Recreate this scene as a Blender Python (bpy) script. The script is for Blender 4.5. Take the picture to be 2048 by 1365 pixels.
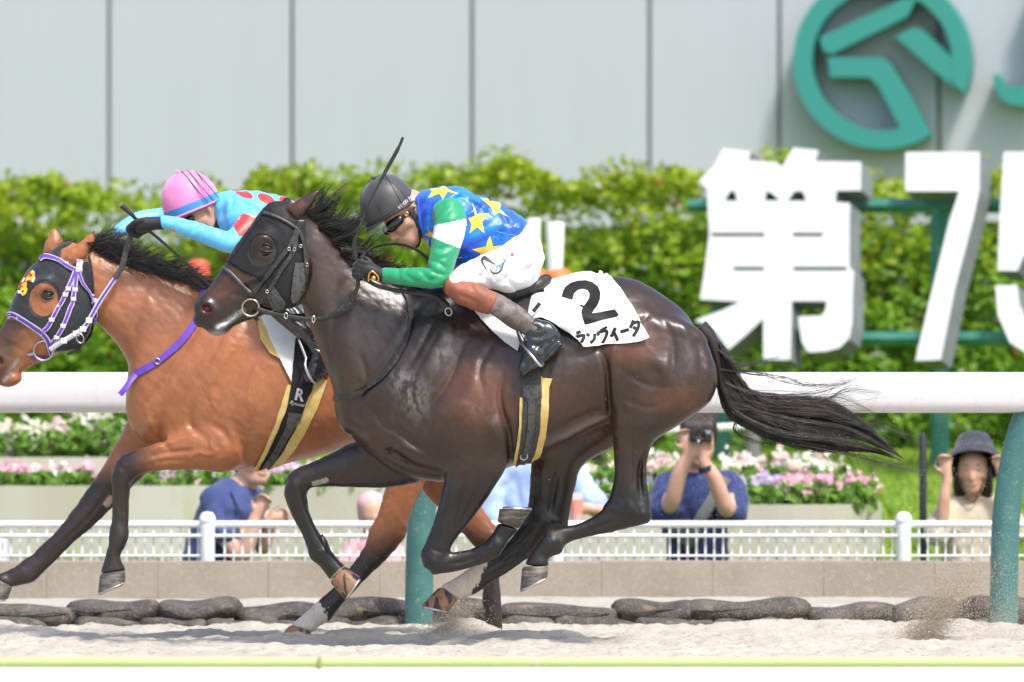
import bpy, bmesh, math, random
import numpy as np
from mathutils import Vector, Matrix
from mathutils.bvhtree import BVHTree
from mathutils.geometry import delaunay_2d_cdt

for o in list(bpy.data.objects):
    bpy.data.objects.remove(o)
SC = bpy.context.scene
COL = SC.collection
R = math.radians

# ------------------------------------------------------------------ camera
FPX, DIST, CAMH, HROW, CX = 18800.0, 40.0, 1.04, 800.0, 1024.0   # focal length in photo pixels, metres to the near horse
cam_d = bpy.data.cameras.new('camera')
cam = bpy.data.objects.new('camera', cam_d)
COL.objects.link(cam)
cam_d.sensor_width = 36.0
cam_d.lens = FPX / 2048 * 36.0
cam.location = (0, -DIST, CAMH)
cam.rotation_euler = (R(90) + math.atan((HROW - 682.5) / FPX), 0, 0)
cam_d.clip_start, cam_d.clip_end = 0.5, 6000
cam_d.dof.use_dof = True
cam_d.dof.focus_distance = 39.75
cam_d.dof.aperture_fstop = (cam_d.lens / 1000) / 0.10
cam_d.dof.aperture_blades = 9
SC.camera = cam

# ------------------------------------------------------------------ sky, sun, exposure
SUN_EL, SUN_AZ = R(58), R(146)      # azimuth: clockwise from +Y seen from above
world = bpy.data.worlds.new('World')
SC.world = world
world.use_nodes = True
wn = world.node_tree
wn.nodes.clear()
sky = wn.nodes.new('ShaderNodeTexSky')
sky.sky_type = 'NISHITA'
sky.sun_disc = False
sky.sun_elevation = SUN_EL
sky.sun_rotation = SUN_AZ
sky.air_density, sky.dust_density, sky.ozone_density = 1.0, 3.0, 1.0
bg = wn.nodes.new('ShaderNodeBackground')
bg.inputs['Strength'].default_value = 0.15
wo = wn.nodes.new('ShaderNodeOutputWorld')
wn.links.new(sky.outputs[0], bg.inputs[0])
wn.links.new(bg.outputs[0], wo.inputs[0])
sun_d = bpy.data.lights.new('sun', 'SUN')
sun_d.energy = 2.3
sun_d.angle = R(8)
sun_d.color = (1.0, 0.965, 0.91)
sun = bpy.data.objects.new('sun', sun_d)
COL.objects.link(sun)
SUNV = Vector((math.sin(SUN_AZ) * math.cos(SUN_EL), math.cos(SUN_AZ) * math.cos(SUN_EL), math.sin(SUN_EL)))
sun.rotation_euler = (-SUNV).to_track_quat('-Z', 'Y').to_euler()
SC.view_settings.view_transform = 'Standard'
SC.view_settings.look = 'None'
SC.view_settings.exposure = 0.84
SC.view_settings.gamma = 1.0
SC.cycles.max_bounces = 6
SC.cycles.transparent_max_bounces = 8
SC.cycles.caustics_reflective = False
SC.cycles.caustics_refractive = False

# ------------------------------------------------------------------ helpers
def P(px, row, y=0.0):
    d = DIST + y
    return Vector(((px - CX) * d / FPX, y, CAMH - (row - HROW) * d / FPX))

def PXR(v):
    """numpy (n,3) world -> photo px, row"""
    d = DIST + v[:, 1]
    return CX + v[:, 0] * FPX / d, HROW + (CAMH - v[:, 2]) * FPX / d

def tag(o, label=None, cat=None, group=None, kind=None):
    if label: o['label'] = label
    if cat: o['category'] = cat
    if group: o['group'] = group
    if kind: o['kind'] = kind
    return o

def empty(name, loc=(0, 0, 0), label=None, cat=None, group=None):
    o = bpy.data.objects.new(name, None)
    o.empty_display_size = 0.1
    COL.objects.link(o)
    o.location = loc
    tag(o, label, cat, group)
    return o

def link(name, me, mat=None, parent=None, smooth=True, auto=None):
    o = bpy.data.objects.new(name, me)
    COL.objects.link(o)
    if mat is not None and len(me.materials) == 0:
        me.materials.append(mat)
    if parent is not None:
        o.parent = parent
        o.matrix_parent_inverse = Matrix.Translation(parent.location).inverted()
    if smooth and len(me.polygons):
        me.polygons.foreach_set('use_smooth', np.ones(len(me.polygons), dtype=bool))
        if auto is not None:
            me.set_sharp_from_angle(angle=R(auto))
    return o

def mesh_np(name, V, F):
    """V (n,3) float, F (m,k) int, k = 3 or 4"""
    V = np.asarray(V, dtype=np.float32); F = np.asarray(F, dtype=np.int32)
    me = bpy.data.meshes.new(name)
    k = F.shape[1]
    me.vertices.add(len(V)); me.vertices.foreach_set('co', V.ravel())
    me.loops.add(F.size); me.loops.foreach_set('vertex_index', F.ravel())
    me.polygons.add(len(F))
    me.polygons.foreach_set('loop_start', np.arange(0, F.size, k, dtype=np.int32))
    me.update(calc_edges=True)
    me.validate()
    return me

def mesh_py(name, V, F):
    me = bpy.data.meshes.new(name)
    me.from_pydata([tuple(v) for v in V], [], [tuple(f) for f in F])
    me.update()
    return me

def bm_mesh(name, bm):
    me = bpy.data.meshes.new(name)
    bmesh.ops.recalc_face_normals(bm, faces=bm.faces)
    bm.to_mesh(me); bm.free()
    return me

def box_bm(bm, lo, hi, bevel=0.0):
    c = [(a + b) / 2 for a, b in zip(lo, hi)]
    s = [(b - a) for a, b in zip(lo, hi)]
    r = bmesh.ops.create_cube(bm, size=1.0, matrix=Matrix.Translation(c) @ Matrix.Diagonal((*s, 1)))
    if bevel:
        es = list({e for v in r['verts'] for e in v.link_edges})
        bmesh.ops.bevel(bm, geom=es, offset=bevel, segments=2, affect='EDGES', profile=0.6)

def box(name, lo, hi, mat, parent=None, bevel=0.0):
    bm = bmesh.new(); box_bm(bm, lo, hi, bevel)
    return link(name, bm_mesh(name, bm), mat, parent, smooth=bevel > 0, auto=14)

def catmull(pts, n=8, closed=False):
    pts = np.asarray(pts, dtype=float)
    m = len(pts)
    if m < 3 and not closed:
        return np.array([pts[0] + (pts[-1] - pts[0]) * t for t in np.linspace(0, 1, n + 1)])
    out = []
    rng = range(m) if closed else range(m - 1)
    for i in rng:
        if closed:
            p0, p1, p2, p3 = pts[(i - 1) % m], pts[i], pts[(i + 1) % m], pts[(i + 2) % m]
        else:
            p1, p2 = pts[i], pts[i + 1]
            p0 = pts[i - 1] if i > 0 else 2 * p1 - p2
            p3 = pts[i + 2] if i + 2 < m else 2 * p2 - p1
        for t in np.arange(n) / n:
            out.append(0.5 * ((2 * p1) + (-p0 + p2) * t + (2 * p0 - 5 * p1 + 4 * p2 - p3) * t * t
                              + (-p0 + 3 * p1 - 3 * p2 + p3) * t ** 3))
    if not closed:
        out.append(pts[-1])
    return np.array(out)

def tube_vf(path, rad, sides=8, cap=True, flat=1.0, flat_dir=None, voff=0):
    """sweep along path; rad scalar or per point; flat squashes along flat_dir"""
    path = np.asarray(path, float); n = len(path)
    rad = np.full(n, rad) if np.isscalar(rad) else np.asarray(rad, float)
    T = np.gradient(path, axis=0)
    T /= np.linalg.norm(T, axis=1)[:, None] + 1e-12
    up = np.array((0, -1.0, 0)) if flat_dir is None else np.asarray(flat_dir, float)
    if abs(np.dot(T[0], up)) > 0.95:
        up = np.array((1.0, 0, 0.1))
    V = []
    for i in range(n):
        a = up - T[i] * np.dot(up, T[i]); la = np.linalg.norm(a)
        if la < 1e-6:
            a = np.array((0.3, 0.5, 0.8)); a -= T[i] * np.dot(a, T[i]); la = np.linalg.norm(a)
        a /= la
        if flat_dir is None: up = a
        b = np.cross(T[i], a)
        for k in range(sides):
            th = 2 * math.pi * k / sides
            V.append(path[i] + rad[i] * (math.cos(th) * a * flat + math.sin(th) * b))
    F = []
    for i in range(n - 1):
        for k in range(sides):
            k2 = (k + 1) % sides
            F.append((voff + i * sides + k, voff + i * sides + k2, voff + (i + 1) * sides + k2, voff + (i + 1) * sides + k))
    if cap:
        F.append(tuple(voff + k for k in range(sides))[::-1])
        F.append(tuple(voff + (n - 1) * sides + k for k in range(sides)))
    return V, F

def tube(name, path, rad, mat, parent=None, sides=8, flat=1.0, flat_dir=None):
    V, F = tube_vf(path, rad, sides, True, flat, flat_dir)
    return link(name, mesh_py(name, V, F), mat, parent, True, 50)

def lathe_vf(profile, axis_o, axis_d, seg=24, ref=None, voff=0, sy=1.0):
    """profile [(r,h)] around axis"""
    d = Vector(axis_d).normalized()
    a = d.orthogonal().normalized() if ref is None else (Vector(ref) - d * Vector(ref).dot(d)).normalized()
    b = d.cross(a)
    o = Vector(axis_o)
    V, F = [], []
    for (r, h) in profile:
        for k in range(seg):
            th = 2 * math.pi * k / seg
            V.append(o + d * h + (a * math.cos(th) + b * math.sin(th) * sy) * r)
    n = len(profile)
    for i in range(n - 1):
        for k in range(seg):
            k2 = (k + 1) % seg
            F.append((voff + i * seg + k, voff + i * seg + k2, voff + (i + 1) * seg + k2, voff + (i + 1) * seg + k))
    return V, F

def lathe(name, profile, o, d, mat, parent=None, seg=24, ref=None, auto=50, sy=1.0):
    V, F = lathe_vf(profile, o, d, seg, ref, sy=sy)
    me = mesh_py(name, V, F)
    bm = bmesh.new(); bm.from_mesh(me)
    bmesh.ops.remove_doubles(bm, verts=bm.verts, dist=1e-6)
    bmesh.ops.recalc_face_normals(bm, faces=bm.faces)
    bm.to_mesh(me); bm.free()
    return link(name, me, mat, parent, True, auto)

def extrude_poly(name, loops, to3, depth, mat, parent=None, bevel=0.0, backmat=None):
    """loops: list of 2D loops (first outer, then holes) -> solid slab. to3(x,y,h) -> 3D"""
    vs, es = [], []
    for lp in loops:
        b = len(vs); vs += [Vector((p[0], p[1])) for p in lp]
        es += [(b + i, b + (i + 1) % len(lp)) for i in range(len(lp))]
    V2, E2, F2, _, _, _ = delaunay_2d_cdt(vs, es, [], 2, 1e-7)
    if len(loops) > 1:
        F2 = [f for f in F2 if not any(in_poly(sum(V2[i].x for i in f) / len(f), sum(V2[i].y for i in f) / len(f), h) for h in loops[1:])]
    n = len(V2)
    V = [to3(v.x, v.y, 0.0) for v in V2] + [to3(v.x, v.y, depth) for v in V2]
    F = [tuple(f) for f in F2] + [tuple(n + i for i in reversed(f)) for f in F2]
    cnt = {}
    for f in F2:
        for i in range(len(f)):
            a, b = f[i], f[(i + 1) % len(f)]
            cnt.setdefault((min(a, b), max(a, b)), []).append((a, b))
    for k, l in cnt.items():
        if len(l) == 1:
            a, b = l[0]
            F.append((b, a, n + a, n + b))
    me = mesh_py(name, V, F)
    bm = bmesh.new(); bm.from_mesh(me)
    bmesh.ops.recalc_face_normals(bm, faces=bm.faces)
    bm.to_mesh(me); bm.free()
    return link(name, me, mat, parent, False)

# ------------------------------------------------------------------ materials
def lin(c):
    """sRGB 0-255 -> linear"""
    return tuple(((x / 255) / 12.92 if x / 255 <= 0.04045 else ((x / 255 + 0.055) / 1.055) ** 2.4) for x in c)

def mat(name, col=(0.5, 0.5, 0.5), rough=0.6, spec=0.5, metal=0.0, noise=None, bump=None, sheen=0.0, coat=0.0,
        attr=None, trans=0.0, sss=0.0, coord='Object', alpha=1.0, emis=None):
    """noise: list of (scale, detail, color2, lo, hi[, stretch]) layered over the colour; bump: (scale, strength, dist[, stretch])"""
    m = bpy.data.materials.new(name); m.use_nodes = True
    nt = m.node_tree; N, L = nt.nodes, nt.links
    b = N['Principled BSDF']
    b.inputs['Roughness'].default_value = rough
    b.inputs['Specular IOR Level'].default_value = spec
    b.inputs['Metallic'].default_value = metal
    b.inputs['Sheen Weight'].default_value = sheen
    b.inputs['Coat Weight'].default_value = coat
    b.inputs['Transmission Weight'].default_value = trans
    b.inputs['Alpha'].default_value = alpha
    if sss:
        b.inputs['Subsurface Weight'].default_value = sss
        b.inputs['Subsurface Radius'].default_value = (0.01, 0.004, 0.002)
    tc = N.new('ShaderNodeTexCoord')
    if attr:
        a = N.new('ShaderNodeAttribute'); a.attribute_name = attr
        cur = a.outputs['Color']
    else:
        rgb = N.new('ShaderNodeRGB'); rgb.outputs[0].default_value = (*col, 1)
        cur = rgb.outputs[0]
    def coords(stretch):
        if stretch is None: return tc.outputs[coord]
        mp = N.new('ShaderNodeMapping'); mp.inputs['Scale'].default_value = stretch
        L.new(tc.outputs[coord], mp.inputs[0]); return mp.outputs[0]
    for ly in (noise or []):
        sc, det, c2, lo, hi = ly[:5]
        t = N.new('ShaderNodeTexNoise'); t.inputs['Scale'].default_value = sc; t.inputs['Detail'].default_value = det
        L.new(coords(ly[5] if len(ly) > 5 else None), t.inputs['Vector'])
        mr = N.new('ShaderNodeMapRange'); mr.inputs[1].default_value = lo; mr.inputs[2].default_value = hi
        L.new(t.outputs['Fac'], mr.inputs[0])
        mx = N.new('ShaderNodeMix'); mx.data_type = 'RGBA'
        if isinstance(c2, (int, float)):
            mx.blend_type = 'MULTIPLY'; mx.inputs[7].default_value = (c2, c2, c2, 1)
        else:
            mx.inputs[7].default_value = (*c2, 1)
        L.new(mr.outputs[0], mx.inputs[0]); L.new(cur, mx.inputs[6]); cur = mx.outputs[2]
    L.new(cur, b.inputs['Base Color'])
    if bump:
        prev = None
        for bp in (bump if isinstance(bump, list) else [bump]):
            t = N.new('ShaderNodeTexNoise'); t.inputs['Scale'].default_value = bp[0]; t.inputs['Detail'].default_value = 4
            L.new(coords(bp[3] if len(bp) > 3 else None), t.inputs['Vector'])
            bn = N.new('ShaderNodeBump'); bn.inputs['Strength'].default_value = bp[1]; bn.inputs['Distance'].default_value = bp[2]
            L.new(t.outputs['Fac'], bn.inputs['Height'])
            if prev: L.new(prev, bn.inputs['Normal'])
            prev = bn.outputs[0]
        L.new(prev, b.inputs['Normal'])
    m['b'] = 1
    return m

# ------------------------------------------------------------------ signed distance modelling
def smin(a, b, k):
    if k <= 0: return np.minimum(a, b)
    h = np.clip(0.5 + 0.5 * (b - a) / k, 0, 1)
    return b + (a - b) * h - k * h * (1 - h)

class Field:
    def __init__(s, lo, hi, vox):
        s.lo = np.array(lo, float); s.v = vox
        n = np.ceil((np.array(hi, float) - s.lo) / vox).astype(int) + 1
        s.n = n
        s.ax = [(s.lo[i] + vox * np.arange(n[i])).astype(np.float32) for i in range(3)]
        s.d = np.full(n, 5.0, np.float32)

    def crop(s, lo, hi):
        i0 = np.clip(np.floor((np.array(lo) - s.lo) / s.v).astype(int), 0, s.n - 1)
        i1 = np.clip(np.ceil((np.array(hi) - s.lo) / s.v).astype(int) + 1, 1, s.n)
        i1 = np.maximum(i1, i0 + 1)
        sl = tuple(slice(a, b) for a, b in zip(i0, i1))
        X = s.ax[0][sl[0]][:, None, None]; Y = s.ax[1][sl[1]][None, :, None]; Z = s.ax[2][sl[2]][None, None, :]
        return sl, X, Y, Z

    def _put(s, sl, d, k, sub):
        if sub:
            s.d[sl] = -smin(-s.d[sl], d, k)
        else:
            s.d[sl] = smin(s.d[sl], d.astype(np.float32), k)

    def chain(s, pts, k=0.02, sub=False, n=4, sq=1.0, ks=None):
        """pts [(x,y,z,r)]: tapered capsule chain, spline interpolated. sq scales y distance (>1 makes it flatter in y)"""
        q = catmull(pts, n) if len(pts) > 2 else np.asarray(pts, float)
        rm = q[:, 3].max() + k + 0.03
        sl, X, Y, Z = s.crop(q[:, :3].min(0) - rm, q[:, :3].max(0) + rm)
        best = None
        for a, b in zip(q[:-1], q[1:]):
            ab = b[:3] - a[:3]; l2 = max(float(ab @ ab), 1e-9)
            px, py, pz = X - a[0], Y - a[1], Z - a[2]
            t = np.clip((px * ab[0] + py * ab[1] + pz * ab[2]) / l2, 0, 1)
            d = np.sqrt((px - t * ab[0]) ** 2 + ((py - t * ab[1]) * sq) ** 2 + (pz - t * ab[2]) ** 2) - (a[3] + t * (b[3] - a[3]))
            best = d if best is None else np.minimum(best, d)
        s._put(sl, best, k, sub)

    def ball(s, c, r, k=0.02, sub=False, rot=None):
        """ellipsoid; rot = angle in the xz plane (radians)"""
        c = np.array(c, float); r = np.array((r, r, r) if np.isscalar(r) else r, float)
        m = r.max() + k + 0.03
        sl, X, Y, Z = s.crop(c - m, c + m)
        x, y, z = X - c[0], Y - c[1], Z - c[2]
        if rot:
            cs, sn = math.cos(rot), math.sin(rot)
            x, z = x * cs + z * sn, -x * sn + z * cs
        kk = np.sqrt((x / r[0]) ** 2 + (y / r[1]) ** 2 + (z / r[2]) ** 2)
        s._put(sl, (kk - 1) * r.min(), k, sub)

    def loft(s, st, k=0.03, e=2.2, cap=(0.6, 0.6), sub=False, yb=0.0, n=10, sk=0.0):
        """planar loft. st: [(px1,row1,px2,row2,half_width_y,y_centre[,skew])], edge pairs traced across the limb"""
        q = []
        for t in st:
            yc = t[5]
            a = P(t[0], t[1], yc + yb); b = P(t[2], t[3], yc + yb)
            q.append(((a.x + b.x) / 2, (a.z + b.z) / 2, (a.x - b.x) / 2, t[4], yc, t[6] if len(t) > 6 else sk, (a.z - b.z) / 2))
        q = catmull(q, n)
        # even spacing
        seg = np.hypot(*np.diff(q[:, :2], axis=0).T); L = np.concatenate([[0], np.cumsum(seg)])
        m = max(8, int(L[-1] / 0.004))
        tt = np.linspace(0, L[-1], m)
        q = np.stack([np.interp(tt, L, q[:, i]) for i in range(7)], 1)
        step = tt[1]
        T = np.gradient(q[:, :2], axis=0); T /= np.linalg.norm(T, axis=1)[:, None]
        N = np.stack([q[:, 2], q[:, 6]], 1); q[:, 2] = np.linalg.norm(N, axis=1); N /= q[:, 2][:, None]
        T2 = np.stack([N[:, 1], -N[:, 0]], 1); T2 *= np.sign((T2 * T).sum(1))[:, None]; T = T2
        am = q[:, 2].max(); mg = k + 0.04
        lo = (q[:, 0].min() - am - mg, (q[:, 4] - q[:, 3]).min() - mg, q[:, 1].min() - am - mg)
        hi = (q[:, 0].max() + am + mg, (q[:, 4] + q[:, 3]).max() + mg, q[:, 1].max() + am + mg)
        sl, X, Y, Z = s.crop(lo, hi)
        gx, gz = np.meshgrid(X[:, 0, 0], Z[0, 0, :], indexing='ij')
        p = np.stack([gx.ravel(), gz.ravel()], 1)
        idx = np.zeros(len(p), int); bd = np.full(len(p), 1e9)
        for j in range(0, m, 1):
            ex, ez = p[:, 0] - q[j, 0], p[:, 1] - q[j, 1]
            dd = (ex * T[j, 0] + ez * T[j, 1]) ** 2 + .10 * (ex * ex + ez * ez)
            w = dd < bd; bd[w] = dd[w]; idx[w] = j
        rel = p - q[idx, :2]
        al = (rel * T[idx]).sum(1); u = (rel * N[idx]).sum(1)
        f = np.clip(idx + al / step, 0, m - 1)
        over = np.where((idx == 0) & (al < 0), -al, np.where((idx == m - 1) & (al > 0), al, 0))
        ar = np.arange(m)
        a = np.interp(f, ar, q[:, 2]); b = np.interp(f, ar, q[:, 3]); yc = np.interp(f, ar, q[:, 4]); skw = np.interp(f, ar, q[:, 5])
        u = np.sign(u) * np.sqrt(u * u)
        uh = np.clip(u / a, -1, 1)
        b = b * (1 - skw * uh)
        c = np.where(idx < m / 2, a * cap[0], a * cap[1]) + 1e-4
        base = np.abs(u / a) ** e + (over / c) ** e
        sh = gx.shape
        base = base.reshape(sh)[:, None, :].astype(np.float32); b = b.reshape(sh)[:, None, :].astype(np.float32)
        yc = yc.reshape(sh)[:, None, :].astype(np.float32); a = a.reshape(sh)[:, None, :].astype(np.float32)
        kk = (base + np.abs((Y - yc) / b) ** e) ** (1 / e)
        d = (kk - 1) * np.minimum(a, b)
        s._put(sl, d, k, sub)

    def stroke(s, pts, w, amp, yr=(-9, 9), yb=0.0, n=6):
        """relief drawn on the side: amp > 0 raises, < 0 cuts a groove. pts px,row(,width factor); gaussian of width w (m)"""
        q = np.array([(*(lambda v: (v.x, v.z))(P(t[0], t[1], yb)), t[2] if len(t) > 2 else 1.0) for t in pts])
        if len(q) > 2: q = catmull(q, n)
        elif len(q) == 2: q = np.array([q[0] + (q[1] - q[0]) * t for t in np.linspace(0, 1, 9)])
        if len(q) > 2: q[:, 2] *= np.sin(np.linspace(0.12, math.pi - 0.12, len(q))) ** 0.8
        m = w * 2.6
        sl, X, Y, Z = s.crop((q[:, 0].min() - m, yr[0], q[:, 1].min() - m), (q[:, 0].max() + m, yr[1], q[:, 1].max() + m))
        gx, gz = np.meshgrid(X[:, 0, 0], Z[0, 0, :], indexing='ij')
        bd = np.full(gx.shape, 1e9); bf = np.ones(gx.shape)
        if len(q) == 1:
            bd = (gx - q[0, 0]) ** 2 + (gz - q[0, 1]) ** 2
        for a, b in zip(q[:-1], q[1:]):
            ab = b[:2] - a[:2]; l2 = max(float(ab @ ab), 1e-9)
            t = np.clip(((gx - a[0]) * ab[0] + (gz - a[1]) * ab[1]) / l2, 0, 1)
            dd = (gx - a[0] - t * ab[0]) ** 2 + (gz - a[1] - t * ab[1]) ** 2
            ww = dd < bd; bd[ww] = dd[ww]; bf[ww] = (a[2] + t * (b[2] - a[2]))[ww]
        disp = (amp * bf * np.exp(-bd / (w * w))).astype(np.float32)[:, None, :]
        s.d[sl] -= disp

    def wrinkle(s, amp, sx, sz, ang=0.0, seed=1, ridged=True, yr=None):
        """cloth folds / muscle grain: noise of size sx (along) by sz (across), turned by ang in the side view"""
        gx, gz = np.meshgrid(s.ax[0], s.ax[2], indexing='ij')
        cs, sn = math.cos(ang), math.sin(ang)
        a = (gx * cs + gz * sn) / sx + 50; b = (-gx * sn + gz * cs) / sz + 50
        a = a + .8 * vnoise(a * .7, b * .7, seed + 7)
        n = .65 * vnoise(a, b, seed) + .35 * vnoise(a * 2.1, b * 2.1, seed + 3)
        if ridged: n = 1 - np.abs(2 * n - 1) * 1.6
        s.d -= (amp * (n - .5)).astype(np.float32)[:, None, :]

    def blur(s, n=1):
        for _ in range(n):
            for ax in range(3):
                d = s.d
                a = [slice(None)] * 3; b = [slice(None)] * 3; c = [slice(None)] * 3
                a[ax] = slice(0, -2); b[ax] = slice(1, -1); c[ax] = slice(2, None)
                nd = d.copy()
                nd[tuple(b)] = 0.25 * d[tuple(a)] + 0.5 * d[tuple(b)] + 0.25 * d[tuple(c)]
                s.d = nd

    def verts_faces(s):
        d = s.d; v = s.v
        ins = (d < 0).view(np.uint8)
        c = np.zeros(tuple(np.array(d.shape) - 1), np.uint8)
        for i in (0, 1):
            for j in (0, 1):
                for k in (0, 1):
                    c += ins[i:i + c.shape[0], j:j + c.shape[1], k:k + c.shape[2]]
        act = (c > 0) & (c < 8)
        I = np.argwhere(act)
        ids = np.full(act.shape, -1, np.int32); ids[act] = np.arange(len(I))
        acc = np.zeros((len(I), 3)); cnt = np.zeros(len(I))
        corner = [(i, j, k) for i in (0, 1) for j in (0, 1) for k in (0, 1)]
        val = {cc: d[I[:, 0] + cc[0], I[:, 1] + cc[1], I[:, 2] + cc[2]] for cc in corner}
        for cc in corner:
            for ax in range(3):
                if cc[ax] == 0:
                    c2 = list(cc); c2[ax] = 1; c2 = tuple(c2)
                    a, b = val[cc], val[c2]
                    cr = (a < 0) != (b < 0)
                    t = np.where(cr, a / np.where(cr, a - b, 1), 0)
                    p = np.tile(np.array(cc, float), (len(I), 1)); p[:, ax] = t
                    acc[cr] += p[cr]; cnt[cr] += 1
        V = s.lo + (I + acc / cnt[:, None]) * v
        Fs = []
        for ax in range(3):
            o1, o2 = (ax + 1) % 3, (ax + 2) % 3
            a = [slice(1, -1)] * 3; b = [slice(1, -1)] * 3
            a[ax] = slice(0, -1); b[ax] = slice(1, None)
            A = ins[tuple(a)]; B = ins[tuple(b)]
            for flip, msk in ((False, (A == 1) & (B == 0)), (True, (A == 0) & (B == 1))):
                E = np.argwhere(msk)
                E[:, o1] += 1; E[:, o2] += 1
                def cell(d1, d2):
                    q = E.copy(); q[:, o1] -= d1; q[:, o2] -= d2
                    return ids[q[:, 0], q[:, 1], q[:, 2]]
                quad = np.stack([cell(1, 1), cell(0, 1), cell(0, 0), cell(1, 0)], 1)
                if flip: quad = quad[:, ::-1]
                Fs.append(quad)
        F = np.concatenate(Fs)
        F = F[(F >= 0).all(1)]
        return V, F

    def mesh(s, name, relax=0):
        V, F = s.verts_faces()
        for _ in range(relax):
            S = np.zeros_like(V); n = np.zeros(len(V))
            for a, b in ((0, 1), (1, 2), (2, 3), (3, 0)):
                np.add.at(S, F[:, a], V[F[:, b]]); np.add.at(n, F[:, a], 1)
                np.add.at(S, F[:, b], V[F[:, a]]); np.add.at(n, F[:, b], 1)
            V = 0.5 * V + 0.5 * S / n[:, None]
        return mesh_np(name, V, F)

def bvh_of(*objs):
    V, Fc = [], []
    for o in objs:
        me = o.data if hasattr(o, 'data') else o
        b = len(V)
        mw = o.matrix_world if hasattr(o, 'matrix_world') and o.parent is None else None
        V += [v.co.copy() for v in me.vertices]
        Fc += [tuple(b + i for i in p.vertices) for p in me.polygons]
    return BVHTree.FromPolygons(V, Fc)

def in_poly(x, y, lp):
    c = False; n = len(lp); j = n - 1
    for i in range(n):
        xi, yi = lp[i][0], lp[i][1]; xj, yj = lp[j][0], lp[j][1]
        if (yi > y) != (yj > y) and x < (xj - xi) * (y - yi) / (yj - yi) + xi: c = not c
        j = i
    return c

def cast(bvh, px, row, y0=0.0, far=False, skip=0.0):
    a = P(px, row, y0 - 1.2); b = P(px, row, y0 + 1.2)
    if far: a, b = b, a
    h = bvh.ray_cast(a, (b - a).normalized())
    return (h[0], h[1]) if h[0] is not None else (None, None)

def drape(name, loops, bvh, mt, parent=None, off=0.004, th=0.004, step=5.0, y0=0.0, far=False, wave=None, solid=True, smooth=True, relax=0):
    """cloth / strap / print cut to a traced outline and laid on the surface below it (px units)"""
    vs, es = [], []
    for lp in loops:
        # densify
        pts = []
        for i in range(len(lp)):
            a, b = lp[i], lp[(i + 1) % len(lp)]
            l = math.hypot(b[0] - a[0], b[1] - a[1]); m = max(1, int(l / step))
            pts += [(a[0] + (b[0] - a[0]) * t / m, a[1] + (b[1] - a[1]) * t / m) for t in range(m)]
        b0 = len(vs); vs += [Vector(p) for p in pts]
        es += [(b0 + i, b0 + (i + 1) % len(pts)) for i in range(len(pts))]
    o = loops[0]
    x0, x1 = min(p[0] for p in o), max(p[0] for p in o); r0, r1 = min(p[1] for p in o), max(p[1] for p in o)
    bp = [(v.x, v.y) for v in vs]
    bpa = np.array(bp)
    g = []
    yy = r0 + step / 2; k = 0
    while yy < r1:
        xx = x0 + (step / 2 if k % 2 else 0)
        while xx < x1:
            if in_poly(xx, yy, o) and ((bpa[:, 0] - xx) ** 2 + (bpa[:, 1] - yy) ** 2).min() > (step * 0.55) ** 2:
                g.append((xx, yy))
            xx += step
        yy += step * 0.87; k += 1
    vs += [Vector(p) for p in g]
    V2, E2, F2, _, _, _ = delaunay_2d_cdt(vs, es, [], 2, 1e-6)
    n = len(V2)
    loc = [None] * n; nor = [None] * n
    for i, v in enumerate(V2):
        loc[i], nor[i] = cast(bvh, v.x, v.y, y0, far)
    hit = [i for i in range(n) if loc[i] is not None]
    if not hit: return None
    ha = np.array([(V2[i].x, V2[i].y) for i in hit])
    sgn = 1 if far else -1
    for i in range(n):
        if loc[i] is None:
            j = hit[int(((ha[:, 0] - V2[i].x) ** 2 + (ha[:, 1] - V2[i].y) ** 2).argmin())]
            loc[i] = P(V2[i].x, V2[i].y, loc[j].y); nor[i] = Vector((0, sgn, 0))
        nn = nor[i]
        if nn.y * sgn < 0: nn = -nn
        nor[i] = (nn + Vector((0, sgn * 0.35, 0))).normalized()
    C = np.array([tuple(l) for l in loc]); N = np.array([tuple(x) for x in nor])
    if relax:
        nb = [set() for _ in range(n)]
        for f in F2:
            for i in range(len(f)):
                nb[f[i]].add(f[(i + 1) % len(f)]); nb[f[(i + 1) % len(f)]].add(f[i])
        for _ in range(relax):
            Y = C[:, 1].copy()
            for i in range(n):
                if nb[i]: C[i, 1] = 0.5 * Y[i] + 0.5 * np.mean([Y[j] for j in nb[i]])
    top = C + N * (off + th)
    if wave:
        for i in range(n):
            top[i] += N[i] * wave(V2[i].x, V2[i].y)
    if not solid:
        hs = set(hit)
        V, F = list(top), [tuple(f) for f in F2 if all(i in hs for i in f)]
    else:
        bot = top - N * th
        V = list(top) + list(bot)
        F = [tuple(f) for f in F2] + [tuple(n + i for i in reversed(f)) for f in F2]
        cnt = {}
        for f in F2:
            for i in range(len(f)):
                a, b = f[i], f[(i + 1) % len(f)]
                cnt.setdefault((min(a, b), max(a, b)), []).append((a, b))
        for kk, l in cnt.items():
            if len(l) == 1:
                a, b = l[0]; F.append((b, a, n + a, n + b))
    me = mesh_py(name, V, F)
    bm = bmesh.new(); bm.from_mesh(me); bmesh.ops.recalc_face_normals(bm, faces=bm.faces)
    if not solid:
        bm.normal_update()
        if sum(f.normal.y for f in bm.faces) * sgn < 0: bmesh.ops.reverse_faces(bm, faces=bm.faces)
    bm.to_mesh(me); bm.free()
    return link(name, me, mt, parent, smooth, 45)

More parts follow.
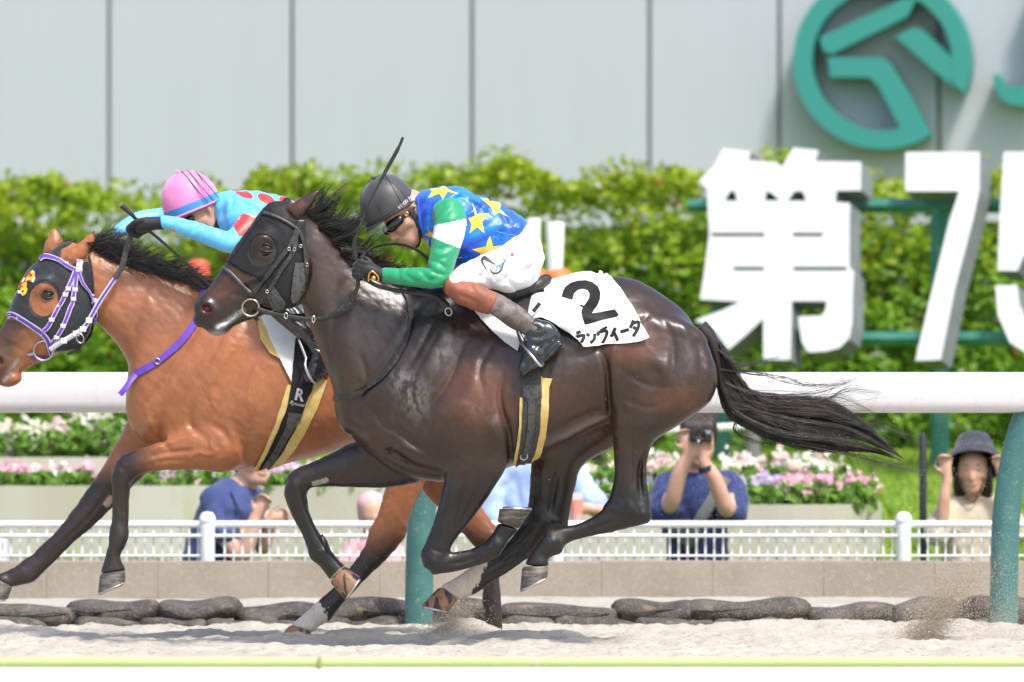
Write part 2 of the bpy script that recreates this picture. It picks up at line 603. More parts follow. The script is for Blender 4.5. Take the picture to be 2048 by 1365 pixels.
def ribbon_loop(pts, w, n=6, taper=None):
    """outline of a strap of width w (px) along a px polyline"""
    q = catmull([(p[0], p[1]) for p in pts], n) if len(pts) > 2 else np.array([[p[0], p[1]] for p in pts], float)
    T = np.gradient(q, axis=0); T /= np.linalg.norm(T, axis=1)[:, None] + 1e-9
    N = np.stack([-T[:, 1], T[:, 0]], 1)
    ww = np.full(len(q), w / 2) if np.isscalar(w) else np.interp(np.linspace(0, 1, len(q)), np.linspace(0, 1, len(w)), w) / 2
    a = q + N * ww[:, None]; b = q - N * ww[:, None]
    return [tuple(p) for p in a] + [tuple(p) for p in b[::-1]]

def strap(name, pts, w, bvh, mt, parent=None, off=0.004, th=0.005, y0=0.0, far=False, step=4.0):
    return drape(name, [ribbon_loop(pts, w)], bvh, mt, parent, off, th, step, y0, far)

def on(bvh, px, row, off=0.0, y0=0.0, far=False, yd=0.0):
    l, n = cast(bvh, px, row, y0, far)
    if l is None: return P(px, row, y0 + yd)
    if n.y > 0 and not far: n = -n
    return l + n * off

def smooth01(x, a, b):
    t = np.clip((x - a) / (b - a), 0, 1)
    return t * t * (3 - 2 * t)

def set_cols(me, name, cols):
    a = me.color_attributes.new(name, 'FLOAT_COLOR', 'POINT')
    c = np.ones((len(me.vertices), 4), np.float32); c[:, :3] = cols
    a.data.foreach_set('color', c.ravel())

def verts_np(me):
    v = np.empty(len(me.vertices) * 3, np.float32); me.vertices.foreach_get('co', v)
    return v.reshape(-1, 3)

def pl_dist(px, row, pts):
    """distance in px of points to a px polyline"""
    q = np.asarray(pts, float); bd = np.full(len(px), 1e9)
    for a, b in zip(q[:-1], q[1:]):
        ab = b - a; l2 = max(ab @ ab, 1e-9)
        t = np.clip(((px - a[0]) * ab[0] + (row - a[1]) * ab[1]) / l2, 0, 1)
        bd = np.minimum(bd, np.hypot(px - a[0] - t * ab[0], row - a[1] - t * ab[1]))
    return bd

def hair(name, paths, mt, parent=None, sides=3):
    """paths: list of (points (n,3), r0, r1)"""
    V, F = [], []
    tot = []
    ft = []
    off = 0
    for pts, r0, r1 in paths:
        pts = np.asarray(pts); n = len(pts)
        T = np.gradient(pts, axis=0); T /= np.linalg.norm(T, axis=1)[:, None] + 1e-9
        a = np.cross(T, np.array((0.13, 1.0, 0.21))); a /= np.linalg.norm(a, axis=1)[:, None] + 1e-9
        b = np.cross(T, a)
        rr = (r0 + (r1 - r0) * np.linspace(0, 1, n) ** 1.5)[:, None]
        ring = [pts + rr * (math.cos(2 * math.pi * k / sides) * a + math.sin(2 * math.pi * k / sides) * b) for k in range(sides)]
        tot.append(np.stack(ring, 1).reshape(-1, 3))
        i = np.arange(n - 1)[:, None] * sides + off
        k = np.arange(sides)[None, :]; k2 = (k + 1) % sides
        ft.append(np.stack([i + k, i + k2, i + sides + k2, i + sides + k], -1).reshape(-1, 4))
        off += n * sides
    return link(name, mesh_np(name, np.concatenate(tot), np.concatenate(ft)), mt, parent)

def grains(name, pts, sizes, mt, parent=None, seed=1):
    """many tiny irregular tetrahedra"""
    rng = np.random.default_rng(seed)
    n = len(pts)
    base = np.array([(1, 1, 1), (1, -1, -1), (-1, 1, -1), (-1, -1, 1)], float) * 0.6
    q = rng.normal(size=(n, 4, 3)) * 0.25 + base
    M = rng.normal(size=(n, 3, 3)); Q, _ = np.linalg.qr(M)
    q = np.einsum('nij,nkj->nki', Q, q)
    V = (q * np.asarray(sizes)[:, None, None] + np.asarray(pts)[:, None, :]).reshape(-1, 3)
    f = np.array([(0, 1, 2), (0, 3, 1), (0, 2, 3), (1, 3, 2)])
    F = (f[None] + 4 * np.arange(n)[:, None, None]).reshape(-1, 3)
    return link(name, mesh_np(name, V, F), mt, parent, False)

def vnoise(x, y, seed=0):
    """smooth value noise on arrays"""
    rng = np.random.default_rng(seed); T = rng.random((64, 64))
    xi = np.floor(x).astype(int); yi = np.floor(y).astype(int); fx = x - xi; fy = y - yi
    fx = fx * fx * (3 - 2 * fx); fy = fy * fy * (3 - 2 * fy)
    g = lambda a, b: T[a % 64, b % 64]
    return (g(xi, yi) * (1 - fx) + g(xi + 1, yi) * fx) * (1 - fy) + (g(xi, yi + 1) * (1 - fx) + g(xi + 1, yi + 1) * fx) * fy

def shell(name, me, keep, off, mt, parent=None, smooth_edge=6, th=0.0):
    """garment cut from the surface it is worn on: faces whose vertices pass keep(px,row,v), pushed out by off"""
    v = verts_np(me).astype(float); px, row = PXR(v)
    k = keep(px, row, v)
    F = np.empty(len(me.polygons) * 4, np.int32); me.polygons.foreach_get('vertices', F); F = F.reshape(-1, 4)
    F = F[k[F].all(1)]
    nr = np.empty(len(me.vertices) * 3, np.float32); me.vertices.foreach_get('normal', nr); nr = nr.reshape(-1, 3)
    u, inv = np.unique(F, return_inverse=True); F = inv.reshape(-1, 4)
    V = v[u]; N = nr[u]
    E = np.concatenate([F[:, [0, 1]], F[:, [1, 2]], F[:, [2, 3]], F[:, [3, 0]]])
    Es = np.sort(E, 1); key = Es[:, 0].astype(np.int64) * len(V) + Es[:, 1]
    uk, cnt = np.unique(key, return_counts=True)
    bk = uk[cnt == 1]; be = np.stack([bk // len(V), bk % len(V)], 1)
    for _ in range(smooth_edge):
        S = np.zeros_like(V); n = np.zeros(len(V))
        np.add.at(S, be[:, 0], V[be[:, 1]]); np.add.at(n, be[:, 0], 1)
        np.add.at(S, be[:, 1], V[be[:, 0]]); np.add.at(n, be[:, 1], 1)
        m = n > 0
        V[m] = 0.4 * V[m] + 0.6 * S[m] / n[m, None]
    V = V + N * off
    # turned-in rim
    rim = np.unique(be); W = V[rim] - N[rim] * (off + 0.004); idx = {int(r): len(V) + i for i, r in enumerate(rim)}
    dirs = {}
    for a, b in E:
        dirs[(int(a), int(b))] = 1
    R4 = []
    for a, b in be:
        a, b = int(a), int(b)
        if (a, b) in dirs: R4.append((b, a, idx[a], idx[b]))
        else: R4.append((a, b, idx[b], idx[a]))
    V = np.concatenate([V, W]); F = np.concatenate([F, np.array(R4, np.int32)]) if R4 else F
    return link(name, mesh_np(name, V, F), mt, parent)

def polymask(px, row, lp):
    c = np.zeros(len(px), bool); n = len(lp); j = n - 1
    for i in range(n):
        xi, yi = lp[i][0], lp[i][1]; xj, yj = lp[j][0], lp[j][1]
        if yi != yj:
            m = ((yi > row) != (yj > row)) & (px < (xj - xi) * (row - yi) / (yj - yi) + xi)
            c ^= m
        j = i
    return c

def path_on(bvh, pts, off, y0=0.0, far=False, n=5, yd=0.0):
    q = catmull([(p[0], p[1]) for p in pts], n)
    hs = [cast(bvh, a, b, y0, far) for a, b in q]
    ok = [i for i, h in enumerate(hs) if h[0] is not None]
    r = []
    for i, (a, b) in enumerate(q):
        l, nn = hs[i]
        if l is None:
            j = min(ok, key=lambda k: abs(k - i)) if ok else None
            r.append(tuple(P(a, b, hs[j][0].y if ok else y0 + yd))); continue
        if (nn.y > 0) != far: nn = -nn
        r.append(tuple(l + nn * off))
    r = np.array(r)
    for _ in range(3):
        r[1:-1] = 0.5 * r[1:-1] + 0.25 * (r[:-2] + r[2:])
    return r

def ring(name, c, rad, thick, mt, parent=None, n=28, sx=1.0, tilt=0.0, nrm=None):
    """open metal ring in the xz plane"""
    pts = []
    for k in range(n + 1):
        a = 2 * math.pi * k / n
        x, z = math.cos(a) * rad * sx, math.sin(a) * rad
        pts.append((c[0] + x * math.cos(tilt) - z * math.sin(tilt), c[1], c[2] + x * math.sin(tilt) + z * math.cos(tilt)))
    V, F = tube_vf(pts, thick, 8, False)
    return link(name, mesh_py(name, V, F), mt, parent)

# ------------------------------------------------------------------ people helpers
def C(px, row, y, r, yb=0.0):
    p = P(px, row, y + yb); return (p.x, p.y, p.z, r)

class HeadFrame:
    def __init__(s, centre, up, face, yaw=0.0):
        """up, face: 2D px directions (row down)"""
        s.c = Vector(centre)
        u = Vector((up[0], 0, -up[1])).normalized(); f0 = Vector((face[0], 0, -face[1])); f0 = (f0 - u * f0.dot(u)).normalized()
        sd = u.cross(f0)
        s.u = u; s.f = (f0 * math.cos(yaw) + Vector((0, -1, 0)) * math.sin(yaw)).normalized(); s.s = u.cross(s.f).normalized()
        if s.s.y > 0: s.s = -s.s      # side axis points at the camera
    def __call__(s, f, sd, u, r=None):
        p = s.c + s.f * f + s.s * sd + s.u * u
        return (p.x, p.y, p.z) if r is None else (p.x, p.y, p.z, r)

def head_sdf(f, H, k=1.0, ears=True):
    """adult head, height about 0.23*k"""
    q = lambda a, b, c, r: H(a * k, b * k, c * k, r * k)
    f.chain([q(-.03, 0, .035, .075), q(.02, 0, .04, .074), q(.035, 0, .02, .068)], .02)
    f.chain([q(.03, 0, -.02, .062), q(.045, 0, -.06, .045)], .02)
    f.chain([q(.055, -.018, -.085, .026), q(.068, 0, -.09, .024), q(.055, .018, -.085, .026)], .015)      # chin
    for sd in (-1, 1):
        f.chain([q(.02, sd * .048, -.01, .024), q(.005, sd * .052, -.045, .022), q(.04, sd * .03, -.082, .022)], .02)   # jaw
        f.chain([q(.065, sd * .034, -.012, .022), q(.045, sd * .050, -.008, .020)], .02)                   # cheekbone
        f.chain([q(.082, sd * .012, .034, .012), q(.072, sd * .042, .036, .013)], .012)                    # brow
        f.chain([q(.092, sd * .011, -.036, .0085), q(.098, sd * .004, -.036, .009)], .006)                 # nostril wings
    f.chain([q(.088, 0, .022, .009), q(.100, 0, -.005, .010), q(.110, 0, -.030, .0115)], .012)             # nose
    f.chain([q(.078, -.022, -.056, .006), q(.089, 0, -.054, .0085), q(.078, .022, -.056, .006)], .006)     # lips
    f.chain([q(.077, -.020, -.066, .0065), q(.087, 0, -.067, .009), q(.077, .020, -.066, .0065)], .006)
    for sd in (-1, 1):
        f.chain([q(.082, sd * .034, .012, .014), q(.086, sd * .028, .012, .012)], .01, sub=True)           # eye sockets
        f.chain([q(.078, sd * .033, .012, .0125), q(.079, sd * .029, .012, .0125)], .004)                  # eyeballs
    if ears:
        for sd in (-1, 1):
            f.chain([q(-.018, sd * .074, .03, .011), q(-.026, sd * .083, .012, .013), q(-.020, sd * .080, -.012, .009), q(-.014, sd * .074, -.024, .008)], .008, sq=1.0)
            f.chain([q(-.020, sd * .094, .014, .009), q(-.017, sd * .092, -.004, .006)], .004, sub=True)

def dome(name, c, up, fwd, L, W, Hh, mt, parent=None, seg=36, rings=12, drop=.02, peak=0.0):
    """helmet shell: rim ellipse L x W (half axes), height Hh above the rim centre, peak = visor length"""
    u = Vector(up).normalized(); f = Vector(fwd); f = (f - u * f.dot(u)).normalized(); s = u.cross(f)
    c = Vector(c); V, F = [], []
    for i in range(rings + 1):
        t = i / rings
        if t < .12: h = -drop * (1 - t / .12); r = .965 + .035 * t / .12
        else:
            a = (t - .12) / .88 * math.pi / 2; h = Hh * math.sin(a); r = max(math.cos(a) ** .86, .0)
        for k in range(seg):
            th = 2 * math.pi * k / seg
            V.append(c + u * h + f * (L * r * math.cos(th)) + s * (W * r * math.sin(th)))
    for i in range(rings):
        for k in range(seg):
            k2 = (k + 1) % seg
            F.append((i * seg + k, i * seg + k2, (i + 1) * seg + k2, (i + 1) * seg + k))
    b = len(V)
    for k in range(seg):                                   # inner lining
        th = 2 * math.pi * k / seg
        V.append(c - u * drop + f * (L * .86 * math.cos(th)) + s * (W * .86 * math.sin(th)))
    for k in range(seg):
        k2 = (k + 1) % seg; F.append((k, b + k, b + k2, k2))
    me = mesh_py(name, V, F)
    bm = bmesh.new(); bm.from_mesh(me); bmesh.ops.remove_doubles(bm, verts=bm.verts, dist=1e-5); bmesh.ops.recalc_face_normals(bm, faces=bm.faces); bm.to_mesh(me); bm.free()
    return link(name, me, mt, parent)

def star_poly(cx, cy, r, rot=0, sx=1, sy=1, inner=.42):
    out = []
    for i in range(10):
        a = rot + math.pi * i / 5 - math.pi / 2; rr = r if i % 2 == 0 else r * inner
        out.append((cx + rr * math.cos(a) * sx, cy + rr * math.sin(a) * sy))
    return out

def text_polys(txt, size, shear=0.0, bold=0.0):
    """text as triangles in a local plane: (verts 2D, faces)"""
    cu = bpy.data.curves.new('t', 'FONT'); cu.body = txt; cu.size = size; cu.shear = shear; cu.offset = bold
    cu.resolution_u = 2
    o = bpy.data.objects.new('t', cu); COL.objects.link(o)
    dg = bpy.context.evaluated_depsgraph_get()
    me = bpy.data.meshes.new_from_object(o.evaluated_get(dg))
    V = [(v.co.x, v.co.y) for v in me.vertices]; F = [tuple(p.vertices) for p in me.polygons]
    bpy.data.objects.remove(o); bpy.data.curves.remove(cu); bpy.data.meshes.remove(me)
    return V, F

def text_on(name, txt, a, b, hgt, bvh, mt, parent, y0=0.0, shear=0.0, bold=0.0, off=.0012):
    """text from px point a to px point b, letter height hgt px, laid on a surface"""
    V, F = text_polys(txt, 1.0, shear, bold)
    w = max(v[0] for v in V); ax = Vector((b[0] - a[0], b[1] - a[1])); ln = ax.length; ax /= ln; nx = Vector((ax.y, -ax.x))
    W = []
    for v in V:
        px = a[0] + ax.x * v[0] / w * ln + nx.x * v[1] / .7 * hgt; row = a[1] + ax.y * v[0] / w * ln + nx.y * v[1] / .7 * hgt
        W.append(on(bvh, px, row, off, y0))
    return link(name, mesh_py(name, W, F), mt, parent, False)
# ================================================================== ground, track, kerb
def fbm(x, y, seed, oct=4, gain=.5):
    s = 0; a = 1; tot = 0
    for o in range(oct):
        s = s + a * vnoise(x * 2 ** o, y * 2 ** o, seed + o); tot += a; a *= gain
    return s / tot

M_sand = mat('pale_track_sand', (.455, .42, .36), .9, .2, noise=[(3.5, 5, (.40, .365, .30), .45, .7), (28, 4, (.27, .215, .16), .58, .74), (160, 3, .72, .5, .75)], bump=[(24, .5, .02), (120, .5, .006), (420, .4, .002)])
M_grass = mat('lawn_green', (.17, .30, .022), .8, .25, noise=[(2.5, 4, (.24, .36, .03), .4, .7), (60, 3, (.08, .17, .015), .45, .7), (9, 3, (.30, .33, .06), .56, .75)], bump=[(90, .7, .02)])
M_conc = mat('worn_concrete', (.34, .295, .245), .85, .3, noise=[(3, 5, (.27, .23, .185), .4, .7), (40, 4, (.38, .34, .29), .5, .8), (150, 3, .75, .5, .8)], bump=[(60, .5, .004), (200, .4, .0015)])
M_conc2 = mat('pale_planter_concrete', (.50, .475, .41), .85, .3, noise=[(1.5, 4, (.42, .39, .31), .4, .65, (1, 1, .3)), (5, 4, (.40, .40, .22), .55, .75, (1, 1, .25))], bump=[(60, .4, .003)])

ge = bpy.data.meshes.new('ground')
ge.from_pydata([(-3000, -3000, -.66), (3000, -3000, -.66), (3000, 3000, -.66), (-3000, 3000, -.66)], [], [(0, 1, 2, 3)])
tag(link('ground', ge, M_grass, None, False), kind='structure')

def sand_h(x, y):
    base = .092 * smooth01(y, 3.05, 3.5) + .028 * np.exp(-((y - 2.66) / .16) ** 2)
    am = 1 - .75 * smooth01(y, 3.1, 3.6)
    h = .085 * (fbm(x * 1.1 + 7, y * 1.6, 31, 3) - .5) + .060 * (fbm(x * 4.2, y * 5.0, 41, 4, .55) - .5) + .036 * (fbm(x * 14, y * 13, 51, 3, .6) - .5)
    h = h * am * smooth01(y, -3.4, -2.5) - .028 * (1 - smooth01(y, -3.4, -2.5))
    # churned mound where the bay horse's far hind leg strikes
    c = P(930, 1262, 1.2)
    h = h + .075 * np.exp(-((x - c.x) / .13) ** 2 - ((y - 1.15) / .16) ** 2)
    c = P(1250, 1292, 0.2)
    h = h + .03 * np.exp(-((x - c.x) / .08) ** 2 - ((y - .1) / .12) ** 2)
    return base + h
xs = np.arange(-3.4, 3.4001, .0165); ys = np.concatenate([np.arange(-3.4, -1.6, .05), np.arange(-1.6, 3.8, .019), np.arange(3.8, 5.16, .06)])
GX, GY = np.meshgrid(xs, ys, indexing='ij')
GZ = sand_h(GX, GY)
V = np.stack([GX, GY, GZ], -1).reshape(-1, 3)
nx, ny = GX.shape
i = np.arange(nx - 1)[:, None] * ny + np.arange(ny - 1)[None, :]
F = np.stack([i, i + ny, i + ny + 1, i + 1], -1).reshape(-1, 4)
tag(link('track', mesh_np('track', V, F), M_sand), kind='structure')
# the track goes on to both sides and falls away gently towards the rail in front
V, F = [], []
yy = [-20, -12, -6, -3.42, 0, 3.05, 3.5, 5.2]; zz = [-.6, -.58, -.40, -.032, -.03, -.03, .07, .07]
for y, z in zip(yy, zz):
    V += [(-400, y, z), (400, y, z)]
for k in range(len(yy) - 1): F.append((2 * k, 2 * k + 1, 2 * k + 3, 2 * k + 2))
tag(link('track', mesh_py('track', V, F), M_sand, None, False), kind='structure')

kb = empty('kerb', (0, 5.2, 0)); tag(kb, kind='structure')
sp_ = 222 * 45.0 / FPX
k0 = P(315, 1160, 5.0).x
kz0, kz1 = -.7, P(0, 1124, 5.0).z
random.seed(3)
for i in range(-9, 18):
    x0 = k0 + i * sp_
    dz = random.uniform(-.004, .004)
    box('kerb_block', (x0 + .0005, 5.0 + random.uniform(-.002, .002), kz0), (x0 + sp_ - .0005, 5.24, kz1 + dz), M_conc, kb, .003)

# lawn bank behind the spectators
xs = np.arange(-9, 9.01, .15); prof_y = np.array([5.24, 6.9, 7.2, 7.55, 9, 12, 15.5, 19]); prof_z = np.array([-.6, -.6, -.35, .12, .26, .48, .72, .8])
ys = np.concatenate([np.linspace(5.24, 7.6, 24), np.linspace(7.7, 19, 60)])
GX, GY = np.meshgrid(xs, ys, indexing='ij')
GZ = np.interp(GY, prof_y, prof_z) + .03 * (fbm(GX * .8, GY * .8, 71, 3) - .5)
V = np.stack([GX, GY, GZ], -1).reshape(-1, 3); nx, ny = GX.shape
i = np.arange(nx - 1)[:, None] * ny + np.arange(ny - 1)[None, :]
tag(link('lawn', mesh_np('lawn', V, np.stack([i, i + ny, i + ny + 1, i + 1], -1).reshape(-1, 4)), M_grass), kind='structure')
V, F = [], []
for y, z in ((5.24, -.63), (6.9, -.63), (7.55, .08), (15.5, .66), (19, .74), (40, .74)):
    V += [(-300, y, z), (300, y, z)]
for k in range(5): F.append((2 * k, 2 * k + 1, 2 * k + 3, 2 * k + 2))
tag(link('lawn', mesh_py('lawn', V, F), M_grass, None, False), kind='structure')
# grass blades on the bank
rng = np.random.default_rng(5)
n = 22000
bx = rng.uniform(-3.6, 3.6, n); by = 7.3 + 8.2 * rng.random(n) ** 1.2
bz = np.interp(by, prof_y, prof_z)
hh = rng.uniform(.03, .085, n); an = rng.uniform(0, 6.28, n); wd = rng.uniform(.004, .008, n); ln = rng.normal(0, .025, (n, 2))
Vg = np.stack([np.stack([bx - wd * np.cos(an), by - wd * np.sin(an), bz], 1), np.stack([bx + wd * np.cos(an), by + wd * np.sin(an), bz], 1), np.stack([bx + ln[:, 0], by + ln[:, 1], bz + hh], 1)], 1).reshape(-1, 3)
go = link('grass', mesh_np('grass', Vg, np.arange(3 * n).reshape(-1, 3)), M_grass, None, False)
tag(go, 'short bright green grass on the bank behind the fence', 'grass', kind='stuff')

# ================================================================== rails
M_rail = mat('white_rail_plastic', (.66, .645, .64), .35, .5, noise=[(4, 3, (.60, .58, .565), .5, .75, (.3, 1, 2)), (30, 4, .93, .55, .7)], bump=(30, .1, .002))
M_teal = mat('teal_painted_steel', (.05, .155, .145), .45, .45, noise=[(12, 4, (.075, .19, .175), .45, .7), (60, 4, (.20, .26, .24), .62, .74)], bump=(60, .2, .002))
FR = empty('running_rail', P(1024, 1259, 2.7), 'white running rail on teal curved posts behind the two horses', 'rail')
yr = 2.7; zt = P(0, 745, yr).z; zb = P(0, 826, yr).z
prof = []
hz = (zt - zb) / 2
for k in range(24):
    a = 2 * math.pi * k / 24; e = .62
    prof.append((yr - .02 + .075 * math.copysign(abs(math.cos(a)) ** e, math.cos(a)), (zt + zb) / 2 + hz * math.copysign(abs(math.sin(a)) ** e, math.sin(a))))
for j in range(-3, 3):                                            # beam sections
    x0, x1 = j * 4.8 + 2.1, j * 4.8 + 6.8995
    V = [(x0, *p) for p in prof] + [(x1, *p) for p in prof]
    F = [(k, (k + 1) % 24, 24 + (k + 1) % 24, 24 + k) for k in range(24)] + [tuple(range(24))[::-1], tuple(range(24, 48))]
    link('beam', mesh_py('beam', V, F), M_rail, FR, True, 50)
for px in (-335, 838, 2008, 3180):
    b = P(px, 1262, yr)
    pts = [(b.x, yr + .02, -.15), (b.x, yr + .02, .1), (b.x + .004, yr + .02, .35), (b.x + .015, yr + .02, .55), (b.x + .05, yr + .015, .78), (b.x + .10, yr, .95), (b.x + .14, yr - .02, 1.04)]
    V, F = tube_vf(catmull(pts, 6), .064, 20)
    link('post', mesh_py('post', V, F), M_teal, FR, True, 50)
NR = empty('near_rail', P(1024, 1340, -7), 'white rail with green top strip across the bottom edge of the picture', 'rail')
M_gtube = mat('lime_green_strip', (.42, .53, .22), .45, .4, noise=[(6, 3, (.38, .49, .18), .4, .7, (.2, 1, 1))])
yr = -7; zt = P(0, 1331, yr).z; 
prof = []
for k in range(24):
    a = 2 * math.pi * k / 24; e = .6
    prof.append((yr + .065 * math.copysign(abs(math.cos(a)) ** e, math.cos(a)), zt - .085 + .085 * math.copysign(abs(math.sin(a)) ** e, math.sin(a))))
V = [(-14, *p) for p in prof] + [(14, *p) for p in prof]
F = [(k, (k + 1) % 24, 24 + (k + 1) % 24, 24 + k) for k in range(24)] + [tuple(range(24))[::-1], tuple(range(24, 48))]
link('beam', mesh_py('beam', V, F), M_rail, NR, True, 50)
xj = [-14, P(640, 0, -7).x, P(1075, 0, -7).x, 14]
for a, b in zip(xj[:-1], xj[1:]):
    tube('green_strip', [(a + .002, yr - .03, zt + .010), ((a + b) / 2, yr - .03, zt + .010), (b - .004, yr - .03, zt + .010)], .019, M_gtube, NR, 12)
box('clip', (xj[1] - .006, yr - .056, zt - .010), (xj[1] + .006, yr + .0, zt + .031), mat('green_clip', (.24, .33, .10), .5), NR, .003)
for x in (-9, -5.2, -1.8, 1.8, 5.2, 9):
    box('post', (x - .04, yr - .04, -.7), (x + .04, yr + .04, zt - .12), M_rail, NR, .01)

# ================================================================== sandbags along the rail
M_bag = mat('charcoal_sandbag_cloth', (.075, .068, .062), .9, .25, noise=[(6, 4, (.15, .135, .12), .42, .66), (18, 5, (.24, .18, .125), .56, .72), (70, 3, (.20, .18, .155), .55, .72), (260, 2, .6, .5, .7)], bump=[(14, .8, .025), (60, .7, .008), (300, .6, .002)])
def sandbag(px0, px1, yb, zb, h, dep, seed, label, sink=0.0):
    x0, x1 = P(px0, 0, yb).x, P(px1, 0, yb).x
    L = x1 - x0; n = 22; m = 16; V, F = [], []
    rs = np.random.default_rng(seed)
    for i in range(n + 1):
        t = i / n; u = 2 * t - 1
        r = max(1 - abs(u) ** 5.5, .0) ** .55
        r = max(r, .04)
        sag = .010 * math.sin(t * 5 + seed) + .004 * math.sin(t * 11 + seed * 2)
        for k in range(m):
            a = 2 * math.pi * k / m
            w = 1 + .07 * float(vnoise(np.array([t * 7 + seed]), np.array([k * .8]), 5)[0] - .5) * 2
            zz = max(math.sin(a), -.78)
            V.append((x0 + L * t, yb + dep * .5 * math.cos(a) * r * w + .02 * math.sin(t * 3 + seed), zb + h * .45 + (h * .56) * zz * (.35 + .65 * r) * w + sag))
    for i in range(n):
        for k in range(m):
            k2 = (k + 1) % m; F.append((i * m + k, i * m + k2, (i + 1) * m + k2, (i + 1) * m + k))
    F += [tuple(range(m))[::-1], tuple(n * m + k for k in range(m))]
    o = link('sandbag', mesh_py('sandbag', V, F), M_bag, None, True, 60)
    tag(o, label, 'sandbag', 'sandbags along the foot of the rail')
    seam = [(x0 + L * t, yb - dep * .5 * (max(1 - abs(2 * t - 1) ** 5.5, 0) ** .55) - .001, zb + h * .55 + .006 * math.sin(t * 9 + seed)) for t in np.linspace(.08, .92, 14)]
    tube('seam', seam, .004, M_bag, o, 5)
ords = ['first', 'second', 'third', 'fourth', 'fifth', 'sixth', 'seventh', 'eighth', 'ninth', 'tenth', 'eleventh', 'twelfth', 'thirteenth']
tops = [(-45, 157), (132, 322), (312, 486), (468, 652), (640, 830), (815, 1005), (995, 1238), (1222, 1392), (1364, 1622), (1606, 1800), (1780, 1925), (1905, 2090)]
for i, (a, b) in enumerate(tops):
    sandbag(a, b, 3.02 + .03 * (i % 2), .015 + .01 * ((i * 7) % 3 - 1), .106 + .006 * ((i * 5) % 3 - 1), .24, i + 1, 'charcoal sandbag, %s from the left in the upper row' % ords[i])
lows = [(-60, 95), (150, 285), (278, 415), (408, 560), (550, 705), (700, 850), (995, 1115), (1105, 1280), (1270, 1430), (1425, 1560)]
for i, (a, b) in enumerate(lows):
    sandbag(a, b, 2.84, -.03, .075, .2, i + 31, 'half buried grey sandbag, %s from the left in the lower row' % ords[i])

# ================================================================== white spectator fence
M_fence = mat('white_fence_paint', (.80, .80, .80), .4, .5, noise=[(6, 3, (.72, .73, .72), .5, .75)])
FN = empty('fence', P(1024, 1300, 5.6), 'white bar fence with round topped posts behind the concrete kerb', 'fence')
yf = 5.6
z1, z2, z3 = P(0, 1049, yf).z, P(0, 1072, yf).z, P(0, 1112, yf).z
pw = [P(p, 0, yf).x for p in (-982, -283, 415, 1113, 1807, 2505, 3200)]
bs = 17.8 * 45.6 / FPX
bm = bmesh.new(); box_bm(bm, (-.0052, -.004, -.55), (.0052, .004, z1 - .008)); bar_me = bm_mesh('bar', bm)
bm = bmesh.new(); box_bm(bm, (-.007, -.004, 0), (.007, .004, .001))
bar_me.materials.append(M_fence)
for a, b in zip(pw[:-1], pw[1:]):
    tube('top_rail', [(a + .03, yf, z1), ((a + b) / 2, yf, z1), (b - .03, yf, z1)], .017, M_fence, FN, 12)
    tube('mid_rail', [(a + .03, yf - .02, z2), ((a + b) / 2, yf - .02, z2), (b - .03, yf - .02, z2)], .009, M_fence, FN, 10)
    tube('low_wire', [(a + .03, yf - .012, z3), ((a + b) / 2, yf - .012, z3), (b - .03, yf - .012, z3)], .006, M_fence, FN, 8)
    tube('base_rail', [(a + .03, yf, -.48), ((a + b) / 2, yf, -.48), (b - .03, yf, -.48)], .014, M_fence, FN, 10)
for p in pw[1:-1]:
    zt = P(0, 1044, yf).z
    lathe('post', [(.0, -.62), (.036, -.62), (.036, zt), (.040, zt + .002), (.040, zt + .014), (.036, zt + .03), (.024, zt + .045), (.0, zt + .05)], (p, yf - .01, 0), (0, 0, 1), M_fence, FN, 16)
x = P(-120, 0, yf).x; i = 0
while x < P(2170, 0, yf).x:
    if min(abs(x - p) for p in pw) > .045:
        o = bpy.data.objects.new('bar', bar_me); COL.objects.link(o); o.location = (x - FN.location.x, 0 + (.012 if i % 2 else 0), -FN.location.z); o.parent = FN
    x += bs; i += 1
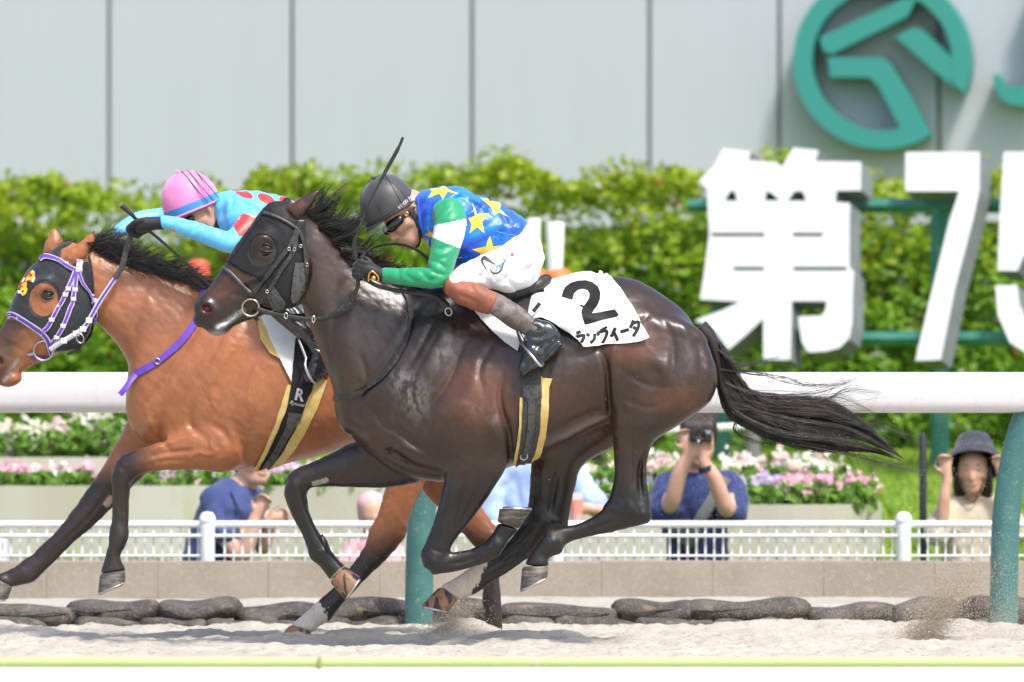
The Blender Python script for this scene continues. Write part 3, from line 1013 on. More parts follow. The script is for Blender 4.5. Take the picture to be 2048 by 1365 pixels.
# ================================================================== near horse (dark brown)
def hoof(name, parent, cf, cb, toe, heel, yc, hw, mt, shoe, yb=0.0):
    """cf/cb coronet front/back, toe/heel ground points (px,row)"""
    A, B, C_, D_ = (P(*q, yc + yb) for q in (cf, cb, toe, heel))
    prof = [(0.0, 0.88), (0.12, 1.0), (0.5, 1.02), (0.9, 1.10), (1.0, 1.10), (1.0, 0.86), (0.93, 0.70)]
    V, F = [], []
    S = 22
    for t, g in prof:
        f = A.lerp(C_, t); h = B.lerp(D_, t)
        c = (f + h) / 2; ax = (f - h) / 2 * (g if g < 1 else 1 + (g - 1) * 0.3)
        for k in range(S):
            th = 2 * math.pi * k / S
            cx = math.cos(th); sx = math.sin(th)
            w = hw * g * (0.80 + 0.20 * t) * (1.0 if cx > -0.3 else 1.0)
            if cx < -0.55: cx = -0.55 - (abs(cx) - 0.55) * 0.75
            V.append(c + ax * cx + Vector((0, sx * w, 0)))
    n = len(prof)
    for i in range(n - 1):
        for k in range(S):
            k2 = (k + 1) % S
            F.append((i * S + k, i * S + k2, (i + 1) * S + k2, (i + 1) * S + k))
    F.append(tuple(range(S))); F.append(tuple((n - 1) * S + k for k in range(S)))
    bm = bmesh.new()
    vs = [bm.verts.new(v) for v in V]
    for f in F: bm.faces.new([vs[i] for i in f])
    o = link(name, bm_mesh(name, bm), mt, parent, True, 55)
    # shoe: horseshoe bar around the rim, open at the heel
    up = (A + B) / 2 - (C_ + D_) / 2; up.normalize()
    c = (C_ + D_) / 2; ax = (C_ - D_) / 2
    pts = []
    for k in range(17):
        th = math.radians(-140 + 280 * k / 16)
        pts.append(c + ax * math.cos(th) * 0.93 + Vector((0, math.sin(th) * hw * 1.0, 0)) - up * 0.004)
    Vt, Ft = tube_vf([tuple(p) for p in pts], 0.0065, 8, True)
    s = link('horseshoe', mesh_py('horseshoe', Vt, Ft), shoe, None, True, 50)
    s.parent = o
    return o

def build_horse1():
    f = Field((-1.42, -0.44, 0.17), (0.98, 0.42, 2.0), 0.0055)
    # trunk
    f.loft([(735, 705, 700, 868, .13, 0), (800, 640, 770, 930, .20, 0, .1), (870, 588, 860, 962, .235, 0, .30),
            (950, 590, 948, 955, .262, 0, .34), (1040, 590, 1040, 926, .285, 0, .26), (1120, 572, 1110, 890, .29, 0, .2),
            (1190, 556, 1180, 854, .275, 0, .16), (1260, 557, 1240, 832, .262, 0, .16), (1320, 586, 1290, 825, .24, 0, .12),
            (1372, 628, 1345, 815, .20, 0, .05), (1405, 682, 1395, 780, .15, 0)], k=0.02, e=2.15, cap=(.5, .45))
    # neck
    f.loft([(890, 600, 735, 885, .16, 0, .2), (815, 577, 680, 812, .145, 0, .3), (752, 552, 656, 742, .122, 0, .35),
            (706, 520, 639, 690, .105, 0, .35), (672, 487, 624, 648, .094, 0, .25), (644, 455, 612, 610, .086, 0, .1),
            (614, 430, 590, 570, .08, 0)], k=0.05, e=2.2, cap=(.3, .3))
    # head
    f.loft([(572, 405, 622, 490, .075, 0), (537, 412, 614, 566, .092, 0, .05), (506, 449, 588, 606, .093, 0, .12),
            (481, 482, 548, 621, .082, 0, .16), (462, 511, 514, 635, .068, 0, .1), (443, 540, 487, 644, .058, 0),
            (422, 571, 462, 655, .054, 0, -.05), (401, 592, 443, 664, .053, 0, -.05), (391, 606, 420, 662, .047, 0)],
           k=0.018, e=2.35, cap=(.4, .34))
    for sy in (-1, 1):
        # cheek disc, brow, cheekbone, nostril wing
        c = P(572, 560); f.ball((c.x, sy * .060, c.z), (.105, .032, .115), .03)
        c = P(524, 484); f.ball((c.x, sy * .078, c.z), (.045, .024, .03), .025, rot=0.75)
        c = P(418, 616); f.ball((c.x, sy * .046, c.z), (.040, .022, .032), .014, rot=-.6)
    c = P(440, 657); f.ball((c.x, 0, c.z), (.05, .045, .03), .012, rot=.25)
    c = P(400, 640); f.ball((c.x, 0, c.z), (.03, .045, .033), .015)
    # near hind leg
    f.loft([(1245, 640, 1412, 690, .085, -.16), (1222, 720, 1434, 748, .112, -.165), (1217, 785, 1422, 800, .115, -.165),
            (1221, 835, 1362, 846, .098, -.16), (1226, 878, 1310, 882, .074, -.155), (1228, 920, 1295, 922, .058, -.15),
            (1228, 955, 1294, 962, .048, -.15), (1220, 990, 1300, 1004, .043, -.15), (1208, 1014, 1302, 1030, .042, -.15)],
           k=0.045, e=2.15, cap=(.4, .3))
    f.loft([(1252, 985, 1297, 1046, .042, -.15), (1213, 1014, 1232, 1063, .034, -.15), (1181, 1036, 1195, 1070, .026, -.15),
            (1150, 1050, 1160, 1078, .025, -.15), (1122, 1054, 1134, 1088, .030, -.15), (1100, 1060, 1121, 1104, .036, -.15),
            (1084, 1075, 1113, 1110, .035, -.15), (1066, 1100, 1097, 1118, .031, -.15), (1049, 1128, 1098, 1131, .036, -.15)],
           k=0.012, e=2.1, cap=(.5, .15))
    c = P(1117, 1100, -.15); f.ball((c.x, -.15, c.z), .018, .012)
    # far hind leg
    f.loft([(1150, 760, 1350, 800, .10, .15), (1105, 830, 1270, 868, .10, .15), (1072, 890, 1200, 905, .082, .145),
            (1062, 935, 1162, 935, .064, .14), (1060, 975, 1150, 975, .052, .14), (1057, 1010, 1142, 1012, .046, .14),
            (1050, 1040, 1136, 1050, .043, .14)], k=0.04, e=2.15, cap=(.3, .3))
    f.loft([(1066, 1012, 1132, 1058, .042, .14), (1040, 1054, 1084, 1098, .032, .14), (1012, 1087, 1046, 1124, .026, .14),
            (987, 1108, 1014, 1146, .026, .14), (955, 1124, 988, 1162, .034, .14), (938, 1138, 972, 1174, .035, .14),
            (912, 1155, 948, 1188, .031, .14), (883, 1172, 918, 1200, .036, .14)], k=0.012, e=2.1, cap=(.3, .15))
    # near fore leg
    f.loft([(880, 860, 1020, 830, .09, -.15), (893, 925, 1016, 918, .085, -.165), (889, 962, 996, 962, .068, -.165),
            (880, 1002, 966, 1008, .055, -.16), (868, 1044, 936, 1048, .046, -.155), (852, 1084, 906, 1086, .041, -.15),
            (841, 1108, 897, 1112, .042, -.15), (846, 1130, 888, 1134, .038, -.15)], k=0.03, e=2.15, cap=(.3, .42))
    f.loft([(862, 1104, 868, 1150, .038, -.15), (893, 1106, 893, 1147, .032, -.15), (915, 1104, 916, 1142, .026, -.15),
            (942, 1098, 944, 1135, .025, -.15), (964, 1086, 974, 1125, .030, -.15), (982, 1074, 998, 1112, .036, -.15),
            (990, 1070, 1004, 1098, .034, -.15)], k=0.01, e=2.1, cap=(.4, .3))
    f.loft([(978, 1080, 1010, 1096, .034, -.15), (986, 1066, 1020, 1078, .031, -.15), (996, 1048, 1036, 1062, .035, -.15)], k=0.014, e=2.1, cap=(.4, .2))
    # far fore leg
    f.loft([(770, 882, 838, 965, .085, .13), (708, 886, 768, 975, .070, .14), (662, 908, 702, 974, .055, .14),
            (625, 925, 658, 973, .047, .14), (592, 938, 626, 975, .044, .14), (575, 952, 612, 984, .043, .14)],
           k=0.035, e=2.15, cap=(.4, .35))
    f.loft([(573, 962, 618, 966, .042, .14), (568, 988, 614, 990, .040, .14), (579, 1020, 620, 1017, .032, .14),
            (591, 1045, 631, 1040, .027, .14), (603, 1067, 643, 1062, .027, .14), (613, 1094, 657, 1088, .033, .14),
            (620, 1116, 662, 1102, .036, .14), (640, 1134, 673, 1116, .031, .14), (660, 1160, 691, 1133, .036, .14)],
           k=0.012, e=2.1, cap=(.3, .15))
    # ears
    f.loft([(575, 414, 603, 442, .026, -.062), (592, 402, 615, 424, .028, -.066), (611, 391, 627, 407, .020, -.07),
            (627, 383, 635, 393, .010, -.072), (637, 379, 640, 383, .004, -.074)], k=0.008, e=2, cap=(.3, .3))
    f.loft([(555, 414, 585, 428, .022, .062), (566, 402, 588, 410, .020, .066), (570, 396, 580, 399, .010, .07)], k=0.012, e=2, cap=(.3, .3))
    # ---- relief of muscles, veins and joints (near side strokes also act on the far side of the trunk)
    nr = (-.5, -.03)
    S = f.stroke
    S([(842, 610), (800, 690), (745, 765), (700, 822)], .016, -.012)            # neck / shoulder groove
    S([(690, 560), (668, 640), (668, 720), (672, 800)], .018, -.007)            # jugular groove
    S([(720, 590), (700, 660), (700, 740)], .03, .006)
    S([(905, 640), (860, 720), (815, 800)], .05, .018)                          # shoulder blade
    S([(880, 660), (850, 715), (805, 790)], .008, -.005)
    S([(965, 720), (940, 790), (910, 850)], .055, .020)                         # triceps
    S([(930, 680), (900, 760), (850, 830)], .013, -.012); S([(985, 690), (960, 740), (970, 800)], .012, -.009); S([(870, 640), (840, 700), (800, 760)], .010, -.009); S([(745, 820), (770, 850), (800, 870)], .012, -.010); S([(720, 700), (735, 760), (720, 810)], .012, -.007)
    S([(1008, 740), (1000, 800), (1018, 870), (1020, 935)], .014, -.020, nr)     # behind the elbow
    S([(985, 830), (996, 890)], .035, .018, nr)
    S([(800, 800), (790, 850), (830, 890), (880, 930)], .014, -.008, nr)        # breast / arm
    S([(762, 900), (790, 905), (830, 930), (885, 945)], .010, -.016, nr); S([(790, 880), (820, 900), (870, 915)], .02, .012, nr); S([(800, 885), (772, 905)], .007, -.010, nr)
    S([(735, 860), (745, 905)], .02, .008)
    S([(690, 825), (720, 850), (760, 858)], .012, -.006)
    for i, x in enumerate((1100, 1125, 1150, 1175)):                            # ribs
        S([(x, 720), (x - 8, 770), (x - 25, 830)], .010, -.0035)
    S([(1195, 690), (1212, 735), (1216, 790), (1222, 835)], .012, -.020, nr)    # flank fold
    S([(1130, 720), (1180, 700), (1222, 668)], .03, -.012)                      # hollow of the flank
    S([(1243, 650), (1226, 700), (1224, 770)], .018, .012, nr)                  # tensor
    S([(1235, 735), (1290, 770), (1345, 775)], .012, -.006, nr)
    S([(1300, 610), (1342, 680), (1335, 760), (1290, 830)], .016, -.008, nr)    # biceps femoris front
    S([(1370, 640), (1398, 720), (1390, 790), (1350, 835)], .012, -.006, nr)    # semitendinosus
    S([(1345, 600), (1375, 680), (1372, 760)], .03, .007, nr); S([(1395, 660), (1415, 720), (1405, 780)], .02, .004, nr)
    S([(1262, 650), (1275, 700), (1265, 760)], .045, .013, nr); S([(1300, 720), (1330, 740), (1320, 790)], .035, .012, nr); S([(1230, 690), (1262, 660), (1300, 630)], .010, -.010, nr)                                # quadriceps
    S([(1250, 800), (1295, 815), (1335, 800)], .010, -.005, nr)
    S([(1245, 810), (1262, 818)], .012, .006, nr)                               # patella
    S([(1262, 880), (1264, 940), (1262, 985)], .009, -.010, nr)                 # gaskin
    S([(1286, 895), (1277, 945), (1281, 1000)], .013, -.024, nr)                # achilles hollow
    S([(1255, 1000), (1262, 1028)], .012, .006, nr)
    S([(1270, 1000), (1276, 1025)], .006, -.005, nr)
    S([(1235, 1040), (1190, 1056), (1140, 1074)], .007, -.009, nr); S([(1290, 1020), (1278, 1036)], .010, .008, nr); S([(1108, 1072), (1098, 1092)], .010, .006, nr); S([(1090, 1100), (1080, 1118)], .006, -.007, nr)                            # tendon line
    S([(930, 945), (915, 1010), (895, 1070)], .008, -.011, nr); S([(905, 940), (895, 1000), (876, 1060)], .012, .008, nr)
    S([(965, 945), (945, 1000), (915, 1060)], .009, -.012, nr)
    S([(915, 960), (900, 1010)], .014, .005, nr)
    S([(895, 1128), (925, 1123), (962, 1110)], .006, -.009, nr); S([(862, 1096), (885, 1104)], .006, -.008, nr); S([(970, 1098), (985, 1090)], .010, .008, nr)
    S([(862, 1112), (872, 1128)], .012, .005, nr)
    S([(730, 935), (690, 955), (650, 955)], .010, -.006, (.03, .5))
    S([(606, 1000), (634, 1060), (648, 1092)], .007, -.012, (.03, .5)); S([(585, 965), (592, 985)], .010, .007, (.03, .5)); S([(604, 965), (606, 990)], .006, -.009, (.03, .5)); S([(640, 1100), (652, 1108)], .010, .006, (.03, .5))
    S([(1118, 930), (1106, 990), (1100, 1035)], .012, -.014, (.03, .5)); S([(1085, 930), (1082, 1000)], .012, .008, (.03, .5)); S([(1060, 1085), (1010, 1128)], .007, -.009, (.03, .5))
    # head detail
    S([(462, 574), (495, 563), (530, 548)], .007, .013); S([(470, 586), (500, 576), (535, 560)], .010, -.008); S([(432, 575), (450, 560), (462, 545)], .005, .006); S([(440, 600), (462, 585), (480, 582)], .0055, .007); S([(470, 610), (485, 595), (505, 590)], .0055, .006)                         # facial crest
    S([(450, 585), (480, 590), (500, 600)], .012, -.006)
    S([(437, 650), (455, 640), (474, 627), (488, 617)], .006, -.018)           # mouth
    S([(520, 505), (540, 512)], .010, -.006)
    S([(512, 482), (528, 475), (548, 485)], .007, .011); S([(512, 512), (532, 516), (548, 508)], .006, .007); S([(508, 498), (516, 500)], .006, -.008)
    S([(430, 600), (455, 575), (470, 548)], .010, -.005)
    S([(424, 590), (440, 570)], .006, .004)
    S([(600, 600), (617, 555), (618, 510)], .010, -.012)                        # back of the jaw
    for sy in (-1, 1):
        c = P(415, 618); f.ball((c.x - .003, sy * .066, c.z), (.026, .034, .018), .004, sub=True, rot=-.5)
        c = P(532, 497); f.ball((c.x, sy * .106, c.z), (.030, .018, .021), .008, sub=True, rot=.35)
    c = P(612, 405); f.ball((c.x, -.098, c.z), (.030, .014, .010), .006, sub=True, rot=.75)
    f.wrinkle(.0022, .12, .035, -.9, 3, False); f.wrinkle(.0014, .04, .018, -.7, 13, True)
    f.blur(1)
    return f.mesh('body', 1)

def coat1(me):
    v = verts_np(me); px, row = PXR(v)
    rng = np.random.default_rng(4)
    n = len(v)
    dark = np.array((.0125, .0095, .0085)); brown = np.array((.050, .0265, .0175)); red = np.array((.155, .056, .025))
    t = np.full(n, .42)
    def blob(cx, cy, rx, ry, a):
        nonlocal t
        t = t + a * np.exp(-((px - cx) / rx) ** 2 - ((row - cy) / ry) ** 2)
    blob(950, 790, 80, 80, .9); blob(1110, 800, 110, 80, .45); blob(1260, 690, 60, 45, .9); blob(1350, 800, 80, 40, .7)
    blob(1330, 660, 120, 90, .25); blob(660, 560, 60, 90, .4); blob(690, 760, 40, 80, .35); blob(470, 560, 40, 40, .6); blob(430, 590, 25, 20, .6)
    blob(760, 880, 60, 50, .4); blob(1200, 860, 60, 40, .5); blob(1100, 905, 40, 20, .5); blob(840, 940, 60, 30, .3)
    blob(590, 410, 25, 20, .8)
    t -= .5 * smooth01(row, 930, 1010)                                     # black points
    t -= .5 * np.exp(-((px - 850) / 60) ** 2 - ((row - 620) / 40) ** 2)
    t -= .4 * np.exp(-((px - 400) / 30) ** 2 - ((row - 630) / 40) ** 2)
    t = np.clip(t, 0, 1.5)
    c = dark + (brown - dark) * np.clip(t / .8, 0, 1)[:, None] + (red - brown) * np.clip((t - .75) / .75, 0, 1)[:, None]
    # white sock on the far hind pastern, ragged top
    j = 14 * (vnoise(px / 4, row / 9, 5) - .5)
    w = (v[:, 1] > .05) & (px < 985) & (px > 820) & (row > 1120)
    a = (px - 958) * .62 + (row - 1150) * .78 * -1
    m = w & ((px + (row - 1160) * .55 + j) < 958)
    c[m] = (.55, .47, .38)
    # pale coronet on the far fore, chestnut
    m = (v[:, 1] > .05) & (pl_dist(px, row, [(661, 1162), (693, 1132)]) < 4)
    c[m] = (.42, .35, .28)
    m = (v[:, 1] > .02) & (pl_dist(px, row, [(628, 968), (652, 961)]) < 5)
    c[m] = (.36, .31, .28)
    # salt and dust on shoulder, knees, lips
    def dust(cx, cy, rx, ry, a, rot=0):
        cs, sn = math.cos(rot), math.sin(rot)
        x = (px - cx) * cs + (row - cy) * sn; y = -(px - cx) * sn + (row - cy) * cs
        g = a * np.exp(-(x / rx) ** 2 - (y / ry) ** 2) * (v[:, 1] < .02)
        nonlocal c
        c = c + (np.array((.34, .31, .29)) - c) * np.clip(g, 0, 1)[:, None]
    streak = smooth01(.5 * vnoise(px / 9, row / 16, 1) + .35 * vnoise(px / 3.6, row / 7, 2) + .15 * vnoise(px / 2, row / 2, 3), .3, .72)
    base = c.copy()
    dust(825, 790, 26, 45, .55, -.35); dust(900, 690, 22, 40, .28, .1); dust(960, 825, 40, 12, .26, .5)
    dust(800, 760, 20, 20, .25); dust(880, 720, 12, 60, .2, .4); dust(1280, 655, 14, 30, .28, -.6); dust(1110, 1075, 18, 14, .3); dust(1380, 720, 10, 50, .12, .3)
    c = base + (c - base) * streak[:, None]
    g = np.exp(-(pl_dist(px, row, [(436, 655), (452, 645), (470, 632), (486, 620)]) / 5) ** 2) * (.35 + .9 * vnoise(px / 3, row / 3, 8)) + .5 * np.exp(-((px - 436) / 22) ** 2 - ((row - 668) / 6) ** 2)
    c = c + (np.array((.62, .60, .58)) - c) * np.clip(g * (v[:, 1] < .03), 0, .95)[:, None]
    # pink nostril
    m = np.exp(-((px - 414) / 10) ** 2 - ((row - 618) / 8) ** 2) * (np.abs(v[:, 1]) < .058)
    c = c + (np.array((.16, .03, .035)) - c) * np.clip(m * 1.1, 0, 1)[:, None]
    set_cols(me, 'coat', np.clip(c, .004, 1))

M_coat = mat('dark_brown_coat', attr='coat', rough=.31, spec=.55, sheen=.0,
             noise=[(9, 3, .72, .45, .75), (140, 2, .8, .4, .7, (1, 1, .25))],
             bump=[(16, .10, .012), (60, .10, .004, (1, 1, .4)), (260, .22, .0016, (1, 1, .2))])
M_hoof = mat('grey_hoof', (.075, .066, .058), .5, .4, noise=[(14, 3, (.19, .165, .14), .45, .7, (1, 1, 6)), (60, 4, .5, .55, .7)], bump=(90, .4, .002, (1, 1, 8)))
M_hoof_b = mat('striped_hoof', (.30, .16, .085), .45, .4, noise=[(9, 2, (.035, .03, .028), .5, .56, (3, 3, .5)), (60, 4, .55, .55, .7)], bump=(90, .4, .002))
M_steel = mat('steel', (.55, .54, .52), .32, .5, 1.0, noise=[(40, 3, .5, .5, .8)])
M_hair = mat('black_hair', (.016, .014, .013), .40, .5, noise=[(30, 2, (.05, .042, .037), .45, .8)])
M_eye = mat('dark_eye', (.006, .004, .003), .06, .6, coat=.5)
M_lid = mat('eyelid_skin', (.012, .009, .008), .4, .4)

H1 = empty('race_horse', P(1040, 1290), 'dark brown racehorse in the foreground galloping with black hood and white number cloth', 'horse')
h1me = build_horse1()
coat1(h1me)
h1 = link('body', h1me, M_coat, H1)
B1 = bvh_of(h1me)
hoof('hoof', H1, (1044, 1134), (1101, 1132), (1041, 1181), (1097, 1153), -.15, .056, M_hoof, M_steel)
hoof('hoof', H1, (880, 1173), (918, 1202), (843, 1211), (900, 1224), .14, .056, M_hoof_b, M_steel)
hoof('hoof', H1, (1038, 1058), (992, 1044), (1063, 1020), (996, 1018), -.15, .058, M_hoof, M_steel)
hoof('hoof', H1, (660, 1165), (692, 1130), (690, 1199), (722, 1152), .14, .056, M_hoof_b, M_steel)

def eye(parent, bvh, px, row, y0, r=.019):
    for far in (False, True):
        l, nrm = cast(bvh, px, row, y0, far)
        s = 1 if far else -1
        c = Vector((l.x, l.y - s * r * .36, l.z))
        bm = bmesh.new(); bmesh.ops.create_uvsphere(bm, u_segments=20, v_segments=12, radius=r, matrix=Matrix.Translation(c) @ Matrix.Diagonal((1.12, .85, .92, 1)))
        e = link('eye', bm_mesh('eye', bm), M_eye, parent)
        for sg, hh in ((1, .75), (-1, .62)):
            pts = []
            for k in range(11):
                a = math.pi * k / 10
                u = math.cos(a) * r * 1.32; w = sg * math.sin(a) * r * hh
                tl = .38
                pts.append((c.x + u * math.cos(tl) - w * math.sin(tl) * 0, c.y + s * (r * .78 - abs(math.cos(a)) * r * .35), c.z + w + u * math.sin(tl) * -.3))
            V, F = tube_vf(pts, [.0022 + .003 * math.sin(math.pi * k / 10) for k in range(11)], 8)
            lid = link('eyelid', mesh_py('eyelid', V, F), M_lid, None); lid.parent = e
eye(H1, B1, 532, 497, 0, .024)
# ================================================================== tack of the near horse
M_leather = mat('black_leather', (.022, .020, .019), .42, .5, noise=[(60, 3, (.06, .055, .052), .5, .75)], bump=(200, .25, .001))
M_leather2 = mat('grey_worn_leather', (.075, .07, .067), .45, .5, noise=[(70, 3, (.025, .023, .022), .45, .7)], bump=(200, .3, .001))
M_hoodfab = mat('black_hood_cloth', (.0105, .010, .0112), .6, .3, sheen=.05, noise=[(700, 1, 1.9, .45, .6)], bump=[(700, .3, .0008), (22, .28, .006)])
M_yellow = mat('yellow_foam', (.62, .44, .13), .75, .3, noise=[(20, 3, (.70, .55, .24), .4, .7)], bump=(120, .3, .001))
M_mesh = mat('black_webbing', (.018, .018, .018), .6, .4, noise=[(420, 0, (.08, .08, .08), .5, .55)], bump=(420, .5, .001))
M_white_cloth = mat('white_cloth', (.80, .80, .79), .75, .3, noise=[(8, 3, (.72, .72, .72), .5, .7)], bump=[(14, .25, .008), (300, .15, .0006)])
M_print = mat('black_print', (.012, .012, .013), .65, .3)
M_satin = mat('grey_satin_pad', (.66, .66, .65), .5, .4, noise=[(8, 3, (.56, .56, .56), .5, .7)], bump=(18, .25, .006))

HOODP = [(585, 396), (560, 398), (538, 406), (515, 428), (495, 455), (476, 480), (464, 494), (452, 516), (450, 524), (466, 531), (487, 545),
         (507, 552), (528, 566), (538, 590), (545, 612), (569, 618), (598, 608), (613, 582), (615, 540), (613, 490), (611, 440), (603, 437), (585, 440), (571, 424), (569, 414), (580, 405)]
hood1 = shell('horse_hood', h1me, lambda px, row, v: polymask(px, row, HOODP) & (((px - 526) / 28) ** 2 + ((row - 501) / 33) ** 2 > 1) & ~((v[:, 1] < -.045) & (row < 436) & (px > 570) & (np.abs(v[:, 1]) > .05)),
              .0045, M_hoodfab, None, 8)
tag(hood1, 'black cloth hood with eye hole on the dark horse', 'horse hood')
pts = [(526 + 28.5 * math.cos(a), 501 + 33.5 * math.sin(a)) for a in np.linspace(0, 2 * math.pi, 40)]
BH = bvh_of(h1me, hood1.data)
tube('eye_hole_binding', path_on(BH, pts, .002, n=2), .0038, M_hoodfab, hood1, 6)
tube('seam', path_on(BH, [(536, 410), (512, 447), (490, 480), (470, 508), (457, 524)], .002), .0018, M_leather, hood1, 5)
tube('edge_binding', path_on(BH, [(453, 522), (466, 531), (487, 545), (507, 552), (528, 566)], .001), .003, M_hoodfab, hood1, 5)

# bridle
BR = empty('bridle', P(540, 540), 'black leather bridle with round bit ring on the dark horse', 'bridle')
def bstrap(name, pts, w, m=M_leather, off=.004, both=True, th=.005):
    s = strap(name, pts, w, BH, m, BR, off, th)
    if both: strap(name, pts, w, BH, m, BR, off, th, far=True)
    return s
tube('browband', path_on(BH, [(527, 427), (536, 428), (549, 433), (574, 445), (594, 459)], .006), .0065, M_leather2, BR, 8, .8)
tube('noseband', path_on(BH, [(445, 536), (455, 542), (467, 552), (489, 575), (507, 592)], .007), .0085, M_leather2, BR, 8, .8)
bstrap('headpiece', [(606, 432), (600, 446), (594, 462)], 10)
bstrap('cheekpiece', [(592, 462), (584, 484), (572, 503), (540, 545), (507, 588)], 8, off=.010)
bstrap('cheekpiece', [(594, 462), (590, 490), (583, 510), (560, 545), (542, 577), (519, 605)], 8, off=.010)
bstrap('throat_latch', [(598, 462), (606, 484), (610, 520), (612, 555), (606, 590), (590, 608)], 5.5, off=.011)
drape('cheek_pad', [[(590, 526), (611, 526), (609, 577), (598, 603), (584, 606), (581, 594), (586, 550)]], BH, M_leather2, BR, .008, .004)
drape('cheek_pad', [[(532, 590), (549, 574), (572, 607), (566, 617), (545, 616)]], BH, M_leather2, BR, .006, .004)
bstrap('chin_strap', [(514, 614), (526, 620), (542, 624)], 9, off=.006, both=False)
bstrap('chin_strap', [(506, 624), (511, 634), (516, 642)], 7, off=.006, both=False)
for (x, r) in ((578, 499), (588, 500), (536, 582), (600, 494), (611, 530)):
    c = on(BH, x, r, .016)
    ring('buckle', c, .0075, .0017, M_steel, BR, 12, .75, .6)
c = on(BH, 502, 613, .018); c.y = min(c.y, -.075)
ring('bit_ring', c, .036, .0042, mat('brass_grey_bit', (.55, .47, .38), .3, .5, 1.0), BR)
tube('bit_bar', [tuple(P(490, 617, -.07)), tuple(P(481, 620, -.055)), tuple(P(474, 624, -.03))], [.008, .007, .006], M_steel, BR)

# reins, neck strap
RE = empty('reins', P(640, 630, -.15), 'black leather reins from bit ring to the gloved hands of the rider in blue', 'reins')
q = [tuple(P(514, 618, -.085)), tuple(P(545, 628, -.10)), tuple(P(580, 634, -.115)), tuple(P(627, 639, -.13)), tuple(P(671, 626, -.15)), tuple(P(700, 603, -.17)),
     tuple(P(715, 575, -.185)), tuple(P(716, 556, -.19)), tuple(P(722, 545, -.2))]
qq = catmull(q, 8)
tube('rein', qq, .009, M_leather, RE, 8, .35, (0, 1, 0))
gr = qq[36:60]
bm_pts = []
for i in range(len(gr)):
    ring('grip_band', gr[i], .0105, .0022, M_leather2, RE, 8, .6) if i % 2 == 0 else None
tube('rein', catmull([tuple(P(514, 618, .085)), tuple(P(600, 632, .12)), tuple(P(690, 600, .17)), tuple(P(735, 540, .2))], 8), .009, M_leather, RE, 8, .35, (0, 1, 0))
tube('rein_loop', catmull([tuple(P(722, 530, -.2)), tuple(P(730, 508, -.19)), tuple(P(757, 492, -.17)), tuple(P(800, 489, -.15)), tuple(P(838, 503, -.15)), tuple(P(866, 530, -.14)), tuple(P(880, 560, -.12))], 8), .0085, M_leather, RE, 8, .45, (0, .6, .8))
tube('rein_end', catmull([tuple(P(728, 558, -.2)), tuple(P(760, 574, -.2)), tuple(P(809, 584, -.19)), tuple(P(860, 590, -.18)), tuple(P(884, 602, -.19)), tuple(P(893, 615, -.2))], 8), .009, M_leather, RE, 8, .4, (0, 1, 0))
tube('rein_knot', [tuple(P(880, 600, -.2)), tuple(P(890, 612, -.21)), tuple(P(897, 625, -.21))], [.016, .022, .013], M_leather, RE, 10)
ring('buckle', P(897, 624, -.232), .017, .003, M_steel, RE, 14, .8, .4)
ring('rein_stop', P(627, 639, -.14), .014, .003, M_steel, RE, 14, .4)
ring('rein_stop', P(572, 632, -.118), .012, .003, M_steel, RE, 14, .6)

nk = strap('neck_strap', [(806, 580), (817, 600), (822, 630), (815, 672), (796, 714), (768, 750), (732, 778), (700, 792), (680, 796), (666, 798)], 9, B1, M_leather, None, .004, .007)
tag(nk, 'thin black neck strap round the dark horse', 'strap')

# number cloth, saddle pad, saddle, girth
B1b = bvh_of(h1me, nk.data)
NC = [(1010, 600), (1060, 575), (1098, 560), (1128, 552), (1150, 546), (1168, 543), (1182, 543), (1196, 549), (1208, 553), (1222, 561), (1240, 582), (1262, 612), (1280, 645), (1297, 678),
      (1280, 685), (1250, 688), (1215, 690), (1190, 693), (1165, 693), (1155, 683), (1140, 672), (1125, 664), (1105, 652), (1086, 641), (1050, 640)]
def ncw(x, r):
    w = .006 * math.sin((x - r * .6) * .045) + .004 * math.sin((x + r) * .07)
    g = math.exp(-((x - 1120) / 38) ** 2 - ((r - 655) / 18) ** 2)
    w += .035 * g
    w += .022 * math.exp(-((x - 1170) / 30) ** 2 - ((r - 690) / 16) ** 2)
    w += .02 * math.exp(-((x - 1150) / 60) ** 2 - ((r - 550) / 20) ** 2)
    w += .012 * math.exp(-((x - 1300) / 25) ** 2 - ((r - 685) / 25) ** 2)
    w += .010 * math.sin((r - 600 - (x - 1100) * .35) * .16) * math.exp(-((x - 1150) / 70) ** 2 - ((r - 640) / 40) ** 2)
    return w
nc = drape('number_cloth', [NC], B1b, M_white_cloth, None, .012, .003, 5, wave=ncw, relax=6)
tag(nc, 'white number cloth with black 2 and katakana name on the dark horse', 'number cloth')
NB = bvh_of(nc.data)
def cr7(pts): return [(860 + x / 4.6545, 520 + y / 4.6545) for x, y in pts]
two = cr7([(1225, 345), (1238, 290), (1262, 250), (1310, 215), (1375, 195), (1450, 190), (1515, 210), (1565, 250), (1587, 305), (1583, 370), (1555, 430), (1525, 470), (1508, 500),
           (1610, 482), (1722, 460), (1758, 512), (1742, 530), (1600, 562), (1440, 606), (1422, 545), (1407, 490), (1420, 445), (1452, 405), (1480, 360), (1486, 318), (1468, 285),
           (1425, 270), (1375, 283), (1340, 318), (1326, 375)])
drape('number', [two], NB, M_print, nc, .0006, .0008, 4, solid=False)
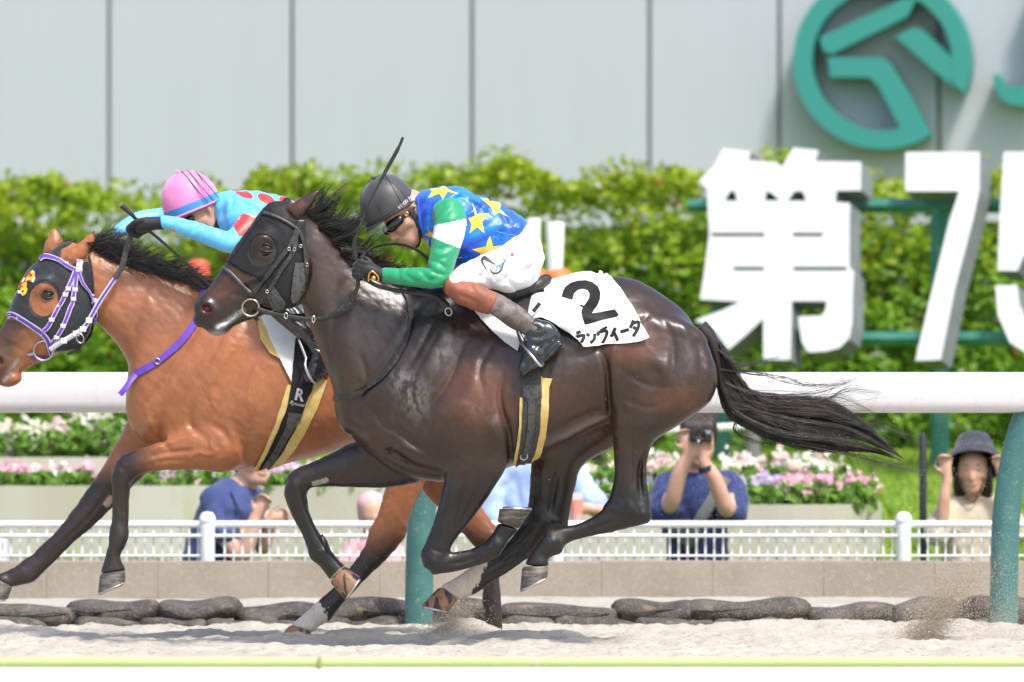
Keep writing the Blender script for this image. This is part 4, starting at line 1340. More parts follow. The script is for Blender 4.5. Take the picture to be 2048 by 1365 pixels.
KAT = [[(1362, 684), (1402, 668)], [(1352, 722), (1424, 702), (1432, 722), (1412, 762), (1378, 784)],
       [(1458, 686), (1484, 712)], [(1532, 688), (1528, 738), (1492, 776)],
       [(1598, 642), (1602, 670)], [(1572, 708), (1566, 680), (1642, 662), (1640, 710), (1604, 780)], [(1610, 632), (1622, 648)], [(1630, 624), (1642, 640)],
       [(1726, 632), (1706, 682), (1684, 718)], [(1712, 672), (1732, 715), (1748, 754)],
       [(1772, 672), (1852, 648)],
       [(1892, 562), (1880, 602), (1862, 634)], [(1884, 594), (1940, 580), (1936, 640), (1892, 714)], [(1890, 624), (1930, 652)]]
for st in KAT:
    drape('lettering', [ribbon_loop(cr7(st), 6.5, 4)], NB, M_print, nc, .0006, .0008, 4, solid=False)
ncf = drape('far_side', [[p for p in NC if p[1] < 700]], B1b, M_white_cloth, nc, .012, .003, 8, far=True, relax=4)

SP = [(928, 603), (946, 620), (962, 640), (985, 664), (1010, 686), (1036, 704), (1040, 690), (1060, 660), (1072, 620), (1060, 596), (990, 592)]
sp = drape('saddle_pad', [SP], B1b, M_satin, None, .008, .006, 5, relax=3)
tag(sp, 'pale satin saddle pad under the lower leg of the rider in blue', 'saddle pad')

SD = empty('saddle', P(1000, 590), 'small black racing saddle under the rider in white breeches', 'saddle')
f = Field((-.36, -.26, 1.36), (.20, .26, 1.62), .007)
for sy in (-1, 1):
    f.chain([(*P(905, 585)[0:1], sy * .05, P(0, 588).z, .03), (P(960, 0).x, sy * .09, P(0, 596).z, .028), (P(1020, 0).x, sy * .11, P(0, 592).z, .030), (P(1070, 0).x, sy * .09, P(0, 574).z, .028), (P(1092, 0).x, sy * .05, P(0, 560).z, .022)], .03)
f.chain([(P(905, 0).x, 0, P(0, 578).z, .035), (P(960, 0).x, 0, P(0, 590).z, .03), (P(1030, 0).x, 0, P(0, 590).z, .03), (P(1080, 0).x, 0, P(0, 566).z, .024), (P(1098, 0).x, 0, P(0, 556).z, .014)], .04, sq=.6)
f.blur(1)
link('seat', f.mesh('seat', 1), M_leather, SD)
drape('flap', [[(1000, 585), (1075, 578), (1062, 604), (1056, 640), (1040, 665), (1015, 640)]], B1b, M_leather, SD, .016, .006)
for a, b in (((1040, 602), (1095, 598)), ((1070, 634), (1086, 622))):
    tube('billet_strap', [tuple(on(B1b, *a, .035)), tuple(on(B1b, *b, .05))], .008, M_leather, SD, 8, .35, (0, 1, 0))
# stirrup leather and iron
st_o = empty('stirrup', P(1062, 715, -.3), 'steel stirrup iron round the black boot of the rider in blue', 'stirrup')
tube('stirrup_leather', [tuple(P(1030, 640, -.31)), tuple(P(1040, 672, -.325)), tuple(P(1046, 692, -.33))], .011, M_leather, st_o, 8, .3, (0, 1, 0))
tube('stirrup_leather', [tuple(P(1034, 655, -.318)), tuple(P(1046, 682, -.335))], .005, M_steel, st_o, 8)
tube('stirrup_iron', catmull([tuple(P(1043, 688, -.31)), tuple(P(1046, 692, -.352)), tuple(P(1062, 710, -.40)), tuple(P(1080, 731, -.405)), tuple(P(1086, 728, -.37)), tuple(P(1083, 718, -.285)), tuple(P(1066, 700, -.272)), tuple(P(1043, 688, -.30))], 6), .0062, M_steel, st_o, 8)

GI = empty('girth', P(1060, 840, -.28), 'black webbing girth with yellow foam edges on the dark horse', 'girth')
GB = [(1040, 690), (1078, 690), (1081, 735), (1083, 770), (1082, 810), (1078, 860), (1067, 903), (1054, 927), (1030, 929), (1038, 890), (1043, 850), (1046, 800), (1045, 750)]
drape('foam_edge', [[(1081, 752), (1086, 757), (1105, 758), (1099, 775), (1097, 800), (1095, 835), (1089, 872), (1079, 905), (1066, 928), (1048, 929), (1062, 900), (1074, 858), (1078, 810)]], B1b, M_yellow, GI, .006, .010)
drape('foam_edge', [[(1040, 795), (1050, 797), (1048, 850), (1042, 890), (1033, 926), (1026, 926), (1033, 890), (1038, 850)]], B1b, M_yellow, GI, .006, .010)
gb = drape('girth_band', [GB], B1b, M_mesh, GI, .013, .006)
BG = bvh_of(gb.data)
drape('girth_strap', [[(1046, 771), (1082, 771), (1081, 790), (1070, 802), (1069, 850), (1060, 900), (1050, 925), (1038, 926), (1048, 898), (1056, 850), (1056, 805), (1047, 794)]], BG, M_leather2, GI, .001, .004)
ring('buckle', on(BG, 1047, 911, .008), .013, .0026, M_steel, GI, 14, 1.2, .4)
drape('far_side', [[(x, r) for x, r in GB]], B1b, M_mesh, GI, .010, .006, 10, far=True)

# mane and tail
M_tail = mat('grey_black_tail_hair', (.030, .025, .022), .42, .45, noise=[(14, 3, (.085, .070, .060), .45, .75)])
rng = np.random.default_rng(11)
paths = []
crest = catmull([(612, 428), (644, 453), (672, 485), (693, 508), (708, 528)], 12)
locks = [(rng.random(), rng.normal(0, .02), (28 + 40 * rng.random()), rng.normal(0, 14), rng.normal(.7, .5)) for _ in range(60)]
for i in range(2400):
    t, yl, L, da, curl = locks[i % 60]
    t = min(max(t + rng.normal(0, .02), 0), 1); c = crest[int(t * (len(crest) - 1))]
    y = yl + rng.normal(0, .006)
    c = (c[0] + rng.normal(0, 2) - 3, c[1] + rng.normal(0, 2) + 3)
    L = L * (1.0 + .25 * t) * rng.uniform(.7, 1.05)
    ang = R(-22 + 52 * t + da + rng.normal(0, 4)); curl = curl + rng.normal(0, .12)
    p = []
    x, r = c; a = ang
    for s in range(9):
        p.append(tuple(P(x, r, y + rng.normal(0, .0015))))
        x += math.cos(a) * L / 8; r += math.sin(a) * L / 8; a += curl / 8 + rng.normal(0, .07)
        y *= 1.06
    paths.append((p, .0016, .0004))
for g in range(16):                                             # curled locks standing off
    t = rng.random() * .75; c = crest[int(t * (len(crest) - 1))]
    L0 = 70 + 40 * rng.random(); a0 = R(-30 + 42 * t + rng.normal(0, 12)); cu0 = rng.normal(-.75, .6); y0 = rng.normal(0, .03)
    for i in range(24):
        x, r = c[0] + rng.normal(0, 3), c[1] + rng.normal(0, 3); a = a0 + rng.normal(0, .07); y = y0 + rng.normal(0, .008); p = []
        L = L0 * (.75 + .3 * rng.random()); cu = cu0 + rng.normal(0, .15)
        for s in range(12):
            p.append(tuple(P(x, r, y))); u = s / 11
            x += math.cos(a) * L / 11; r += math.sin(a) * L / 11; a += (cu * (1 if u < .55 else -1.6)) / 11
        paths.append((p, .0014, .0003))
crest2 = catmull([(700, 535), (740, 556), (780, 572), (815, 584)], 10)
for i in range(1100):                                           # mane of the lower neck, blown back
    t = rng.random(); c = crest2[int(t * (len(crest2) - 1))]
    L = 40 + 42 * rng.random(); a = R(-48 + 25 * t + rng.normal(0, 11)); y = rng.normal(.03, .025); p = []
    x, r = c[0], c[1] + 4; cu = rng.normal(.7, .35)
    for s in range(9):
        p.append(tuple(P(x, r, y))); x += math.cos(a) * L / 8; r += math.sin(a) * L / 8; a += cu / 8 + rng.normal(0, .05)
    paths.append((p, .0015, .0004))
hair('mane', paths, M_hair, H1)
top = catmull([(1418, 660), (1448, 700), (1474, 752), (1500, 785), (1545, 802), (1610, 805), (1665, 806), (1720, 836), (1770, 880), (1806, 914)], 8)
bot = catmull([(1424, 690), (1432, 735), (1440, 785), (1462, 830), (1510, 858), (1570, 880), (1640, 895), (1700, 898), (1755, 906), (1812, 924)], 8)
tt = np.linspace(0, 1, 26)
def samp(c, t): return np.stack([np.interp(t, np.linspace(0, 1, len(c)), c[:, k]) for k in (0, 1)], 1)
paths = []
locks = [(rng.beta(1.1, 1.1), .42 + .58 * rng.random() ** .7, rng.uniform(0, 6.28), rng.normal(0, .10), rng.normal(0, .5)) for _ in range(75)]
for i in range(4400):
    u, e, ph, am, yc_ = locks[i % 75]
    e = e * rng.uniform(.86, 1.03); t = tt * e
    w = u + rng.normal(0, .034) * (1 - .3 * tt) + np.cumsum(rng.normal(0, .006, 26)) + am * np.sin(tt * 6 + ph) + .05 * np.sin(tt * 17 + ph * 3) * tt
    a, b = samp(top, t), samp(bot, t)
    c = a + (b - a) * w[:, None]
    y = (yc_ + rng.normal(0, .12)) * np.interp(t, [0, .2, .6, 1], [.016, .035, .05, .015])
    y = y + .02 * np.sin(t * 4 + u * 3)
    paths.append(([tuple(P(c[k, 0], c[k, 1], y[k])) for k in range(26)], .00125, .0003))
fly = [[(1440, 740), (1500, 745), (1570, 758), (1620, 770), (1685, 765), (1725, 752)], [(1450, 765), (1490, 780), (1560, 790), (1640, 785), (1700, 762)],
       [(1432, 730), (1420, 770), (1395, 790), (1370, 800)], [(1438, 760), (1415, 790), (1390, 800)], [(1470, 790), (1540, 790), (1610, 800), (1680, 795), (1750, 830)],
       [(1440, 700), (1470, 732), (1500, 728), (1560, 712)], [(1436, 700), (1480, 730), (1530, 722)], [(1560, 800), (1640, 805), (1700, 780), (1760, 790)],
       [(1640, 830), (1700, 850), (1760, 850), (1830, 880)], [(1600, 890), (1680, 905), (1760, 925), (1850, 945)], [(1480, 830), (1470, 860), (1500, 880), (1540, 890)]]
for g in fly:
    for i in range(14):
        q = catmull(np.array(g) + rng.normal(0, 5, (len(g), 2)) * np.linspace(.3, 1, len(g))[:, None], 5); y = rng.normal(0, .03)
        paths.append(([tuple(P(a, b, y)) for a, b in q], .0011, .0003))
for i in range(260):                                            # single hairs blown off the tail
    t0 = rng.uniform(.1, .8); k0 = int(t0 * (len(top) - 1)); side = rng.random()
    s0 = top[k0] * (1 - side) + bot[k0] * side; d0 = top[min(k0 + 4, len(top) - 1)] - top[max(k0 - 1, 0)]; a = math.atan2(d0[1], d0[0]) + rng.normal(-.12 if side < .5 else .12, .22)
    L = rng.uniform(40, 130); x, r = s0; y = rng.normal(0, .03); p = []; cu = rng.normal(0, .7)
    for s in range(10):
        p.append(tuple(P(x, r, y))); x += math.cos(a) * L / 9; r += math.sin(a) * L / 9; a += cu / 9
    paths.append((p, .0009, .0003))
hair('tail', paths, M_tail, H1)
dock = tube('tail_dock', catmull([tuple(P(1398, 655)), tuple(P(1420, 680)), tuple(P(1432, 715)), tuple(P(1440, 745))], 5), [.04, .039, .038, .037, .036, .034, .032, .03, .028, .026, .024, .022, .02, .018, .015, .012], M_coat, H1, 12)
set_cols(dock.data, 'coat', np.tile((.022, .016, .013), (len(dock.data.vertices), 1)))
# ================================================================== near rider (blue silks with yellow stars)
M_skin = mat('skin', (.56, .33, .23), .5, .4, sss=.12, noise=[(25, 3, (.60, .30, .21), .45, .75)], bump=(150, .15, .0008))
M_blue = mat('royal_blue_satin', (.012, .085, .58), .38, .5, sheen=.2, noise=[(5, 2, (.004, .20, .80), .42, .62, (1, 1, 2.2))], bump=[(26, .30, .006, (1, 1, 1)), (9, .35, .015, (1.6, 1, .7))])
M_star = mat('yellow_satin', (.88, .60, .03), .4, .5, sheen=.2, noise=[(18, 2, (.85, .68, .16), .45, .7)], bump=[(26, .30, .006)])
M_sleeve = mat('green_white_satin', attr='cloth', rough=.4, spec=.5, sheen=.2, noise=[(16, 2, .72, .5, .8)], bump=[(26, .3, .006), (11, .3, .012)])
M_breech = mat('white_breeches', (.82, .82, .84), .55, .4, sheen=.1, noise=[(6, 2, (.74, .75, .79), .5, .75)], bump=[(22, .25, .006), (8, .3, .015, (.6, 1, 2))])
M_gaiter = mat('rust_brown_leather', (.30, .10, .055), .55, .4, noise=[(12, 4, (.22, .075, .045), .45, .7), (90, 3, .75, .5, .75)], bump=[(60, .3, .002), (10, .2, .01)])
M_boot = mat('black_boot', (.016, .017, .02), .2, .55, coat=.4, noise=[(35, 5, (.10, .095, .09), .60, .72)], bump=[(20, .3, .008), (55, .2, .003)])
M_boot_d = mat('dusty_boot_shaft', (.115, .09, .078), .6, .35, noise=[(22, 4, (.24, .21, .20), .45, .68), (120, 4, .55, .5, .75)], bump=[(90, .3, .002)])
M_helm = mat('dark_grey_helmet_cover', (.042, .040, .043), .46, .4, sheen=.25, noise=[(9, 2, (.055, .052, .055), .4, .7)], bump=[(7, .12, .01)])
M_glove = mat('black_glove', (.013, .013, .015), .6, .35, sheen=.2, bump=[(60, .35, .004)])
M_lens = mat('dark_goggle_lens', (.008, .009, .010), .06, .6, coat=.6)
M_gold = mat('gold_trim', (.80, .42, .10), .3, .5, 1.0)
M_visor = mat('clear_visor', (.7, .75, .72), .25, .2, alpha=.16)
M_white = mat('white_plastic', (.80, .80, .80), .35, .5)

J1 = empty('person', P(1040, 590, 0), 'person in blue star silks and dark helmet crouched riding the dark horse', 'person')
HF1 = HeadFrame(P(818, 436, 0), (-.6, -.8), (-.8, .6), R(16))
# one continuous body under the clothes
f = Field((-.72, -.46, .98), (.26, .44, 2.02), .0065)
head_sdf(f, HF1, 1.0)
f.chain([HF1(-.03, 0, -.06, .050), C(838, 432, 0, .052), C(868, 440, 0, .06)], .03)
f.chain([C(880, 442, 0, .085), C(930, 456, 0, .10), C(990, 468, 0, .085), C(1040, 508, 0, .085)], .03, sq=.7)
for sd in (-1, 1):
    f.chain([C(892, 430, sd * .13, .045), C(890, 460, sd * .19, .038), C(876, 545, sd * .265, .033), C(830, 554, sd * .24, .030), C(770, 550, sd * .20, .024), C(745, 546, sd * .198, .022)], .03)
    f.chain([C(1045, 518, sd * .09, .07), C(960, 546, sd * .19, .054), C(908, 576, sd * .255, .036), C(950, 594, sd * .283, .032), C(1030, 636, sd * .308, .028), C(1072, 664, sd * .323, .026), C(1050, 732, sd * .333, .014)], .03)
f.blur(1)
body = link('body', f.mesh('body', 1), M_skin, J1)
# finer head on top of the neck keeps to the same surface
f = Field((-.66, -.17, 1.60), (-.28, .17, 2.00), .0036)
head_sdf(f, HF1, 1.02)
f.chain([HF1(-.03, 0, -.05, .054), C(838, 430, 0, .058)], .03)
f.blur(1)
link('face', f.mesh('face', 1), M_skin, J1)
lp = [HF1(.0795, s, -.0605) for s in (-.021, -.010, 0, .010, .021)]
lp = [HF1(.0835 + .010 * (1 - abs(s) / .024), s, -.0608) for s in (-.020, -.010, 0, .010, .020)]
tube('mouth', catmull(lp, 4), .003, mat('lip', (.38, .12, .10), .45), J1, 6)

# silks
f = Field((-.46, -.26, 1.30), (.14, .26, 2.02), .006)
f.loft([(834, 392, 842, 462, .085, 0), (860, 378, 862, 498, .145, 0), (900, 373, 892, 524, .178, 0), (945, 384, 920, 533, .178, 0),
        (990, 403, 948, 528, .172, 0), (1026, 425, 982, 516, .165, 0), (1056, 446, 1018, 504, .16, 0)], k=.02, e=2.4, cap=(.3, .12))
for (pts, w, a) in (([(872, 385), (862, 420), (858, 460)], .010, -.008), ([(850, 395), (846, 430), (850, 470)], .008, -.007), ([(1015, 440), (1000, 470), (985, 500)], .010, -.006),
                    ([(1035, 450), (1015, 478)], .008, -.007), ([(940, 500), (970, 480), (1010, 462)], .010, -.007), ([(930, 480), (965, 470), (990, 450)], .012, .005),
                    ([(880, 500), (915, 505), (945, 515)], .010, -.006), ([(860, 470), (870, 495), (890, 512)], .009, -.007), ([(905, 380), (940, 395), (975, 415)], .014, .006),
                    ([(930, 400), (960, 420), (990, 440)], .009, -.005), ([(1000, 425), (1020, 455)], .008, -.005)):
    f.stroke(pts, w, a * 1.6)
f.wrinkle(.013, .30, .036, .75, 5); f.wrinkle(.005, .16, .020, .2, 9)
f.blur(1)
silk = link('silks', f.mesh('silks', 1), M_blue, J1)
BS = bvh_of(silk.data)
def cr2(pts): return [(680 + x / 3.1016, 260 + y / 3.1016) for x, y in pts]
STARS = [[(820, 450), (850, 525), (926, 520), (882, 570), (896, 642), (850, 606), (800, 646), (818, 590), (793, 548), (836, 535)],
         [(868, 424), (915, 428), (955, 450), (1002, 452), (988, 492), (1046, 542), (985, 515), (955, 532), (938, 485), (905, 455)],
         [(930, 656), (948, 722), (1018, 712), (965, 742), (985, 790), (905, 772), (860, 800), (870, 765), (820, 742), (905, 722)],
         [(545, 425), (572, 385), (556, 368), (612, 366), (650, 348), (668, 368), (738, 402), (668, 386), (636, 430), (618, 398)],
         [(540, 590), (558, 632), (600, 640), (600, 690), (575, 668), (525, 652), (553, 636)],
         [(690, 775), (715, 786), (768, 792), (715, 800), (690, 830)]]
for s in STARS:
    drape('star', [cr2(s)], BS, M_star, silk, .0012, .001, 4, solid=False)
tube('collar', path_on(BS, [(836, 398), (838, 420), (842, 445), (850, 470)], .003), .006, M_blue, silk, 8)
tube('seam', path_on(BS, [(860, 452), (900, 448), (960, 455), (1010, 468), (1035, 472)], .0005), .0016, M_blue, silk, 5)

# sleeves
def sleeve(sd):
    f = Field((-.60, -.42 if sd < 0 else -.02, 1.42), (-.10, .02 if sd < 0 else .42, 1.94), .0055)
    f.chain([C(898, 428, sd * .145, .070), C(900, 455, sd * .19, .068), C(888, 505, sd * .235, .060), C(877, 546, sd * .268, .051), C(862, 556, sd * .268, .047),
             C(820, 555, sd * .240, .040), C(785, 552, sd * .212, .033), C(771, 550, sd * .203, .031)], .02)
    if sd < 0:
        for (pts, w, a) in (([(893, 540), (878, 528), (862, 522)], .007, -.008), ([(896, 552), (872, 548), (850, 530)], .006, -.007), ([(880, 560), (858, 560), (840, 540)], .007, -.006),
                            ([(925, 445), (905, 450), (880, 448)], .008, -.005), ([(910, 490), (890, 500), (868, 500)], .009, -.006), ([(905, 465), (890, 478)], .012, .006), ([(845, 570), (825, 560), (805, 548)], .007, -.005),
                            ([(900, 515), (880, 520), (865, 512)], .006, -.005), ([(800, 538), (800, 570)], .005, -.006)):
            f.stroke(pts, w, a * 1.5)
    f.wrinkle(.0045, .14, .024, .9 if sd < 0 else .2, 15)
    f.blur(1)
    me = f.mesh('sleeve', 1)
    v = verts_np(me); px, row = PXR(v)
    t = (px - 900) * -.22 + (row - 420) * .97        # along the upper arm
    upper = (row < 520) & (px > 850)
    c = np.tile((.012, .30, .125), (len(v), 1))
    edge0 = 31 - (px - 869) * .2; edge1 = 57 + (px - 869) * .39
    w = upper & (row - 420 > edge0) & (row - 420 < edge1 + 0)
    c[w] = (.80, .80, .83)
    set_cols(me, 'cloth', c)
    return link('sleeve', me, M_sleeve, J1)
sl = sleeve(-1); sleeve(1)

# gloves
def glove(sd, wr, pc, mt, parent, yb=0.0, fist=None):
    lo = P(min(wr[0], pc[0]) - 55, max(wr[1], pc[1]) + 45, yb); hi = P(max(wr[0], pc[0]) + 30, min(wr[1], pc[1]) - 45, yb)
    y0, y1 = sorted((sd * .08, sd * .30))
    f = Field((lo.x, y0 + yb, lo.z), (hi.x, y1 + yb, hi.z), .0035)
    K = lambda px, row, y, r: C(px, row, y, r, yb)
    f.chain([K(wr[0], wr[1], sd * .203, .028), K((wr[0] + pc[0]) / 2 + 4, (wr[1] + pc[1]) / 2, sd * .202, .031), K(pc[0], pc[1], sd * .20, .034)], .015)
    dx, dr = pc[0] - wr[0], pc[1] - wr[1]; l = math.hypot(dx, dr); dx /= l; dr /= l
    nx, nr = -dr, dx
    if nr < 0: nx, nr = -nx, -nr
    for i in range(4):
        o = (-13 + 9 * i); ln = (1.0, 1.12, 1.05, .85)[i]
        b = (pc[0] + nx * o + dx * 4, pc[1] + nr * o + dr * 4)
        f.chain([K(b[0], b[1], sd * .215, .0125), K(b[0] + dx * 15 * ln, b[1] + dr * 15 * ln + 1, sd * .214, .0118), K(b[0] + dx * 20 * ln, b[1] + dr * 20 * ln + 5, sd * .190, .0112),
                 K(b[0] + dx * 10 * ln, b[1] + dr * 10 * ln + 7, sd * .166, .0105), K(b[0] + dx * 2, b[1] + dr * 2 + 6, sd * .168, .010)], .006)
    f.chain([K(pc[0] - dx * 12 - nx * 8, pc[1] - dr * 12 - nr * 8, sd * .19, .015), K(pc[0] + dx * 4 - nx * 20, pc[1] + dr * 4 - nr * 20, sd * .186, .0125),
             K(pc[0] + dx * 17 - nx * 21, pc[1] + dr * 17 - nr * 21, sd * .178, .0115)], .008)
    f.blur(1)
    return link('glove', f.mesh('glove', 1), mt, parent)
g1 = glove(-1, (760, 551), (733, 541), M_glove, J1)
glove(1, (760, 548), (733, 538), M_glove, J1)
q = [P(737, 563, -.236), P(738, 549, -.242), P(744, 543, -.244), P(752, 549, -.242), P(757, 556, -.238), P(755, 566, -.236)]
tube('gold_cuff_trim', catmull([tuple(p) for p in q], 3), .0038, M_gold, g1, 8)
bm = bmesh.new(); bmesh.ops.create_icosphere(bm, subdivisions=2, radius=.011, matrix=Matrix.Translation(P(747, 557, -.24)) @ Matrix.Diagonal((1, .5, 1, 1)))
link('gold_emblem', bm_mesh('gold_emblem', bm), M_gold, g1)

# breeches
f = Field((-.36, -.40, 1.34), (.22, .40, 1.92), .006)
f.loft([(1028, 440, 1006, 505, .13, 0), (1056, 452, 1020, 545, .165, 0), (1078, 478, 1030, 575, .165, 0), (1090, 515, 1060, 574, .13, 0)], k=.03, e=2.3, cap=(.15, .12))
for sd in (-1, 1):
    f.loft([(1050, 470, 1072, 566, .095, sd * .10), (1005, 492, 1024, 586, .092, sd * .15), (960, 512, 978, 578, .078, sd * .195), (922, 530, 938, 578, .066, sd * .23),
            (898, 548, 912, 590, .058, sd * .25)], k=.04, e=2.2, cap=(.3, .3))
for (pts, w, a) in (([(1068, 495), (1045, 515), (1030, 540)], .012, -.007), ([(1080, 525), (1055, 538), (1035, 555)], .010, -.008), ([(1062, 478), (1045, 482)], .008, -.004),
                    ([(1020, 545), (1010, 560), (1002, 578)], .009, -.009), ([(990, 545), (984, 560), (976, 574)], .008, -.008), ([(970, 545), (960, 556), (950, 565)], .008, -.007),
                    ([(1040, 560), (1050, 545), (1070, 540)], .010, -.007), ([(1000, 560), (992, 572)], .006, -.006), ([(930, 545), (950, 552), (965, 560)], .007, -.005), ([(1045, 500), (1020, 525)], .016, .006)):
    f.stroke(pts, w, a * 1.7, (-.5, 0))
f.wrinkle(.005, .28, .032, -.75, 25)
f.blur(1)
br = link('breeches', f.mesh('breeches', 1), M_breech, J1)
BB = bvh_of(br.data)
MB_d = mat('dark_brown_print', (.05, .033, .03), .6); MB_b = mat('blue_print', (.05, .25, .60), .6); MB_r = mat('pink_heart_print', (.75, .06, .10), .6)
for st, w in (([(876, 806), (895, 797), (925, 812), (962, 836)], [3, 9, 6, 2]), ([(878, 806), (888, 832), (902, 856), (918, 880)], [5, 3.5, 2, 1]), ([(930, 862), (945, 884), (972, 890), (1000, 868), (1018, 820), (1048, 786)], [1.2, 2.5, 3.2, 3, 2.5, 1.2])):
    drape('logo', [ribbon_loop(cr2(st), w, 5)], BB, MB_d, br, .001, .001, 3, solid=False)
for st in ([(962, 848), (978, 842), (990, 836)], [(978, 842), (972, 866), (964, 878)], [(986, 852), (996, 838), (998, 852), (990, 858)], [(1000, 836), (1008, 816), (1004, 838), (1010, 842)], [(1012, 808), (1018, 792), (1016, 812)]):
    drape('logo_script', [ribbon_loop(cr2(st), 2.0, 4)], BB, MB_b, br, .001, .001, 3, solid=False)
drape('logo_heart', [cr2([(1068, 770), (1074, 762), (1080, 768), (1078, 780), (1070, 786), (1058, 778), (1058, 768), (1063, 763)])], BB, MB_r, br, .001, .001, 3, solid=False)

# gaiters and boots
def lower_leg(sd):
    y0, y1 = sorted((sd * .16, sd * .42))
    f = Field((-.32, y0, 1.30), (.02, y1, 1.60), .006)
    f.loft([(893, 556, 897, 592, .048, sd * .255), (904, 558, 914, 607, .058, sd * .265), (925, 562, 930, 614, .058, sd * .275), (955, 568, 950, 622, .055, sd * .285), (999, 588, 981, 630, .052, sd * .30)],
           k=.01, e=2.2, cap=(.5, .05))
    if sd < 0:
        for pts in ([(905, 562), (925, 572), (945, 572)], [(915, 590), (935, 598), (960, 610)], [(940, 572), (950, 585)]):
            f.stroke(pts, .006, -.009)
    f.wrinkle(.003, .06, .03, .6, 35)
    f.blur(1)
    link('gaiter', f.mesh('gaiter', 1), M_gaiter, J1)
    f = Field((-.12, y0 - .03, 1.10), (.26, y1 + .03, 1.52), .006)
    f.loft([(990, 584, 972, 624, .047, sd * .298), (1010, 594, 990, 634, .048, sd * .302), (1042, 614, 1020, 656, .044, sd * .312), (1064, 632, 1045, 668, .039, sd * .318), (1082, 648, 1056, 682, .04, sd * .322)], k=.01, e=2.2, cap=(.1, .4))
    f.blur(1)
    sh = f.mesh('boot_shaft', 1)
    f = Field((-.06, y0 - .05, 1.08), (.28, y1 + .05, 1.42), .0055)
    f.loft([(1068, 636, 1050, 674, .041, sd * .32), (1090, 648, 1054, 692, .042, sd * .322)], k=.01, e=2.2, cap=(.1, .3))
    f.loft([(1092, 645, 1122, 684, .034, sd * .322), (1074, 648, 1110, 702, .040, sd * .325), (1055, 680, 1090, 716, .044, sd * .33), (1044, 712, 1068, 733, .044, sd * .333), (1036, 734, 1050, 748, .036, sd * .335)], k=.02, e=2.3, cap=(.35, .5))
    f.loft([(1118, 682, 1126, 692, .034, sd * .325), (1092, 712, 1098, 719, .042, sd * .33), (1060, 736, 1064, 743, .042, sd * .333), (1042, 750, 1044, 755, .030, sd * .335)], k=.004, e=3, cap=(.3, .5))   # sole
    if sd < 0:
        for pts in ([(1058, 672), (1075, 676), (1095, 668)], [(1056, 690), (1075, 692), (1092, 684)], [(1060, 656), (1080, 660)], [(1070, 700), (1085, 690)]):
            f.stroke(pts, .006, -.012)
    f.wrinkle(.0025, .09, .02, .4, 45)
    f.blur(1)
    b = link('boot', f.mesh('boot', 1), M_boot, J1)
    s = link('boot_shaft', sh, M_boot_d, None); s.parent = b
    return b
b1 = lower_leg(-1); lower_leg(1)

# helmet, goggles, strap, visor
hc = P(781, 419, 0); hup = (-.48, -.10, .88); hfw = (-.88, -.22, -.48)
hel = dome('helmet', hc, hup, hfw, .124, .108, .146, M_helm, J1, drop=.014)
BHm = bvh_of(hel.data)
u = Vector(hup).normalized(); fw = Vector(hfw); fw = (fw - u * fw.dot(u)).normalized(); sdv = u.cross(fw)
if sdv.y > 0: sdv = -sdv
def HP(a, b, c): return tuple(hc + fw * a + sdv * b + u * c)
rim = [HP(.126 * math.cos(t), .110 * math.sin(t), -.013) for t in np.linspace(0, 2 * math.pi, 41)]
V, F = tube_vf(rim, .0055, 8, False); link('rim_band', mesh_py('rim_band', V, F), M_leather, hel)
# short peak
V, F = [], []
for i, (r, hh) in enumerate(((1.0, -.012), (1.08, -.020), (1.14, -.030), (1.135, -.034), (1.06, -.026), (.98, -.018))):
    for k in range(15):
        t = R(-62 + 124 * k / 14); g = 1 + (r - 1) * math.cos(t * 1.3) ** .7 if abs(t * 1.3) < math.pi / 2 else 1
        V.append(HP(.124 * g * math.cos(t), .108 * g * math.sin(t), -.012 + (hh + .012) * max(0, math.cos(t * 1.3)) ** .5))
for i in range(5):
    for k in range(14): F.append((i * 15 + k, i * 15 + k + 1, (i + 1) * 15 + k + 1, (i + 1) * 15 + k))
link('peak', mesh_py('peak', V, F), M_helm, hel)
for a in (0, 60, 120):
    pts = [HP(.1255 * math.cos(t) * math.cos(R(a)), .1095 * math.cos(t) * math.sin(R(a)), .1535 * math.sin(t)) for t in np.linspace(.05, math.pi - .05, 24)]
    V, F = tube_vf(pts, .0012, 5, False); link('seam', mesh_py('seam', V, F), M_helm, hel)
bm = bmesh.new(); bmesh.ops.create_uvsphere(bm, u_segments=12, v_segments=8, radius=.012, matrix=Matrix.Translation(Vector(HP(0, 0, .153))) @ Matrix.Diagonal((1, 1, .7, 1)))
link('button', bm_mesh('button', bm), M_helm, hel)
text_on('lettering', 'KOSEI MI', (798, 420), (826, 395), 6.5, BHm, M_white, hel, bold=.0, shear=.2, off=.002)
for o_ in (0, .012):
    pts = [HP(-.04 - o_ + .02 * math.cos(t), .1095 * math.cos(t) * .96, .1535 * math.sin(t) * .93) for t in np.linspace(-.1, math.pi + .1, 24)]
    V, F = tube_vf(pts, .0022, 5, False); link('goggle_strap', mesh_py('goggle_strap', V, F), M_leather, hel)
f = Field((-.66, -.16, 1.62), (-.32, .14, 1.92), .004)
for sd in (-1, 1):
    f.chain([HF1(.100, sd * .014, .012, .020), HF1(.096, sd * .038, .014, .026), HF1(.060, sd * .070, .016, .021)], .012)
f.blur(1)
gg = link('goggles', f.mesh('goggles', 1), M_lens, J1)
tube('strap', catmull([HF1(.06, .078, .016), HF1(.02, .086, .02), HF1(-.03, .088, .024), HF1(-.07, .07, .03)], 5), .008, M_leather, gg, 8, .3, (0, 1, 0))
ring('hinge', P(813, 428, -.105), .007, .003, M_gold, gg, 12)
